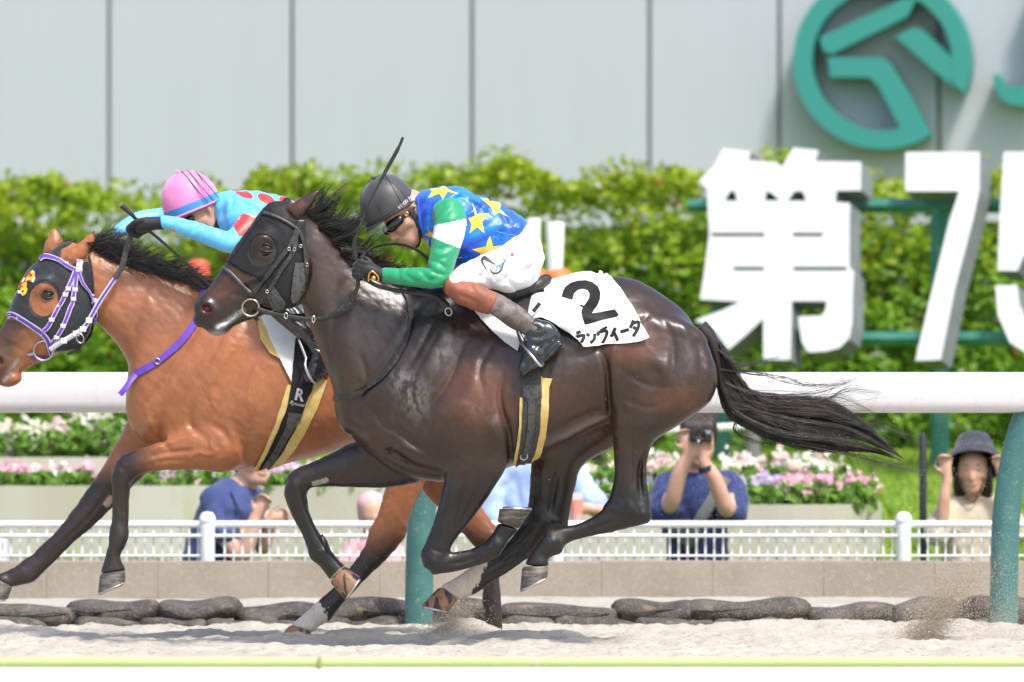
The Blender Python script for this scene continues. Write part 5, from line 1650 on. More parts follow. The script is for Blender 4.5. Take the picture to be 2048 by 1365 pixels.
tube('chin_strap', catmull([HF1(.005, .088, .02), HF1(.002, .082, -.02), HF1(.012, .070, -.055), HF1(.035, .045, -.098), HF1(.05, 0, -.114), HF1(.035, -.045, -.098)], 5), .011, M_leather, hel, 8, .3, (0, 1, 0))
V, F = [], []
for i in range(9):
    t = R(-58 + 116 * i / 8)
    for j in range(6):
        g = j / 5
        V.append(HP(.128 * math.cos(t) * (1.02 + .03 * math.sin(g * math.pi)), .112 * math.sin(t), -.022 - .052 * g * (.6 + .4 * math.cos(t))))
for i in range(8):
    for j in range(5): F.append((i * 6 + j, i * 6 + j + 1, (i + 1) * 6 + j + 1, (i + 1) * 6 + j))
link('visor', mesh_py('visor', V, F), M_visor, hel)

wh = tube('whip', catmull([tuple(P(806, 275, -.24)), tuple(P(795, 300, -.238)), tuple(P(762, 360, -.232)), tuple(P(734, 415, -.226)), tuple(P(716, 463, -.22)), tuple(P(708, 490, -.21)), tuple(P(712, 520, -.20))], 4),
          [.006, .0062, .0062, .006] + [.0085] * 4 + [.0055, .004, .004, .0042] + [.0045] * 4 + [.005, .006, .008, .0095] + [.0105] * 4 + [.009] * 5, M_leather, None, 8)
tag(wh, 'black riding whip held upright before the dark helmet', 'whip')
# ================================================================== far horse (bright bay) at 1.1 m behind
Y2 = 1.1
def build_horse2():
    a = P(-70, 1300, Y2); b = P(1030, 440, Y2)
    f = Field((a.x, -.42, .02), (b.x, .42, b.z + .06), .006)
    L = lambda st, **k: f.loft(st, yb=Y2, **k)
    L([(330, 690, 280, 865, .14, 0), (390, 612, 350, 915, .20, 0, .1), (450, 568, 435, 940, .235, 0, .28), (530, 568, 522, 936, .262, 0, .34), (620, 572, 622, 916, .285, 0, .26),
       (700, 568, 692, 893, .29, 0, .2), (770, 560, 762, 870, .275, 0, .16), (840, 562, 820, 850, .262, 0, .16), (900, 588, 872, 845, .24, 0, .12), (948, 628, 925, 820, .20, 0, .05), (980, 682, 972, 785, .15, 0)],
      k=.02, e=2.15, cap=(.5, .45))
    L([(462, 580, 285, 870, .17, 0, .2), (398, 572, 262, 800, .145, 0, .3), (342, 549, 261, 738, .122, 0, .35), (287, 534, 236, 690, .105, 0, .35), (237, 520, 205, 655, .094, 0, .25), (205, 508, 192, 625, .086, 0, .1), (182, 492, 180, 600, .08, 0)],
      k=.05, e=2.2, cap=(.3, .3))
    L([(136, 486, 184, 566, .075, 0), (101, 507, 186, 640, .092, 0, .05), (70, 530, 160, 685, .093, 0, .12), (46, 562, 118, 704, .082, 0, .16), (28, 605, 78, 724, .068, 0, .1), (13, 640, 52, 736, .058, 0),
       (-8, 670, 36, 750, .054, 0, -.05), (-27, 697, 22, 764, .053, 0, -.05), (-38, 712, 2, 768, .047, 0)], k=.018, e=2.35, cap=(.4, .34))
    def W(px, row): return P(px, row, Y2)
    for sy in (-1, 1):
        c = W(140, 640); f.ball((c.x, sy * .060, c.z), (.105, .032, .115), .03)
        c = W(90, 572); f.ball((c.x, sy * .078, c.z), (.045, .024, .03), .025, rot=.95)
        c = W(2, 722); f.ball((c.x, sy * .046, c.z), (.034, .018, .03), .018, rot=-.6)
    c = W(22, 760); f.ball((c.x, 0, c.z), (.05, .045, .03), .012, rot=.25)
    # near fore
    L([(450, 830, 480, 930, .09, -.16), (405, 850, 450, 945, .085, -.165), (364, 865, 402, 940, .07, -.165), (312, 888, 334, 941, .055, -.16), (270, 900, 292, 945, .047, -.155), (242, 912, 268, 956, .044, -.15)], k=.035, e=2.15, cap=(.3, .4))
    L([(232, 922, 272, 940, .044, -.15), (223, 952, 263, 966, .043, -.15), (225, 982, 259, 988, .035, -.15), (225, 1015, 258, 1015, .028, -.15), (223, 1045, 257, 1045, .027, -.15), (217, 1073, 258, 1071, .035, -.15),
       (217, 1092, 251, 1092, .034, -.15), (210, 1115, 241, 1114, .030, -.15), (201, 1146, 252, 1140, .037, -.15)], k=.012, e=2.1, cap=(.3, .15))
    # far fore
    L([(320, 800, 400, 900, .09, .12), (258, 842, 340, 930, .08, .13), (236, 880, 298, 944, .068, .14), (205, 935, 258, 980, .055, .14), (166, 992, 222, 1018, .046, .14), (133, 1038, 182, 1056, .043, .14), (104, 1072, 146, 1086, .036, .14),
       (72, 1102, 112, 1120, .027, .14), (45, 1124, 86, 1146, .030, .14), (25, 1137, 68, 1163, .035, .14), (8, 1146, 42, 1169, .032, .14), (-12, 1152, 22, 1174, .037, .14)], k=.03, e=2.15, cap=(.3, .15))
    # near hind
    L([(800, 760, 985, 790, .11, -.155), (790, 840, 950, 860, .10, -.155), (785, 900, 890, 915, .085, -.155), (778, 945, 858, 952, .070, -.15), (768, 985, 838, 992, .058, -.15), (757, 1025, 818, 1036, .05, -.15), (742, 1056, 812, 1072, .045, -.15),
       (726, 1098, 774, 1118, .034, -.15), (704, 1130, 740, 1150, .027, -.15), (676, 1166, 706, 1186, .026, -.15), (650, 1190, 682, 1212, .032, -.15), (628, 1210, 664, 1236, .035, -.15), (606, 1230, 642, 1252, .031, -.15), (582, 1250, 624, 1264, .036, -.15)],
      k=.035, e=2.15, cap=(.3, .15))
    # far hind
    L([(820, 800, 960, 800, .10, .15), (825, 900, 940, 870, .09, .15), (842, 975, 932, 920, .078, .14), (880, 1020, 952, 984, .06, .14), (922, 1064, 974, 1030, .048, .14), (948, 1092, 1000, 1062, .044, .14)], k=.035, e=2.15, cap=(.3, .4))
    L([(950, 1068, 1003, 1068, .042, .14), (960, 1095, 1002, 1092, .033, .14), (965, 1130, 1000, 1130, .027, .14), (966, 1165, 999, 1165, .027, .14), (965, 1200, 1002, 1200, .034, .14), (970, 1240, 1004, 1240, .033, .14), (974, 1285, 1006, 1285, .033, .14)], k=.012, e=2.1, cap=(.3, .15))
    # ears
    L([(125, 512, 162, 527, .026, -.062), (145, 495, 176, 510, .028, -.066), (168, 477, 187, 488, .018, -.07), (183, 464, 191, 472, .009, -.072), (190, 457, 193, 460, .004, -.072)], k=.008, e=2, cap=(.3, .3))
    L([(85, 508, 127, 494, .028, .062), (90, 485, 124, 481, .030, .066), (99, 469, 118, 467, .018, .07), (105, 457, 111, 457, .005, .07)], k=.008, e=2, cap=(.3, .3))
    S = lambda pts, w, a, yr=(-9, 9): f.stroke(pts, w, a, yr, yb=Y2)
    nr = (-.5, -.03)
    S([(430, 600), (385, 680), (335, 760), (290, 815)], .016, -.012)
    S([(300, 560), (275, 640), (268, 720)], .018, -.006)
    S([(470, 700), (440, 740), (425, 790), (440, 830)], .0055, .007, nr); S([(520, 720), (500, 780), (505, 830)], .0055, .006, nr); S([(380, 700), (350, 740), (345, 790)], .0055, .006, nr); S([(490, 630), (450, 710), (400, 790)], .05, .018); S([(460, 650), (430, 710), (385, 790)], .009, -.006)
    S([(540, 700), (510, 790), (470, 860)], .055, .012); S([(500, 690), (470, 770), (420, 850)], .010, -.006)
    S([(390, 805), (385, 850), (420, 880)], .014, -.010, nr); S([(330, 820), (325, 870), (345, 905)], .012, -.010, nr); S([(300, 800), (300, 850), (318, 880)], .02, .008)
    S([(420, 845), (455, 870), (470, 920)], .016, -.010, nr); S([(455, 880), (462, 920)], .03, .010, nr)
    S([(390, 870), (330, 890), (285, 905)], .007, .010, nr); S([(440, 900), (420, 910), (400, 905), (380, 920)], .0055, .008, nr); S([(430, 870), (425, 890), (440, 905)], .0055, .007, nr); S([(400, 900), (340, 905), (300, 915)], .009, -.013, nr); S([(390, 920), (330, 922), (285, 935)], .010, -.006, nr); S([(420, 890), (405, 905), (410, 920)], .004, .004, nr)
    S([(242, 970), (246, 1040), (246, 1065)], .006, -.006, nr); S([(236, 935), (246, 948)], .012, .005, nr)
    S([(230, 960), (180, 1030), (130, 1080), (90, 1120)], .008, -.006, (.03, .5))
    S([(790, 980), (770, 1040), (755, 1075)], .010, -.006, nr); S([(750, 1090), (700, 1155)], .006, -.005, nr)
    for x in (560, 590, 620, 650, 680): S([(x, 740), (x - 6, 800), (x - 16, 860)], .010, -.003)
    S([(24, 690), (45, 672), (60, 655)], .006, .006); S([(30, 740), (18, 752), (4, 766)], .0045, -.010); S([(5, 700), (25, 690), (40, 700)], .010, -.005); S([(56, 708), (40, 728), (26, 746)], .005, -.006)
    S([(170, 690), (186, 650), (186, 600)], .010, -.012); S([(80, 590), (100, 598)], .010, -.005); S([(78, 562), (95, 560), (108, 568)], .006, .005)
    for sy in (-1, 1):
        c = W(-1, 722); f.ball((c.x, sy * .066, c.z), (.024, .026, .019), .005, sub=True, rot=-.7)
        c = W(95, 590); f.ball((c.x, sy * .106, c.z), (.030, .018, .021), .008, sub=True, rot=.35)
    c = W(160, 490); f.ball((c.x, -.095, c.z), (.030, .012, .009), .006, sub=True, rot=.75)
    f.wrinkle(.0035, .09, .03, -.9, 4, False); f.wrinkle(.0025, .035, .018, -.7, 14, True)
    f.blur(1)
    V, F = f.verts_faces()
    S_ = np.zeros_like(V); n = np.zeros(len(V))
    for i, j in ((0, 1), (1, 2), (2, 3), (3, 0)):
        np.add.at(S_, F[:, i], V[F[:, j]]); np.add.at(n, F[:, i], 1); np.add.at(S_, F[:, j], V[F[:, i]]); np.add.at(n, F[:, j], 1)
    V = .5 * V + .5 * S_ / n[:, None]
    V[:, 1] += Y2
    return mesh_np('body', V, F)

def coat2(me):
    v = verts_np(me); px, row = PXR(v); y = v[:, 1] - Y2; n = len(v)
    bay = np.array((.34, .122, .050)); red = np.array((.42, .155, .062)); brn = np.array((.20, .068, .03)); blk = np.array((.030, .021, .018))
    nz = vnoise(px / 60, row / 60, 7)
    c = bay + (red - bay) * nz[:, None]
    k = np.clip(np.exp(-((px - 290) / 70) ** 2 - ((row - 640) / 90) ** 2) * .55, 0, 1)
    c = c + (brn - c) * k[:, None]
    d = np.zeros(n)
    nf = (y < 0) & (row > 840) & (px < 480)
    d = np.where(nf, np.maximum((1 - smooth01(px, 255, 335)) * smooth01(row + .12 * (px - 280), 882, 900), smooth01(row, 940, 975) * (px < 300)), d)
    ff = (y > .03) & (px < 330) & (row > 880)
    d = np.where(ff, np.maximum(d, smooth01(row, 915, 975)), d)
    hd = (px > 560) & (row > 940)
    d = np.where(hd, np.maximum(d, smooth01(row + .25 * (px - 800) * (y < 0), 1010, 1110)), d)
    d = np.maximum(d, .85 * (1 - smooth01(px + (row - 700) * .4, 5, 75)) * (row > 640))
    d = np.maximum(d, .75 * np.exp(-((px - 96) / 13) ** 2 - ((row - 590) / 10) ** 2))
    d = np.maximum(d, .8 * smooth01(-row + .9 * (px - 180), -470, -459) * (px > 170) * (px < 200) * (row < 480))
    d = np.maximum(d, .55 * np.exp(-(pl_dist(px, row, [(180, 500), (300, 536), (440, 575)]) / 7) ** 2))
    c = c + (blk - c) * np.clip(d, 0, 1)[:, None]
    j = 12 * (vnoise(px / 5, row / 5, 9) - .5)
    m = (y < 0) & (px > 540) & (px < 690) & (row > 1180) & ((px - 640) * .75 + (1200 - row) * .6 * 1 + j < -4)
    m2 = m & ~((px > 655))
    c[m2] = (.62, .56, .48)
    m = (y > 0) & (pl_dist(px, row, [(222, 998), (214, 1008)]) < 7); c[m] = (.35, .27, .22)
    # foam at the lips
    g = np.exp(-(pl_dist(px, row, [(36, 722), (22, 742), (8, 762)]) / 4.5) ** 2) * .8 * (.4 + .6 * vnoise(px / 3, row / 3, 3))
    c = c + (np.array((.45, .42, .40)) - c) * np.clip(g, 0, 1)[:, None]
    m = np.exp(-((px + 2) / 9) ** 2 - ((row - 722) / 9) ** 2) * (np.abs(y) < .055)
    c = c + (np.array((.10, .02, .025)) - c) * np.clip(m, 0, 1)[:, None]
    set_cols(me, 'coat', np.clip(c, .004, 1))

M_bay = mat('bright_bay_coat', attr='coat', rough=.34, spec=.5, sheen=.0, noise=[(9, 3, .80, .45, .75), (140, 2, .86, .4, .7, (1, 1, .25))], bump=[(16, .10, .012), (60, .14, .004, (1, 1, .4)), (260, .22, .0016, (1, 1, .2))])
M_purple = mat('purple_nylon', (.14, .055, .42), .5, .4, bump=(300, .3, .0006))
M_wedge = mat('white_nylon', (.60, .56, .64), .5, .4, bump=(300, .3, .0006))
M_hood2 = mat('black_mesh_hood', (.012, .014, .017), .55, .4, sheen=.2, noise=[(420, 0, 2.2, .5, .6)], bump=[(420, .4, .0008), (16, .15, .008)])

H2 = empty('race_horse', P(640, 1290, Y2), 'bright bay racehorse with purple bridle galloping behind the dark horse', 'horse')
h2me = build_horse2(); coat2(h2me)
h2 = link('body', h2me, M_bay, H2)
B2 = bvh_of(h2me)
hoof('hoof', H2, (200, 1148), (254, 1141), (197, 1187), (253, 1163), -.15, .056, M_hoof, M_steel, Y2)
hoof('hoof', H2, (-14, 1154), (28, 1174), (-32, 1200), (18, 1198), .14, .056, M_hoof, M_steel, Y2)
hoof('hoof', H2, (580, 1250), (626, 1262), (560, 1274), (622, 1282), -.15, .056, M_hoof_b, M_steel, Y2)
hoof('hoof', H2, (972, 1262), (1008, 1262), (962, 1292), (1010, 1290), .14, .056, M_hoof, M_steel, Y2)
eye(H2, B2, 95, 590, Y2, .024)

HOOD2 = [(150, 478), (128, 484), (98, 504), (66, 530), (42, 560), (22, 606), (12, 630), (24, 634), (46, 644), (66, 656), (88, 672), (104, 696), (118, 706), (132, 712), (152, 700), (176, 680), (186, 656), (188, 600), (184, 540), (176, 510), (165, 520), (140, 528), (124, 514), (128, 504), (140, 496)]
hood2 = shell('horse_hood', h2me, lambda px, row, v: polymask(px, row, HOOD2) & (((px - 88 - (row - 600) * .0) / 30) ** 2 + ((row - 599) / 35) ** 2 > 1) & ~((v[:, 1] < Y2 - .05) & (row < 522) & (px > 124)) & ~((v[:, 1] > Y2 + .035) & (row < 500) & (px < 124)),
              .0045, M_hood2, None, 8)
tag(hood2, 'black mesh hood with small gold emblem on the bay horse', 'horse hood')
BH2 = bvh_of(h2me, hood2.data)
tube('eye_hole_binding', path_on(BH2, [(88 + 30.5 * math.cos(a), 599 + 35.5 * math.sin(a)) for a in np.linspace(0, 2 * math.pi, 40)], .002, Y2, n=2), .0035, M_hood2, hood2, 6)
tube('edge_binding', path_on(BH2, [(178, 512), (184, 545), (187, 600), (186, 650), (178, 676), (155, 698), (134, 710)], .002, Y2), .006, M_leather, hood2, 6)
em = {'e_y': mat('gold_thread', (.72, .50, .04), .55), 'e_r': mat('red_thread', (.55, .05, .03), .55), 'e_w': mat('white_thread', (.75, .75, .72), .55)}
def c7(p): return [(x / 8, 440 + y / 8) for x, y in p]
for st, w, k in (([(380, 1010), (440, 940), (500, 850), (545, 880), (530, 920)], 7, 'e_r'), ([(330, 1110), (370, 1010), (430, 960), (500, 960)], 8, 'e_r'), ([(500, 830), (545, 890), (480, 950), (420, 940)], 4.5, 'e_y'),
                 ([(360, 1060), (420, 1020), (400, 1090)], 5, 'e_y'), ([(340, 1120), (420, 1100), (400, 1170), (350, 1200)], 6, 'e_y'), ([(500, 950), (555, 930), (520, 1000)], 5, 'e_w'), ([(290, 1160), (350, 1150)], 6, 'e_w'),
                 ([(515, 820), (555, 845)], 3, 'e_w'), ([(360, 1000), (400, 930)], 3, 'e_w'), ([(420, 990), (470, 900)], 3, 'e_y')):
    drape('emblem', [ribbon_loop(c7(st), w, 4)], BH2, em[k], hood2, .002 + .001 * 'rwy'.index(k[-1]), .0008, 3, Y2, solid=False)

BR2 = empty('bridle', P(100, 640, Y2), 'purple and white nylon bridle with round bit ring on the bay horse', 'bridle')
def two_tone(nm, pts, w, par=None, off=.005, far=True):
    par = par or BR2
    a = strap(nm, pts, w, BH2, M_wedge, par, off, .004, Y2)
    t = strap('stripe', pts, w * .6, BH2, M_purple, None, off + .0045, .0015, Y2); t.parent = a
    if far: strap(nm, pts, w, BH2, M_purple, par, off, .004, Y2, far=True)
two_tone('browband', [(80, 520), (88, 515), (100, 515), (119, 521), (135, 532), (152, 541)], 9)
two_tone('cheekpiece', [(150, 544), (137, 576), (125, 602), (116, 617), (98, 652), (88, 662)], 9, off=.006)
two_tone('cheekpiece', [(153, 544), (149, 577), (145, 606), (140, 618), (128, 650), (116, 671), (102, 690)], 9, off=.007)
two_tone('throat_latch', [(157, 545), (165, 567), (180, 586), (189, 605), (194, 630), (188, 650)], 6.5, off=.007)
two_tone('noseband', [(16, 634), (25, 630), (46, 641), (66, 654), (84, 667), (97, 684), (104, 712)], 11, off=.006)
strap('headpiece', [(159, 518), (157, 546)], 12, BH2, M_wedge, BR2, .008, .004, Y2)
strap('chin_strap', [(60, 714), (84, 716), (104, 716)], 6, BH2, M_purple, BR2, .006, .004, Y2)
for x, r in ((137, 578), (131, 590), (150, 580), (147, 598), (104, 640), (127, 652), (114, 674), (186, 600), (158, 540)):
    c = on(BH2, x, r, .012, Y2)
    bm = bmesh.new(); box_bm(bm, (c.x - .012, c.y - .003, c.z - .009), (c.x + .012, c.y + .003, c.z + .009), .002)
    link('buckle', bm_mesh('buckle', bm), M_wedge, BR2, True, 40)
ring('bit_ring', P(87, 702, Y2 - .085), .042, .0042, M_steel, BR2)
tube('bit_bar', [tuple(P(70, 707, Y2 - .08)), tuple(P(60, 709, Y2 - .07)), tuple(P(50, 711, Y2 - .045))], [.009, .008, .005], M_steel, BR2)
RE2 = empty('reins', P(160, 660, Y2 - .15), 'purple and white reins with black rubber grip on the bay horse', 'reins')
q = catmull([tuple(P(100, 700, Y2 - .09)), tuple(P(119, 687, Y2 - .105)), tuple(P(156, 665, Y2 - .125)), tuple(P(172, 651, Y2 - .13)), tuple(P(200, 602, Y2 - .14)), tuple(P(231, 556, Y2 - .15))], 8)
tube('rein', q, .0112, M_wedge, RE2, 8, .3, (0, 1, 0)); tube('stripe', [tuple(Vector(p) + Vector((0, -.0022, 0))) for p in q[18:]], .0058, M_purple, RE2, 8, .3, (0, 1, 0))
tube('rein_grip', catmull([tuple(P(230, 557, Y2 - .152)), tuple(P(244, 534, Y2 - .158)), tuple(P(251, 505, Y2 - .165)), tuple(P(262, 470, Y2 - .18))], 6), .0125, M_leather2, RE2, 8, .4, (0, 1, 0))
tube('rein', catmull([tuple(P(100, 700, Y2 + .09)), tuple(P(190, 620, Y2 + .15)), tuple(P(262, 470, Y2 + .18))], 6), .010, M_purple, RE2, 8, .3, (0, 1, 0))
for t in (10, 15, 21, 26):
    p = q[t]; bm = bmesh.new(); box_bm(bm, (p[0] - .014, p[1] - .006, p[2] - .012), (p[0] + .014, p[1] + .006, p[2] + .012), .003)
    link('buckle', bm_mesh('buckle', bm), M_white, RE2, True, 40)
ring('rein_ring', P(160, 677, Y2 - .135), .022, .0028, M_steel, RE2, 16, .7, .4)
ns2 = strap('neck_strap', [(402, 552), (407, 578), (403, 615), (388, 650), (359, 687), (322, 719), (288, 740), (272, 748)], 13, B2, M_purple, None, .004, .005, Y2)
tag(ns2, 'purple neck strap with loose end round the bay horse', 'strap')
tube('loose_end', catmull([tuple(P(276, 745, Y2 - .13)), tuple(P(262, 760, Y2 - .16)), tuple(P(250, 778, Y2 - .18)), tuple(P(240, 790, Y2 - .18))], 5), .013, M_purple, ns2, 8, .2, (.4, 1, 0))
ring('buckle', on(B2, 316, 724, .012, Y2), .014, .0025, M_steel, ns2, 12, .8, .7)

# saddle pad, girth, saddle of the bay horse
sp2 = drape('saddle_pad', [[(515, 600), (524, 640), (545, 690), (562, 722), (583, 765), (590, 720), (594, 672), (610, 640), (640, 600)]], B2, M_white_cloth, None, .010, .005, 5, Y2, relax=3)
tag(sp2, 'white saddle pad with cream foam edge on the bay horse', 'saddle pad')
drape('foam_edge', [[(508, 600), (514, 640), (522, 680), (540, 708), (566, 722), (548, 690), (530, 650), (522, 610)]], B2, M_yellow, sp2, .004, .010, 5, Y2)
GI2 = empty('girth', P(575, 840, Y2 - .28), 'black girth with white R lettering and yellow foam edges on the bay horse', 'girth')
drape('foam_edge', [[(633, 752), (655, 762), (646, 790), (628, 830), (608, 868), (586, 900), (562, 926), (530, 936), (556, 905), (585, 860), (606, 815), (620, 780)]], B2, M_yellow, GI2, .006, .010, 5, Y2)
drape('foam_edge', [[(576, 770), (584, 772), (572, 820), (552, 870), (530, 912), (516, 937), (508, 936), (528, 900), (552, 845), (566, 800)]], B2, M_yellow, GI2, .006, .010, 5, Y2)
G2 = [(592, 680), (632, 690), (636, 740), (625, 780), (610, 815), (590, 858), (562, 905), (535, 936), (514, 937), (534, 905), (556, 860), (574, 815), (583, 770), (588, 720)]
gb2 = drape('girth_band', [G2], B2, M_print, GI2, .013, .006, 5, Y2)
BG2 = bvh_of(gb2.data)
drape('girth_strap', [[(578, 826), (606, 828), (600, 845), (588, 858), (572, 885), (548, 925), (534, 936), (524, 936), (545, 905), (566, 868), (572, 850)]], BG2, M_leather2, GI2, .001, .004, 5, Y2)
M_silver = mat('silver_print', (.55, .55, .55), .5)
text_on('lettering', 'R', (588, 799), (607, 803), 23, BG2, M_silver, GI2, Y2, bold=.03)
text_on('lettering', 'Ryusei', (578, 808), (609, 815), 7.5, BG2, M_silver, GI2, Y2, shear=.35)
drape('far_side', [G2], B2, M_print, GI2, .010, .006, 12, Y2, far=True)
SD2 = empty('saddle', P(600, 580, Y2), 'small black racing saddle on the bay horse behind the dark horse head', 'saddle')
a = P(480, 640, Y2); b = P(700, 530, Y2)
f = Field((a.x, Y2 - .26, a.z), (b.x, Y2 + .26, b.z), .009)
for sy in (-1, 0, 1):
    f.chain([C(500, 572, sy * .05, .035, Y2), C(560, 584, sy * .09, .03, Y2), C(620, 580, sy * .10, .03, Y2), C(675, 560, sy * .05, .02, Y2)], .04)
f.blur(1); link('seat', f.mesh('seat', 1), M_leather, SD2)

# mane
rng = np.random.default_rng(21); paths = []
cr = catmull([(172, 488), (205, 508), (245, 522), (290, 533), (345, 549), (400, 572), (440, 585)], 12)
for i in range(2600):
    t = rng.random() ** .9; c = cr[int(t * (len(cr) - 1))]
    L = (48 + 40 * rng.random()) * (1 - .25 * t); a = R(-38 + 40 * t + rng.normal(0, 13)); cu = rng.normal(.75, .45); y = rng.normal(0, .03) ; p = []
    x, r = c[0] + rng.normal(0, 2), c[1] + 4 + abs(rng.normal(0, 3))
    for s in range(10):
        p.append(tuple(P(x, r, Y2 + y))); x += math.cos(a) * L / 9; r += math.sin(a) * L / 9; a += cu / 9 + rng.normal(0, .07); y *= 1.05
    paths.append((p, .0017, .0004))
for i in range(700):                                    # near-side fringe over the crest
    t = rng.random(); c = cr[int(t * (len(cr) - 1))]
    L = 24 + 26 * rng.random(); a = R(15 + rng.normal(0, 15)); p = []; x, r = c[0], c[1] - 2
    for s in range(7):
        q0 = on(B2, x, r, .006, Y2); p.append(tuple(q0)); x += math.cos(a) * L / 6; r += math.sin(a) * L / 6; a += .03
    paths.append((p, .0016, .0004))
for i in range(60):
    p = []; x, r = 128 + rng.normal(0, 9), 496 + rng.normal(0, 2); a = R(-60 + rng.normal(0, 25)); cu = rng.normal(1.2, .8)
    for s in range(8):
        p.append(tuple(P(x, r, Y2 + rng.normal(0, .003)))); x += math.cos(a) * 4; r += math.sin(a) * 4; a += cu / 7
    paths.append((p, .001, .0003))
hair('mane', paths, M_hair, H2)
paths = []
for i in range(700):
    q = catmull(np.array([(970, 670), (1020, 750), (1090, 820), (1160, 875), (1222, 945)]) + rng.normal(0, 9, (5, 2)) * np.array((.4, .7, 1, 1.2, 1.4))[:, None], 5); q = q[:int(len(q) * (.7 + .3 * rng.random()))]; y = rng.normal(0, .03)
    paths.append(([tuple(P(a, b, Y2 + y)) for a, b in q], .0016, .0004))
hair('tail', paths, M_hair, H2)
# ================================================================== far rider (light blue silks, pink cap)
M_lblue = mat('sky_blue_satin', (.12, .50, .85), .42, .5, sheen=.2, noise=[(7, 2, (.17, .58, .92), .42, .65), (30, 2, .85, .5, .8)], bump=[(26, .3, .006), (9, .35, .014)])
M_red = mat('red_satin', (.72, .035, .03), .42, .5, sheen=.2, bump=[(26, .3, .006)])
M_pink = mat('pink_helmet_cover', (.82, .22, .47), .5, .4, sheen=.3, noise=[(8, 2, (.86, .30, .55), .4, .7)], bump=[(8, .1, .008)])
J2 = empty('person', P(600, 560, Y2), 'person in light blue silks and pink helmet riding the bay horse', 'person')
HF2 = HeadFrame(P(408, 430, Y2), (-.55, -.83), (-.83, .55), R(6))
a = P(200, 790, Y2); b = P(740, 330, Y2)
f = Field((a.x, Y2 - .42, a.z), (b.x, Y2 + .42, b.z), .008)
head_sdf(f, HF2, 1.0)
f.chain([HF2(-.03, 0, -.06, .052), C(436, 436, 0, .054, Y2), C(470, 440, 0, .07, Y2)], .03)
f.chain([C(490, 450, 0, .085, Y2), C(550, 465, 0, .10, Y2), C(615, 490, 0, .085, Y2), C(650, 520, 0, .075, Y2)], .03, sq=.7)
for sd in (-1, 1):
    f.chain([C(500, 440, sd * .13, .045, Y2), C(485, 465, sd * .20, .038, Y2), C(458, 488, sd * .25, .034, Y2), C(400, 468, sd * .23, .032, Y2), C(330, 448, sd * .20, .024, Y2), C(300, 452, sd * .19, .02, Y2)], .03)
    f.chain([C(652, 525, sd * .09, .065, Y2), C(600, 545, sd * .19, .055, Y2), C(530, 580, sd * .255, .038, Y2), C(560, 615, sd * .285, .032, Y2), C(620, 670, sd * .30, .027, Y2), C(640, 705, sd * .31, .024, Y2), C(630, 752, sd * .32, .016, Y2)], .03)
f.blur(1); link('body', f.mesh('body', 1), M_skin, J2)
a = P(400, 600, Y2); b = P(720, 350, Y2)
f = Field((a.x, -.26, a.z), (b.x, .26, b.z), .007)
f.loft([(436, 390, 446, 465, .085, 0), (466, 384, 462, 498, .14, 0), (510, 384, 498, 522, .175, 0), (560, 393, 540, 535, .178, 0), (600, 408, 575, 540, .17, 0), (635, 430, 605, 530, .16, 0), (655, 450, 630, 520, .155, 0)], k=.02, e=2.4, cap=(.3, .15), yb=Y2)
for pts, w, am in (([(450, 395), (448, 430), (455, 465)], .008, -.008), ([(470, 390), (462, 425)], .008, -.006), ([(500, 400), (530, 420), (560, 440)], .012, .005), ([(480, 400), (510, 425), (540, 450)], .009, -.006), ([(560, 410), (580, 440)], .009, -.006)):
    f.stroke(pts, w, am * 1.6, yb=Y2)
f.wrinkle(.012, .26, .035, .5, 6)
f.blur(1)
V, F = f.verts_faces(); V[:, 1] += Y2
silk2 = link('silks', mesh_np('silks', V, F), M_lblue, J2)
BS2 = bvh_of(silk2.data)
for cx, cy, rx, ry in ((488, 388, 18, 7), (532, 398, 17, 9), (572, 404, 14, 9), (610, 424, 16, 11)):
    drape('dot', [[(cx + rx * math.cos(t), cy + ry * math.sin(t) + (rx * math.cos(t)) * .35) for t in np.linspace(0, 2 * math.pi, 25)[:-1]]], BS2, M_red, silk2, .0012, .001, 4, Y2, solid=False)
for sd in (-1, 1):
    a = P(225, 530, Y2); b = P(540, 390, Y2)
    y0, y1 = sorted((sd * .05, sd * .40))
    f = Field((a.x, y0 + Y2, a.z), (b.x, y1 + Y2, b.z), .006)
    if sd < 0:
        f.chain([C(508, 440, sd * .15, .062, Y2), C(492, 462, sd * .20, .058, Y2), C(464, 484, sd * .25, .048, Y2), C(440, 480, sd * .245, .044, Y2), C(390, 462, sd * .225, .040, Y2), C(345, 448, sd * .205, .033, Y2), C(328, 446, sd * .20, .031, Y2)], .02)
        for pts in ([(470, 470), (450, 480), (440, 500)], [(455, 465), (440, 475)], [(480, 470), (465, 490)], [(400, 455), (380, 470)], [(360, 445), (350, 462)]):
            f.stroke(pts, .006, -.007, yb=Y2)
    else:
        f.chain([C(480, 430, sd * .15, .06, Y2), C(430, 430, sd * .24, .055, Y2), C(330, 436, sd * .27, .045, Y2), C(285, 440, sd * .24, .04, Y2), C(258, 450, sd * .20, .034, Y2), C(240, 462, sd * .16, .03, Y2)], .02)
    f.wrinkle(.004, .13, .024, .9, 16)
    f.blur(1)
    me = f.mesh('sleeve', 1); sv = link('sleeve', me, M_lblue, J2)
    if sd < 0:
        drape('patch', [[(452, 446), (472, 432), (490, 428), (520, 440), (505, 470), (478, 472), (466, 452)]], bvh_of(me), M_red, sv, .0012, .001, 4, Y2, solid=False)
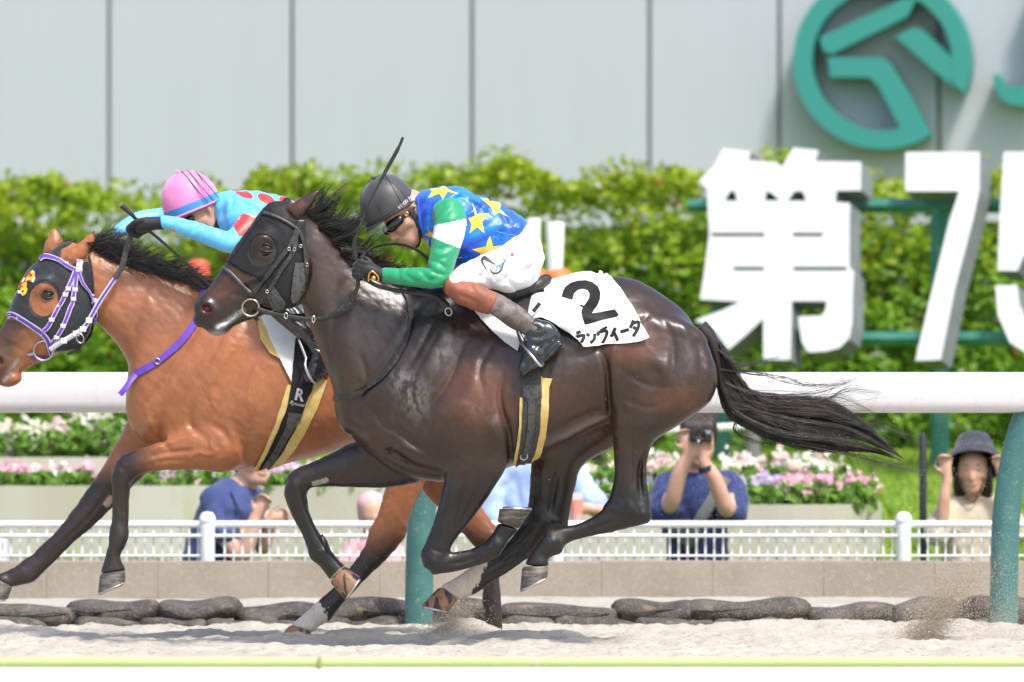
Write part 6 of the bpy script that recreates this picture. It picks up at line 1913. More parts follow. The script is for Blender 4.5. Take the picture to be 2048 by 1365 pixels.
# gloves with the near hand closed on the whip
def hand_fwd(sd):
    a = P(225, 500, Y2); b = P(350, 415, Y2); y0, y1 = sorted((sd * .08, sd * .32))
    f = Field((a.x, y0 + Y2, a.z), (b.x, y1 + Y2, b.z), .004)
    K = lambda px, row, y, r: C(px, row, y, r, Y2)
    f.chain([K(335, 446, sd * .20, .030), K(312, 447, sd * .20, .029), K(292, 449, sd * .20, .032), K(280, 451, sd * .20, .032)], .012)
    for i in range(4):
        o = i * 8
        f.chain([K(283 - 5 * i, 441 + 2.5 * i, sd * (.226 - .014 * i), .0125), K(264 - 4 * i + 4, 446 + 3.5 * i, sd * (.228 - .014 * i), .0118), K(256 + 4 * i, 458 + 3 * i, sd * (.218 - .014 * i), .0112), K(262 + 4 * i, 469 + 1.5 * i, sd * (.205 - .012 * i), .0105)], .005)
    f.chain([K(298, 458, sd * .19, .015), K(284, 466, sd * .185, .0125), K(275, 473, sd * .19, .0115)], .006)
    f.blur(1)
    return link('glove', f.mesh('glove', 1), M_glove, J2)
hand_fwd(-1)
wh2 = tube('whip', catmull([tuple(P(243, 411, Y2 - .21)), tuple(P(262, 428, Y2 - .205)), tuple(P(285, 452, Y2 - .19)), tuple(P(320, 480, Y2 - .18)), tuple(P(370, 525, Y2 - .17)), tuple(P(420, 572, Y2 - .16))], 4),
           [.0125, .013, .012, .0105, .0095] + [.0085] * 4 + [.0065] * 4 + [.0055] * 4 + [.006] * 4, M_leather, None, 8)
tag(wh2, 'black whip pointing down over the bay horse mane', 'whip')
# helmet
hc2 = P(383, 410, Y2); hup2 = Vector((-.38, -.06, .92)); hfw2 = Vector((-.92, -.1, -.38))
he2 = dome('helmet', hc2, hup2, hfw2, .128, .11, .150, M_pink, J2, drop=.022)
u2 = hup2.normalized(); fw2 = (hfw2 - u2 * hfw2.dot(u2)).normalized(); sd2 = u2.cross(fw2)
if sd2.y > 0: sd2 = -sd2
def HP2(a, b, c): return tuple(hc2 + fw2 * a + sd2 * b + u2 * c)
V, F = [], []
for i, h in enumerate((-.020, -.006, .012)):
    for k in range(41):
        t = 2 * math.pi * k / 40; g = (1.0, 1.012, 1.008)[i]; V.append(HP2(.128 * g * math.cos(t), .11 * g * math.sin(t), h))
for i in range(2):
    for k in range(40): F.append((i * 41 + k, i * 41 + k + 1, (i + 1) * 41 + k + 1, (i + 1) * 41 + k))
link('blue_band', mesh_py('blue_band', V, F), mat('blue_band', (.06, .28, .62), .5), he2)
rim = [HP2(.130 * math.cos(t), .112 * math.sin(t), -.024) for t in np.linspace(0, 2 * math.pi, 41)]
V, F = tube_vf(rim, .0055, 8, False); link('rim_band', mesh_py('rim_band', V, F), M_pink, he2)
for o_, tl in ((-.015, .9), (-.04, .95), (-.07, .75)):
    pts = [HP2(o_ - .04 * (1 - math.sin(t)), .112 * math.cos(t) * math.sqrt(max(0, 1 - (o_ / .13) ** 2)), .1525 * math.sin(t) * math.sqrt(max(0, 1 - (o_ / .13) ** 2))) for t in np.linspace(-.12, math.pi + .12, 26)]
    V, F = tube_vf(pts, .0026, 6, False); link('goggle_strap', mesh_py('goggle_strap', V, F), M_leather, he2)
bm = bmesh.new(); bmesh.ops.create_uvsphere(bm, u_segments=12, v_segments=8, radius=.011, matrix=Matrix.Translation(Vector(HP2(0, 0, .151))))
link('button', bm_mesh('button', bm), M_pink, he2)
pts = [HP2(.129 * math.cos(t) * .5, .111 * math.cos(t) * .86, .1515 * math.sin(t)) for t in np.linspace(.05, math.pi - .05, 24)]
V, F = tube_vf(pts, .0012, 5, False); link('seam', mesh_py('seam', V, F), M_pink, he2)
f = Field(tuple(np.array(HF2(0, 0, 0)) - .16), tuple(np.array(HF2(0, 0, 0)) + .16), .0055)
for sd in (-1, 1): f.chain([HF2(.100, sd * .014, .010, .017), HF2(.095, sd * .038, .012, .022), HF2(.062, sd * .068, .014, .018)], .012)
f.blur(1); link('goggles', f.mesh('goggles', 1), M_lens, J2)
f = Field(tuple(np.array(HF2(0, 0, 0)) - .18), tuple(np.array(HF2(0, 0, 0)) + .18), .006)
f.chain([HF2(-.03, 0, -.06, .064), HF2(.02, 0, -.055, .062), HF2(.045, 0, -.05, .052)], .01); f.blur(1)
link('neck_gaiter', f.mesh('neck_gaiter', 1), M_glove, J2)
V, F = [], []
for i in range(9):
    t = R(-58 + 116 * i / 8)
    for j in range(6):
        g = j / 5; V.append(HP2(.132 * math.cos(t) * (1.02 + .03 * math.sin(g * math.pi)), .114 * math.sin(t), -.025 - .12 * g * (.6 + .4 * math.cos(t))))
for i in range(8):
    for j in range(5): F.append((i * 6 + j, i * 6 + j + 1, (i + 1) * 6 + j + 1, (i + 1) * 6 + j))
link('visor', mesh_py('visor', V, F), M_visor, he2)
# breeches and boots
a = P(500, 620, Y2); b = P(760, 420, Y2)
f = Field((a.x, -.40, a.z), (b.x, .40, b.z), .008)
f.loft([(640, 452, 625, 520, .13, 0), (665, 470, 640, 555, .16, 0), (685, 500, 650, 580, .16, 0), (694, 530, 668, 585, .13, 0)], k=.03, e=2.3, cap=(.2, .12), yb=Y2)
for sd in (-1, 1):
    f.loft([(660, 485, 678, 575, .095, sd * .10), (632, 498, 648, 590, .09, sd * .15), (600, 518, 615, 590, .078, sd * .195), (560, 538, 575, 595, .064, sd * .235), (530, 555, 545, 605, .055, sd * .25)], k=.04, e=2.2, cap=(.3, .3), yb=Y2)
f.blur(1); V, F = f.verts_faces(); V[:, 1] += Y2
link('breeches', mesh_np('breeches', V, F), M_breech, J2)
for sd in (-1, 1):
    a = P(500, 790, Y2); b = P(700, 540, Y2); y0, y1 = sorted((sd * .14, sd * .42))
    f = Field((a.x, y0, a.z), (b.x, y1, b.z), .006)
    f.loft([(536, 570, 530, 612, .05, sd * .265), (562, 586, 540, 630, .055, sd * .28), (600, 618, 574, 660, .052, sd * .295), (634, 652, 610, 688, .045, sd * .305), (652, 690, 622, 704, .04, sd * .31)], k=.01, e=2.2, cap=(.3, .3), yb=Y2)
    f.loft([(655, 690, 662, 735, .036, sd * .31), (628, 694, 656, 750, .042, sd * .315), (618, 728, 640, 760, .044, sd * .32), (608, 752, 618, 768, .036, sd * .325)], k=.02, e=2.3, cap=(.3, .5), yb=Y2)
    for pts in ([(612, 640), (630, 655), (645, 660)], [(590, 640), (610, 650), (625, 672)], [(625, 690), (640, 698), (655, 694)], [(622, 710), (640, 715)], [(570, 605), (590, 625), (600, 645)], [(640, 670), (625, 680)]):
        f.stroke(pts, .007, -.010, yb=Y2)
    f.blur(1); V, F = f.verts_faces(); V[:, 1] += Y2
    link('boot', mesh_np('boot', V, F), M_boot, J2)
so = empty('stirrup', P(625, 740, Y2 - .3), 'steel stirrup iron round the wrinkled black boot behind the dark horse neck', 'stirrup')
tube('stirrup_leather', [tuple(P(598, 680, Y2 - .32)), tuple(P(612, 716, Y2 - .34))], .006, M_steel, so, 8)
tube('stirrup_iron', catmull([tuple(P(612, 716, Y2 - .345)), tuple(P(611, 735, Y2 - .375)), tuple(P(624, 762, Y2 - .38)), tuple(P(632, 766, Y2 - .34)), tuple(P(628, 755, Y2 - .275)), tuple(P(614, 725, Y2 - .29)), tuple(P(612, 716, Y2 - .34))], 6), .006, M_steel, so, 8)
# ================================================================== wall with emblem
M_panel = mat('light_grey_metal_panel', (.46, .472, .515), .5, .4, noise=[(6, 3, (.448, .46, .50), .4, .7, (1, 1, .1))])
M_seam = mat('dark_joint', (.22, .22, .22), .7)
M_emb = mat('teal_enamel_emblem', (.038, .265, .235), .5, .4); 
YW = 22.0; WA = R(9)
def wall_pt(px, row, back=0.0):
    """point of the wall plane (turned 9 degrees) seen at px,row; back < 0 stands proud"""
    # plane: (p - p0).n = back,  n = (sin, cos)
    n = Vector((math.sin(WA), math.cos(WA), 0)); p0 = P(1024, 800, YW)
    o = cam.location; d = (P(px, row, 1.0) - o).normalized()
    t = ((p0 + n * back) - o).dot(n) / d.dot(n)
    return o + d * t
WL = empty('wall', P(1024, 1000, YW), 'tall grey metal panel wall rising behind the hedge', 'wall')
n_ = Vector((math.sin(WA), math.cos(WA), 0)); r_ = Vector((math.cos(WA), -math.sin(WA), 0))
p0 = P(1024, 800, YW)
def wu(px): return (wall_pt(px, 400) - p0).dot(r_)
seams = [wu(p) for p in (-2340, -1975, -1610, -1245, -880, -515, -150, 217, 583, 943, 1298, 1558, 1878, 2200, 2560, 2900, 3260, 3620)]
def wbox(name, u0, u1, z0, z1, b0, b1, mt, parent, bevel=0.0):
    bm = bmesh.new(); box_bm(bm, (u0, b0, z0), (u1, b1, z1), bevel)
    M = Matrix(((r_.x, n_.x, 0, p0.x), (r_.y, n_.y, 0, p0.y), (0, 0, 1, 0), (0, 0, 0, 1)))
    bm.transform(M)
    return link(name, bm_mesh(name, bm), mt, parent, bevel > 0, 14)
for a, b in zip(seams[:-1], seams[1:]):
    wbox('panel', a + .014, b - .014, -.6, 5.2, 0, .05, M_panel, WL, .006)
wbox('backing', seams[0], seams[-1], -.6, 5.18, .03, .12, M_seam, WL)
wbox('coping', seams[0] - .05, seams[-1] + .05, 5.2, 5.32, -.06, .2, M_panel, WL, .01)

def emb(name, loops, parent, b0=-.25, dep=.22, m=M_emb):
    return extrude_poly(name, loops, lambda x, y, h: wall_pt(x, y, b0) + n_ * h, dep, m, parent)
EM = empty('emblem', wall_pt(1765, 120, -.25), 'round teal emblem of stylised running shapes mounted on the grey wall', 'emblem')
cx, cy, ro, ri = 1764, 121, 178, 140
def c1(p): return [(1280 + x / 2.625, y / 2.625) for x, y in p]
def arc(r, a0, a1, n=48): return [(cx + r * math.cos(R(a)), cy + r * math.sin(R(a))) for a in np.linspace(a0, a1, n)]
# ring from the lower right tip clockwise over bottom, left, top to the right tip
emb('ring', [arc(ro, 58, 382) + arc(ri, 375, 60)], EM)
emb('bar', [c1([(942, 195), (1384, -6), (1452, -6), (1404, 88), (1010, 284), (962, 268)])], EM)
emb('leg', [c1([(985, 300), (1262, 303), (1308, 330), (1420, 510), (1518, 702), (1440, 735), (1368, 672), (1250, 450), (1205, 408), (998, 405)])], EM, -.245, .216)
emb('arm', [c1([(1340, 192), (1440, 142), (1484, 158), (1668, 330), (1732, 330), (1712, 470), (1690, 482), (1600, 420)])], EM, -.245, .216)
JL = empty('letter', wall_pt(2060, 130, -.25), 'teal letter J cut by the right edge beside the round emblem', 'letter')
jl = [(1985, 150), (1988, 172), (2000, 196), (2022, 210), (2050, 213), (2085, 205), (2108, 180), (2115, 140), (2115, -60), (2072, -60), (2072, 130), (2066, 158), (2050, 172), (2028, 176), (2008, 168), (1995, 148)]
emb('stroke', [jl], JL)
for (x, y) in ((1640, 120), (1890, 60), (1780, 280), (1800, 20)):
    a = wall_pt(x, y, -.04); tube('standoff', [tuple(a), tuple(a + n_ * .04)], .015, M_seam, EM, 8)
a = wall_pt(2090, 60, -.18); tube('standoff', [tuple(a), tuple(a + n_ * .18)], .015, M_seam, JL, 8)

# ================================================================== hedge
def leaf_mat(name, rough=.45, tr=.45):
    m = bpy.data.materials.new(name); m.use_nodes = True; nt = m.node_tree; N, L = nt.nodes, nt.links
    b = N['Principled BSDF']; b.inputs['Roughness'].default_value = rough; b.inputs['Specular IOR Level'].default_value = .4
    a = N.new('ShaderNodeAttribute'); a.attribute_name = 'leaf'
    L.new(a.outputs['Color'], b.inputs['Base Color'])
    t = N.new('ShaderNodeBsdfTranslucent'); L.new(a.outputs['Color'], t.inputs['Color'])
    mx = N.new('ShaderNodeMixShader'); mx.inputs[0].default_value = tr
    L.new(b.outputs[0], mx.inputs[1]); L.new(t.outputs[0], mx.inputs[2]); L.new(mx.outputs[0], N['Material Output'].inputs[0])
    return m
M_leaf = leaf_mat('hedge_leaves')
M_petal = leaf_mat('petals', .6, .3)
M_core = mat('hedge_twigs', (.11, .20, .035), .9, .2, noise=[(9, 4, (.10, .085, .04), .5, .7)])

def leaves(name, pos, nrm, size, cols, mt, parent=None, seed=1, asp=.5):
    rng = np.random.default_rng(seed); n = len(pos)
    t = rng.normal(size=(n, 3)); t -= (t * nrm).sum(1)[:, None] * nrm; t /= np.linalg.norm(t, axis=1)[:, None] + 1e-9
    b = np.cross(nrm, t); s = np.asarray(size)[:, None]
    A = pos - t * s; Bq = pos + b * s * asp - nrm * s * .12; Cq = pos + t * s; D = pos - b * s * asp - nrm * s * .12
    V = np.stack([A, Bq, Cq, D], 1).reshape(-1, 3); F = np.arange(4 * n).reshape(-1, 4)
    me = mesh_np(name, V, F); set_cols(me, 'leaf', np.repeat(cols, 4, axis=0))
    return link(name, me, mt, parent, False)

HG = empty('hedge', P(1024, 900, 17), 'long clipped green hedge in front of the grey wall', 'hedge')
rng = np.random.default_rng(17)
HY0, HY1 = 16.2, 17.6
tp = np.array([(-300, 335), (-100, 345), (0, 352), (60, 340), (100, 322), (130, 350), (180, 345), (200, 372), (260, 372), (330, 380), (420, 362), (480, 380), (505, 330), (560, 335), (620, 318), (660, 345), (740, 330), (800, 345), (860, 322), (930, 330),
               (980, 312), (1030, 298), (1080, 322), (1130, 350), (1190, 345), (1240, 330), (1300, 335), (1370, 322), (1450, 330), (1560, 300), (1640, 330), (1740, 345), (1860, 335), (1890, 308), (1960, 335), (2060, 330), (2300, 335)], float)
def top_z(x):
    px = CX + x * FPX / (DIST + HY0); return CAMH - (np.interp(px, tp[:, 0], tp[:, 1]) + 16 - HROW) * (DIST + HY0) / FPX
bm = bmesh.new(); 
xs = np.arange(-6.5, 6.51, .25); V, F = [], []
for x in xs:
    z1 = float(top_z(x)) - .28
    V += [(x, HY0 + .30, .3), (x, HY0 + .30, z1 - .15), (x, HY0 + .5, z1), (x, HY1 - .3, z1), (x, HY1 - .3, .3)]
for i in range(len(xs) - 1):
    for k in range(4): F.append((5 * i + k, 5 * (i + 1) + k, 5 * (i + 1) + k + 1, 5 * i + k + 1))
bm.free()
link('twigs', mesh_py('twigs', V, F), M_core, HG, False)
n = 72000
x = rng.uniform(-6.5, 6.5, n); tz = top_z(x)
u = rng.random(n)
side = u < .78
z = np.where(side, .55 + (tz - .55) * rng.random(n) ** .9, tz - np.abs(rng.normal(0, .10, n)))
cl = fbm(x * 3.3, z * 3.3, 81, 3)                     # clumps
depth = np.where(side, HY0 + .26 * (1 - cl) * 1.6 + rng.exponential(.05, n) - .12, rng.uniform(HY0, HY1, n))
z = z + np.where(side, 0, .09 * (fbm(x * 4, depth * 4, 91, 2) - .4))
keep = (cl > .36) | (rng.random(n) < .35)
x, z, depth, side, cl, tz = (q[keep] for q in (x, z, depth, side, cl, tz)); n = len(x)
pos = np.stack([x, depth, z], 1)
nr = rng.normal(0, .75, (n, 3)) + np.where(side[:, None], np.array((0, -.75, .55)), np.array((0, -.2, 1.0)))
nr /= np.linalg.norm(nr, axis=1)[:, None]
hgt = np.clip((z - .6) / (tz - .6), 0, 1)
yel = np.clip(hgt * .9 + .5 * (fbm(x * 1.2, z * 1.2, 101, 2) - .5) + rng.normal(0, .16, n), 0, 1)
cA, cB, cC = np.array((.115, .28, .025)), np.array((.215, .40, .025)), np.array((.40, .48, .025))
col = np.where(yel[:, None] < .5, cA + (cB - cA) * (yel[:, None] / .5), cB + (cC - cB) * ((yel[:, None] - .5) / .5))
m = rng.random(n) < .012; col[m] = (.30, .09, .03)
m = (rng.random(n) < .018); col[m] = (.55, .53, .47)
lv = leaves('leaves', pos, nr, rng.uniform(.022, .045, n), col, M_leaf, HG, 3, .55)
lv['kind'] = 'stuff'
# upright shoots breaking the top line
n = 2600; x = rng.uniform(-6.4, 6.4, n); k = fbm(x * 3, x * 0 + 3, 111, 2); x = x[k > .42]; n = len(x)
pos = np.stack([x, rng.uniform(HY0, HY0 + .5, n), top_z(x) + rng.uniform(-.05, .10, n) * (fbm(x * 6, x * 0, 121, 1) + .3)], 1)
nr = rng.normal(0, 1, (n, 3)) + np.array((0, -.6, .3)); nr /= np.linalg.norm(nr, axis=1)[:, None]
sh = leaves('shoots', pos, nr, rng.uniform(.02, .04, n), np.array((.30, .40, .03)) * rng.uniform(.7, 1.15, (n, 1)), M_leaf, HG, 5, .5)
sh['kind'] = 'stuff'

# ================================================================== sign with large characters
M_signw = mat('white_sign_face', (.74, .74, .735), .55, .35)
M_signg = mat('grey_sign_edge', (.17, .185, .195), .6, .35, noise=[(8, 3, (.14, .155, .165), .45, .7)])
M_frame = mat('green_sign_frame', (.045, .21, .15), .5, .4, noise=[(10, 3, (.12, .26, .20), .5, .75)])
SG = empty('sign', P(1750, 900, 14.5), 'white three dimensional sign reading 第75 on a green frame before the hedge', 'sign')
SA, ST = R(38), R(24)
sn = Vector((math.sin(SA) * math.cos(ST), math.cos(SA) * math.cos(ST), -math.sin(ST)))    # points into the sign
sp0 = P(1700, 560, 14.2)
def sign_pt(px, row, back=0.0):
    o = cam.location; d = (P(px, row, 1.0) - o).normalized()
    t = ((sp0 + sn * back) - o).dot(sn) / d.dot(sn)
    return o + d * t
def char(name, loops, dep=.125):
    o = extrude_poly(name, loops, lambda x, y, h: sign_pt(x, y, 0) + sn * h, dep, M_signg, SG)
    f_ = extrude_poly('face', loops, lambda x, y, h: sign_pt(x, y, -.003) + sn * h, .004, M_signw, None)
    f_.parent = o
    return o
def cs(p): return [(1360 + x / 2.73, 260 + y / 2.73) for x, y in p]
dai = [(105, 275), (185, 200), (235, 100), (385, 118), (370, 165), (530, 178), (555, 205), (620, 98), (755, 112), (735, 172), (985, 175), (985, 330), (852, 332), (845, 395), (925, 400), (922, 560), (922, 745), (948, 778), (940, 900), (938, 1060), (920, 1140), (870, 1190), (800, 1208), (700, 1215), (665, 1160), (645, 1020), (770, 1015), (795, 985), (800, 935),
       (608, 935), (600, 1255), (455, 1255), (455, 1030), (360, 1120), (265, 1200), (205, 1120), (150, 1060), (80, 1045), (105, 1030), (230, 985), (330, 938), (110, 925), (135, 760), (160, 560), (150, 400), (150, 330)]
holes = [[(240, 388), (272, 335), (300, 335), (312, 388)], [(460, 388), (470, 335), (500, 345), (545, 385)], [(585, 388), (625, 335), (670, 335), (690, 388)],
         [(172, 562), (462, 562), (462, 582), (168, 582)], [(615, 562), (780, 562), (780, 582), (615, 582)], [(290, 748), (460, 748), (460, 768), (288, 768)], [(615, 748), (925, 748), (928, 768), (615, 768)]]
holes[-1] = [(615, 748), (910, 748), (912, 768), (615, 768)]
char('character', [cs(dai)] + [cs(h) for h in holes])
char('numeral', [cs([(1232, 122), (1635, 120), (1632, 330), (1600, 480), (1500, 860), (1420, 1255), (1285, 1260), (1380, 860), (1470, 500), (1525, 335), (1230, 335)])])
five = [(1768, 120), (2160, 120), (2160, 290), (1905, 290), (1895, 470), (1990, 440), (2110, 480), (2190, 620), (2200, 830), (2160, 1050), (2060, 1190), (1930, 1245), (1800, 1160), (1735, 1010), (1722, 850), (1838, 848), (1850, 950), (1900, 1060), (1975, 1060), (2030, 960), (2050, 800), (2010, 650), (1940, 610), (1870, 700), (1840, 770), (1735, 768), (1745, 500)]
char('numeral', [cs(five)])
def sbar(p1, p2, w):
    a, b = sign_pt(*p1, .19), sign_pt(*p2, .19)
    tube('frame_bar', [tuple(a), tuple((a + b) / 2), tuple(b)], w, M_frame, SG, 4)
sbar((1380, 412), (2230, 412), .042); sbar((1380, 678), (2230, 678), .042); sbar((1560, 340), (1560, 700), .04); sbar((2120, 335), (2230, 336), .02)
a = sign_pt(1880, 400, .20)
tube('frame_post', [tuple(a), (a.x, a.y, 1.2), (a.x, a.y, .5)], .055, M_frame, SG, 12)
a = sign_pt(1440, 400, .20); tube('frame_post', [tuple(a), (a.x, a.y, 1.2), (a.x, a.y, .5)], .055, M_frame, SG, 12)
a = sign_pt(2210, 400, .20); tube('frame_post', [tuple(a), (a.x, a.y, 1.2), (a.x, a.y, .5)], .055, M_frame, SG, 12)

# ================================================================== planters and flowers
def wallslab(name, path, y_in, z0, z1, label, seed):
    pass
def planter(label, px0, px1, yf_, dep, row_top, zb, round_r=0.0):
    z1 = P(0, row_top, yf_).z; x0, x1 = P(px0, 0, yf_).x, P(px1, 0, yf_).x
    lp = [(x0, yf_), (x1 - round_r, yf_)]
    if round_r:
        for k in range(1, 11):
            a = R(-90 + 90 * k / 10); lp.append((x1 - round_r + round_r * math.cos(a), yf_ + round_r + round_r * math.sin(a)))
    lp += [(x1, yf_ + dep), (x0, yf_ + dep)]
    t = .11
    inn = [(x0 + t, yf_ + t), (x1 - max(round_r, t), yf_ + t)]
    if round_r:
        for k in range(1, 11):
            a = R(-90 + 90 * k / 10); inn.append((x1 - round_r + (round_r - t) * math.cos(a), yf_ + round_r + (round_r - t) * math.sin(a)))
    inn += [(x1 - t, yf_ + dep - t), (x0 + t, yf_ + dep - t)]
    r = empty('planter', ((x0 + x1) / 2, yf_, zb), label, 'planter')
    w = extrude_poly('wall', [lp, inn], lambda x, y, h: Vector((x, y, zb + h)), z1 - zb, M_conc2, r)
    extrude_poly('soil', [inn], lambda x, y, h: Vector((x, y, zb + h)), z1 - zb - .05, mat('dark_soil', (.05, .035, .02), .9), r)
    return z1
pz1 = planter('long pale concrete planter left of the dark horse', -140, 1010, 8.4, 1.3, 972, .0)
pz2 = planter('raised concrete planter tier at the far left behind pink flowers', -160, 215, 9.75, 1.3, 915, .0)
pz3 = planter('pale concrete planter with rounded end beside the photographer', 1130, 1772, 8.0, 1.7, 1010, .0, .55)
def bed(label, spots, mixc, seed, n, leafn):
    """spots: (px0,px1,y0,y1,z0,h)"""
    rng = np.random.default_rng(seed); P_, C_, S_, N_ = [], [], [], []
    for (a, b, y0, y1, z0, h0, h1, cols) in spots:
        m = int(n * (b - a) / 400)
        xx0, xx1 = P(a, 0, y0).x, P(b, 0, y0).x
        k = 0
        cxs = rng.uniform(xx0, xx1, m // 9 + 1); cys = rng.uniform(y0, y1, m // 9 + 1); chs = rng.uniform(h0, h1, m // 9 + 1); cc = rng.integers(0, len(cols), m // 9 + 1)
        for i in range(len(cxs)):
            q = 9
            P_.append(np.stack([cxs[i] + rng.normal(0, .022, q), cys[i] + rng.normal(0, .022, q), z0 + chs[i] + rng.normal(0, .022, q)], 1))
            c = np.array(cols[cc[i]]); C_.append(np.clip(c * rng.uniform(.8, 1.15, (q, 1)), 0, .95)); S_.append(rng.uniform(.014, .028, q))
            nn = rng.normal(0, .5, (q, 3)) + np.array((0, -.8, .6)); N_.append(nn / np.linalg.norm(nn, axis=1)[:, None])
        q = int(leafn * (b - a) / 400)
        P_.append(np.stack([rng.uniform(xx0, xx1, q), rng.uniform(y0 - .05, y1, q), z0 + rng.uniform(-.03, h1 * .75, q)], 1))
        C_.append(np.array((.11, .23, .02)) * rng.uniform(.5, 1.7, (q, 1))); S_.append(rng.uniform(.02, .04, q))
        nn = rng.normal(0, .7, (q, 3)) + np.array((0, -.6, .5)); N_.append(nn / np.linalg.norm(nn, axis=1)[:, None])
    o = leaves('flowers', np.concatenate(P_), np.concatenate(N_), np.concatenate(S_), np.concatenate(C_), M_petal, None, seed, .7)
    tag(o, label, 'flowers', kind='stuff'); return o
PK, PK2, WH, PU, CR = (.80, .40, .52), (.80, .52, .54), (.80, .78, .66), (.52, .42, .64), (.70, .64, .44)
bed('pink flowers along the left planter', [(-140, 180, 8.5, 9.0, pz1, .02, .085, [PK, PK2, PK, WH])], None, 1, 900, 2000)
bed('cream and white flowers in the raised left tier', [(-160, 240, 9.9, 10.6, pz2, .03, .17, [WH, CR, WH, PK2]), (130, 240, 10.0, 10.8, pz2, .1, .26, [WH, WH, CR])], None, 2, 800, 2200)
bed('purple and white flowers under the bay horse', [(270, 1000, 8.5, 9.2, pz1, .0, .10, [PU, WH, (.62, .5, .68), PK2]), (520, 800, 8.45, 8.8, pz1, .02, .08, [PK2, PK, WH])], None, 3, 1200, 1400)
bed('pink purple and white flowers in the rounded planter', [(1180, 1560, 8.1, 8.6, pz3, .0, .12, [PU, WH, (.66, .55, .70)]), (1560, 1752, 8.2, 8.9, pz3, .03, .14, [PK, PK2, PK]), (1180, 1690, 8.9, 9.5, pz3, .10, .24, [WH, CR, PK2, WH])], None, 4, 800, 2200)

# ================================================================== odds and ends behind the fence
M_orange = mat('orange_plastic', (.78, .17, .04), .5, .4)
M_pole = mat('white_pole', (.74, .74, .72), .5, .4)
for px, w, row, yb, lab in ((1066, .042, 437, 12.0, 'white pole half hidden behind the white breeches'), (1110, .052, 444, 11.6, 'white pole on orange base behind the saddle')):
    e = empty('marker_pole', P(px, 900, yb), lab, 'pole'); c = P(px, row, yb)
    lathe('pole', [(0, c.z), (w * .9, c.z), (w, c.z - .01), (w * .82, P(0, 556, yb).z), (w * .8, .3)], (c.x, yb, 0), (0, 0, 1), M_pole, e, 20)
    zo = P(0, 538, yb).z
    lathe('base', [(w * .85, zo), (w * 1.3, zo - .02), (w * 1.8, zo - .06), (w * 2.2, zo - .4), (w * 2.4, .2)], (c.x + .02, yb, 0), (0, 0, 1), M_orange, e, 20)
c = P(397, 519, 11.6)
o = lathe('marker', [(0, c.z), (.03, c.z), (.05, c.z - .012), (.06, c.z - .03), (.065, c.z - .4), (.07, .2)], (c.x, 11.6, 0), (0, 0, 1), mat('red_orange_plastic', (.62, .09, .04), .5), None, 20)
tag(o, 'red orange marker base seen above the bay horse mane', 'marker')
M_greyp = mat('grey_metal', (.16, .16, .155), .5)
e = empty('handrail', P(1450, 900, 12.0), 'pale metal handrail on grey post right of the photographer head', 'handrail')
a, b = P(1240, 866, 12.0), P(1512, 852, 12.0)
tube('bar', [tuple(a), tuple((a + b) / 2), tuple(b)], .022, M_pole, e, 10)
c = P(1505, 850, 12.0); tube('post', [tuple(c), (c.x, c.y, .4)], .045, M_greyp, e, 10)
c = P(1847, 866, 6.9); o = tube('dark_post', [(c.x, 6.9, -.62), (c.x, 6.9, .2), (c.x - .004, 6.9, c.z - .02), (c.x - .004, 6.9, c.z)], [.019, .019, .019, .012], mat('black_plastic', (.028, .027, .03), .5), None, 10)
tag(o, 'slim black post standing beside the person in the sun hat', 'post')
bm = bmesh.new(); a = P(-30, 1130, 5.95); b = P(15, 1078, 5.95); box_bm(bm, (a.x, 5.9, -.6), (b.x, 6.1, b.z), .03)
o = link('bin', bm_mesh('bin', bm), mat('pale_plastic', (.66, .67, .70), .5), None, True, 40); tag(o, 'pale bin behind the fence at the left edge', 'bin')
# ================================================================== spectators behind the fence
M_skin2 = mat('skin_light', (.60, .36, .255), .5, .4, sss=.1, noise=[(20, 3, (.56, .30, .21), .45, .75)])
M_navy = mat('navy_tshirt', (.040, .060, .17), .8, .25, sheen=.2, noise=[(6, 3, (.06, .085, .22), .45, .7)], bump=[(12, .4, .015)])
M_navy2 = mat('dark_navy_shirt', (.022, .036, .12), .8, .25, sheen=.2, noise=[(40, 2, (.05, .07, .18), .5, .7)], bump=[(12, .4, .015)])
M_jean = mat('dark_trousers', (.02, .03, .065), .8, .25)
M_hairb = mat('dark_brown_hair', (.022, .014, .010), .5, .4, noise=[(40, 3, (.05, .035, .028), .5, .75, (1, 1, .2))], bump=[(90, .5, .004, (1, 1, .2))])
M_beige = mat('beige_blouse', (.52, .45, .33), .8, .25, sheen=.2, noise=[(14, 3, (.44, .37, .26), .45, .7)], bump=[(20, .5, .012)])
M_hat = mat('charcoal_sun_hat', (.035, .034, .045), .8, .25, sheen=.2, noise=[(30, 3, (.06, .058, .072), .45, .7)], bump=[(60, .4, .003)])
M_lbs = mat('pale_blue_shirt', (.34, .46, .74), .75, .25, sheen=.2, noise=[(7, 3, (.44, .55, .80), .45, .7)], bump=[(10, .5, .02)])

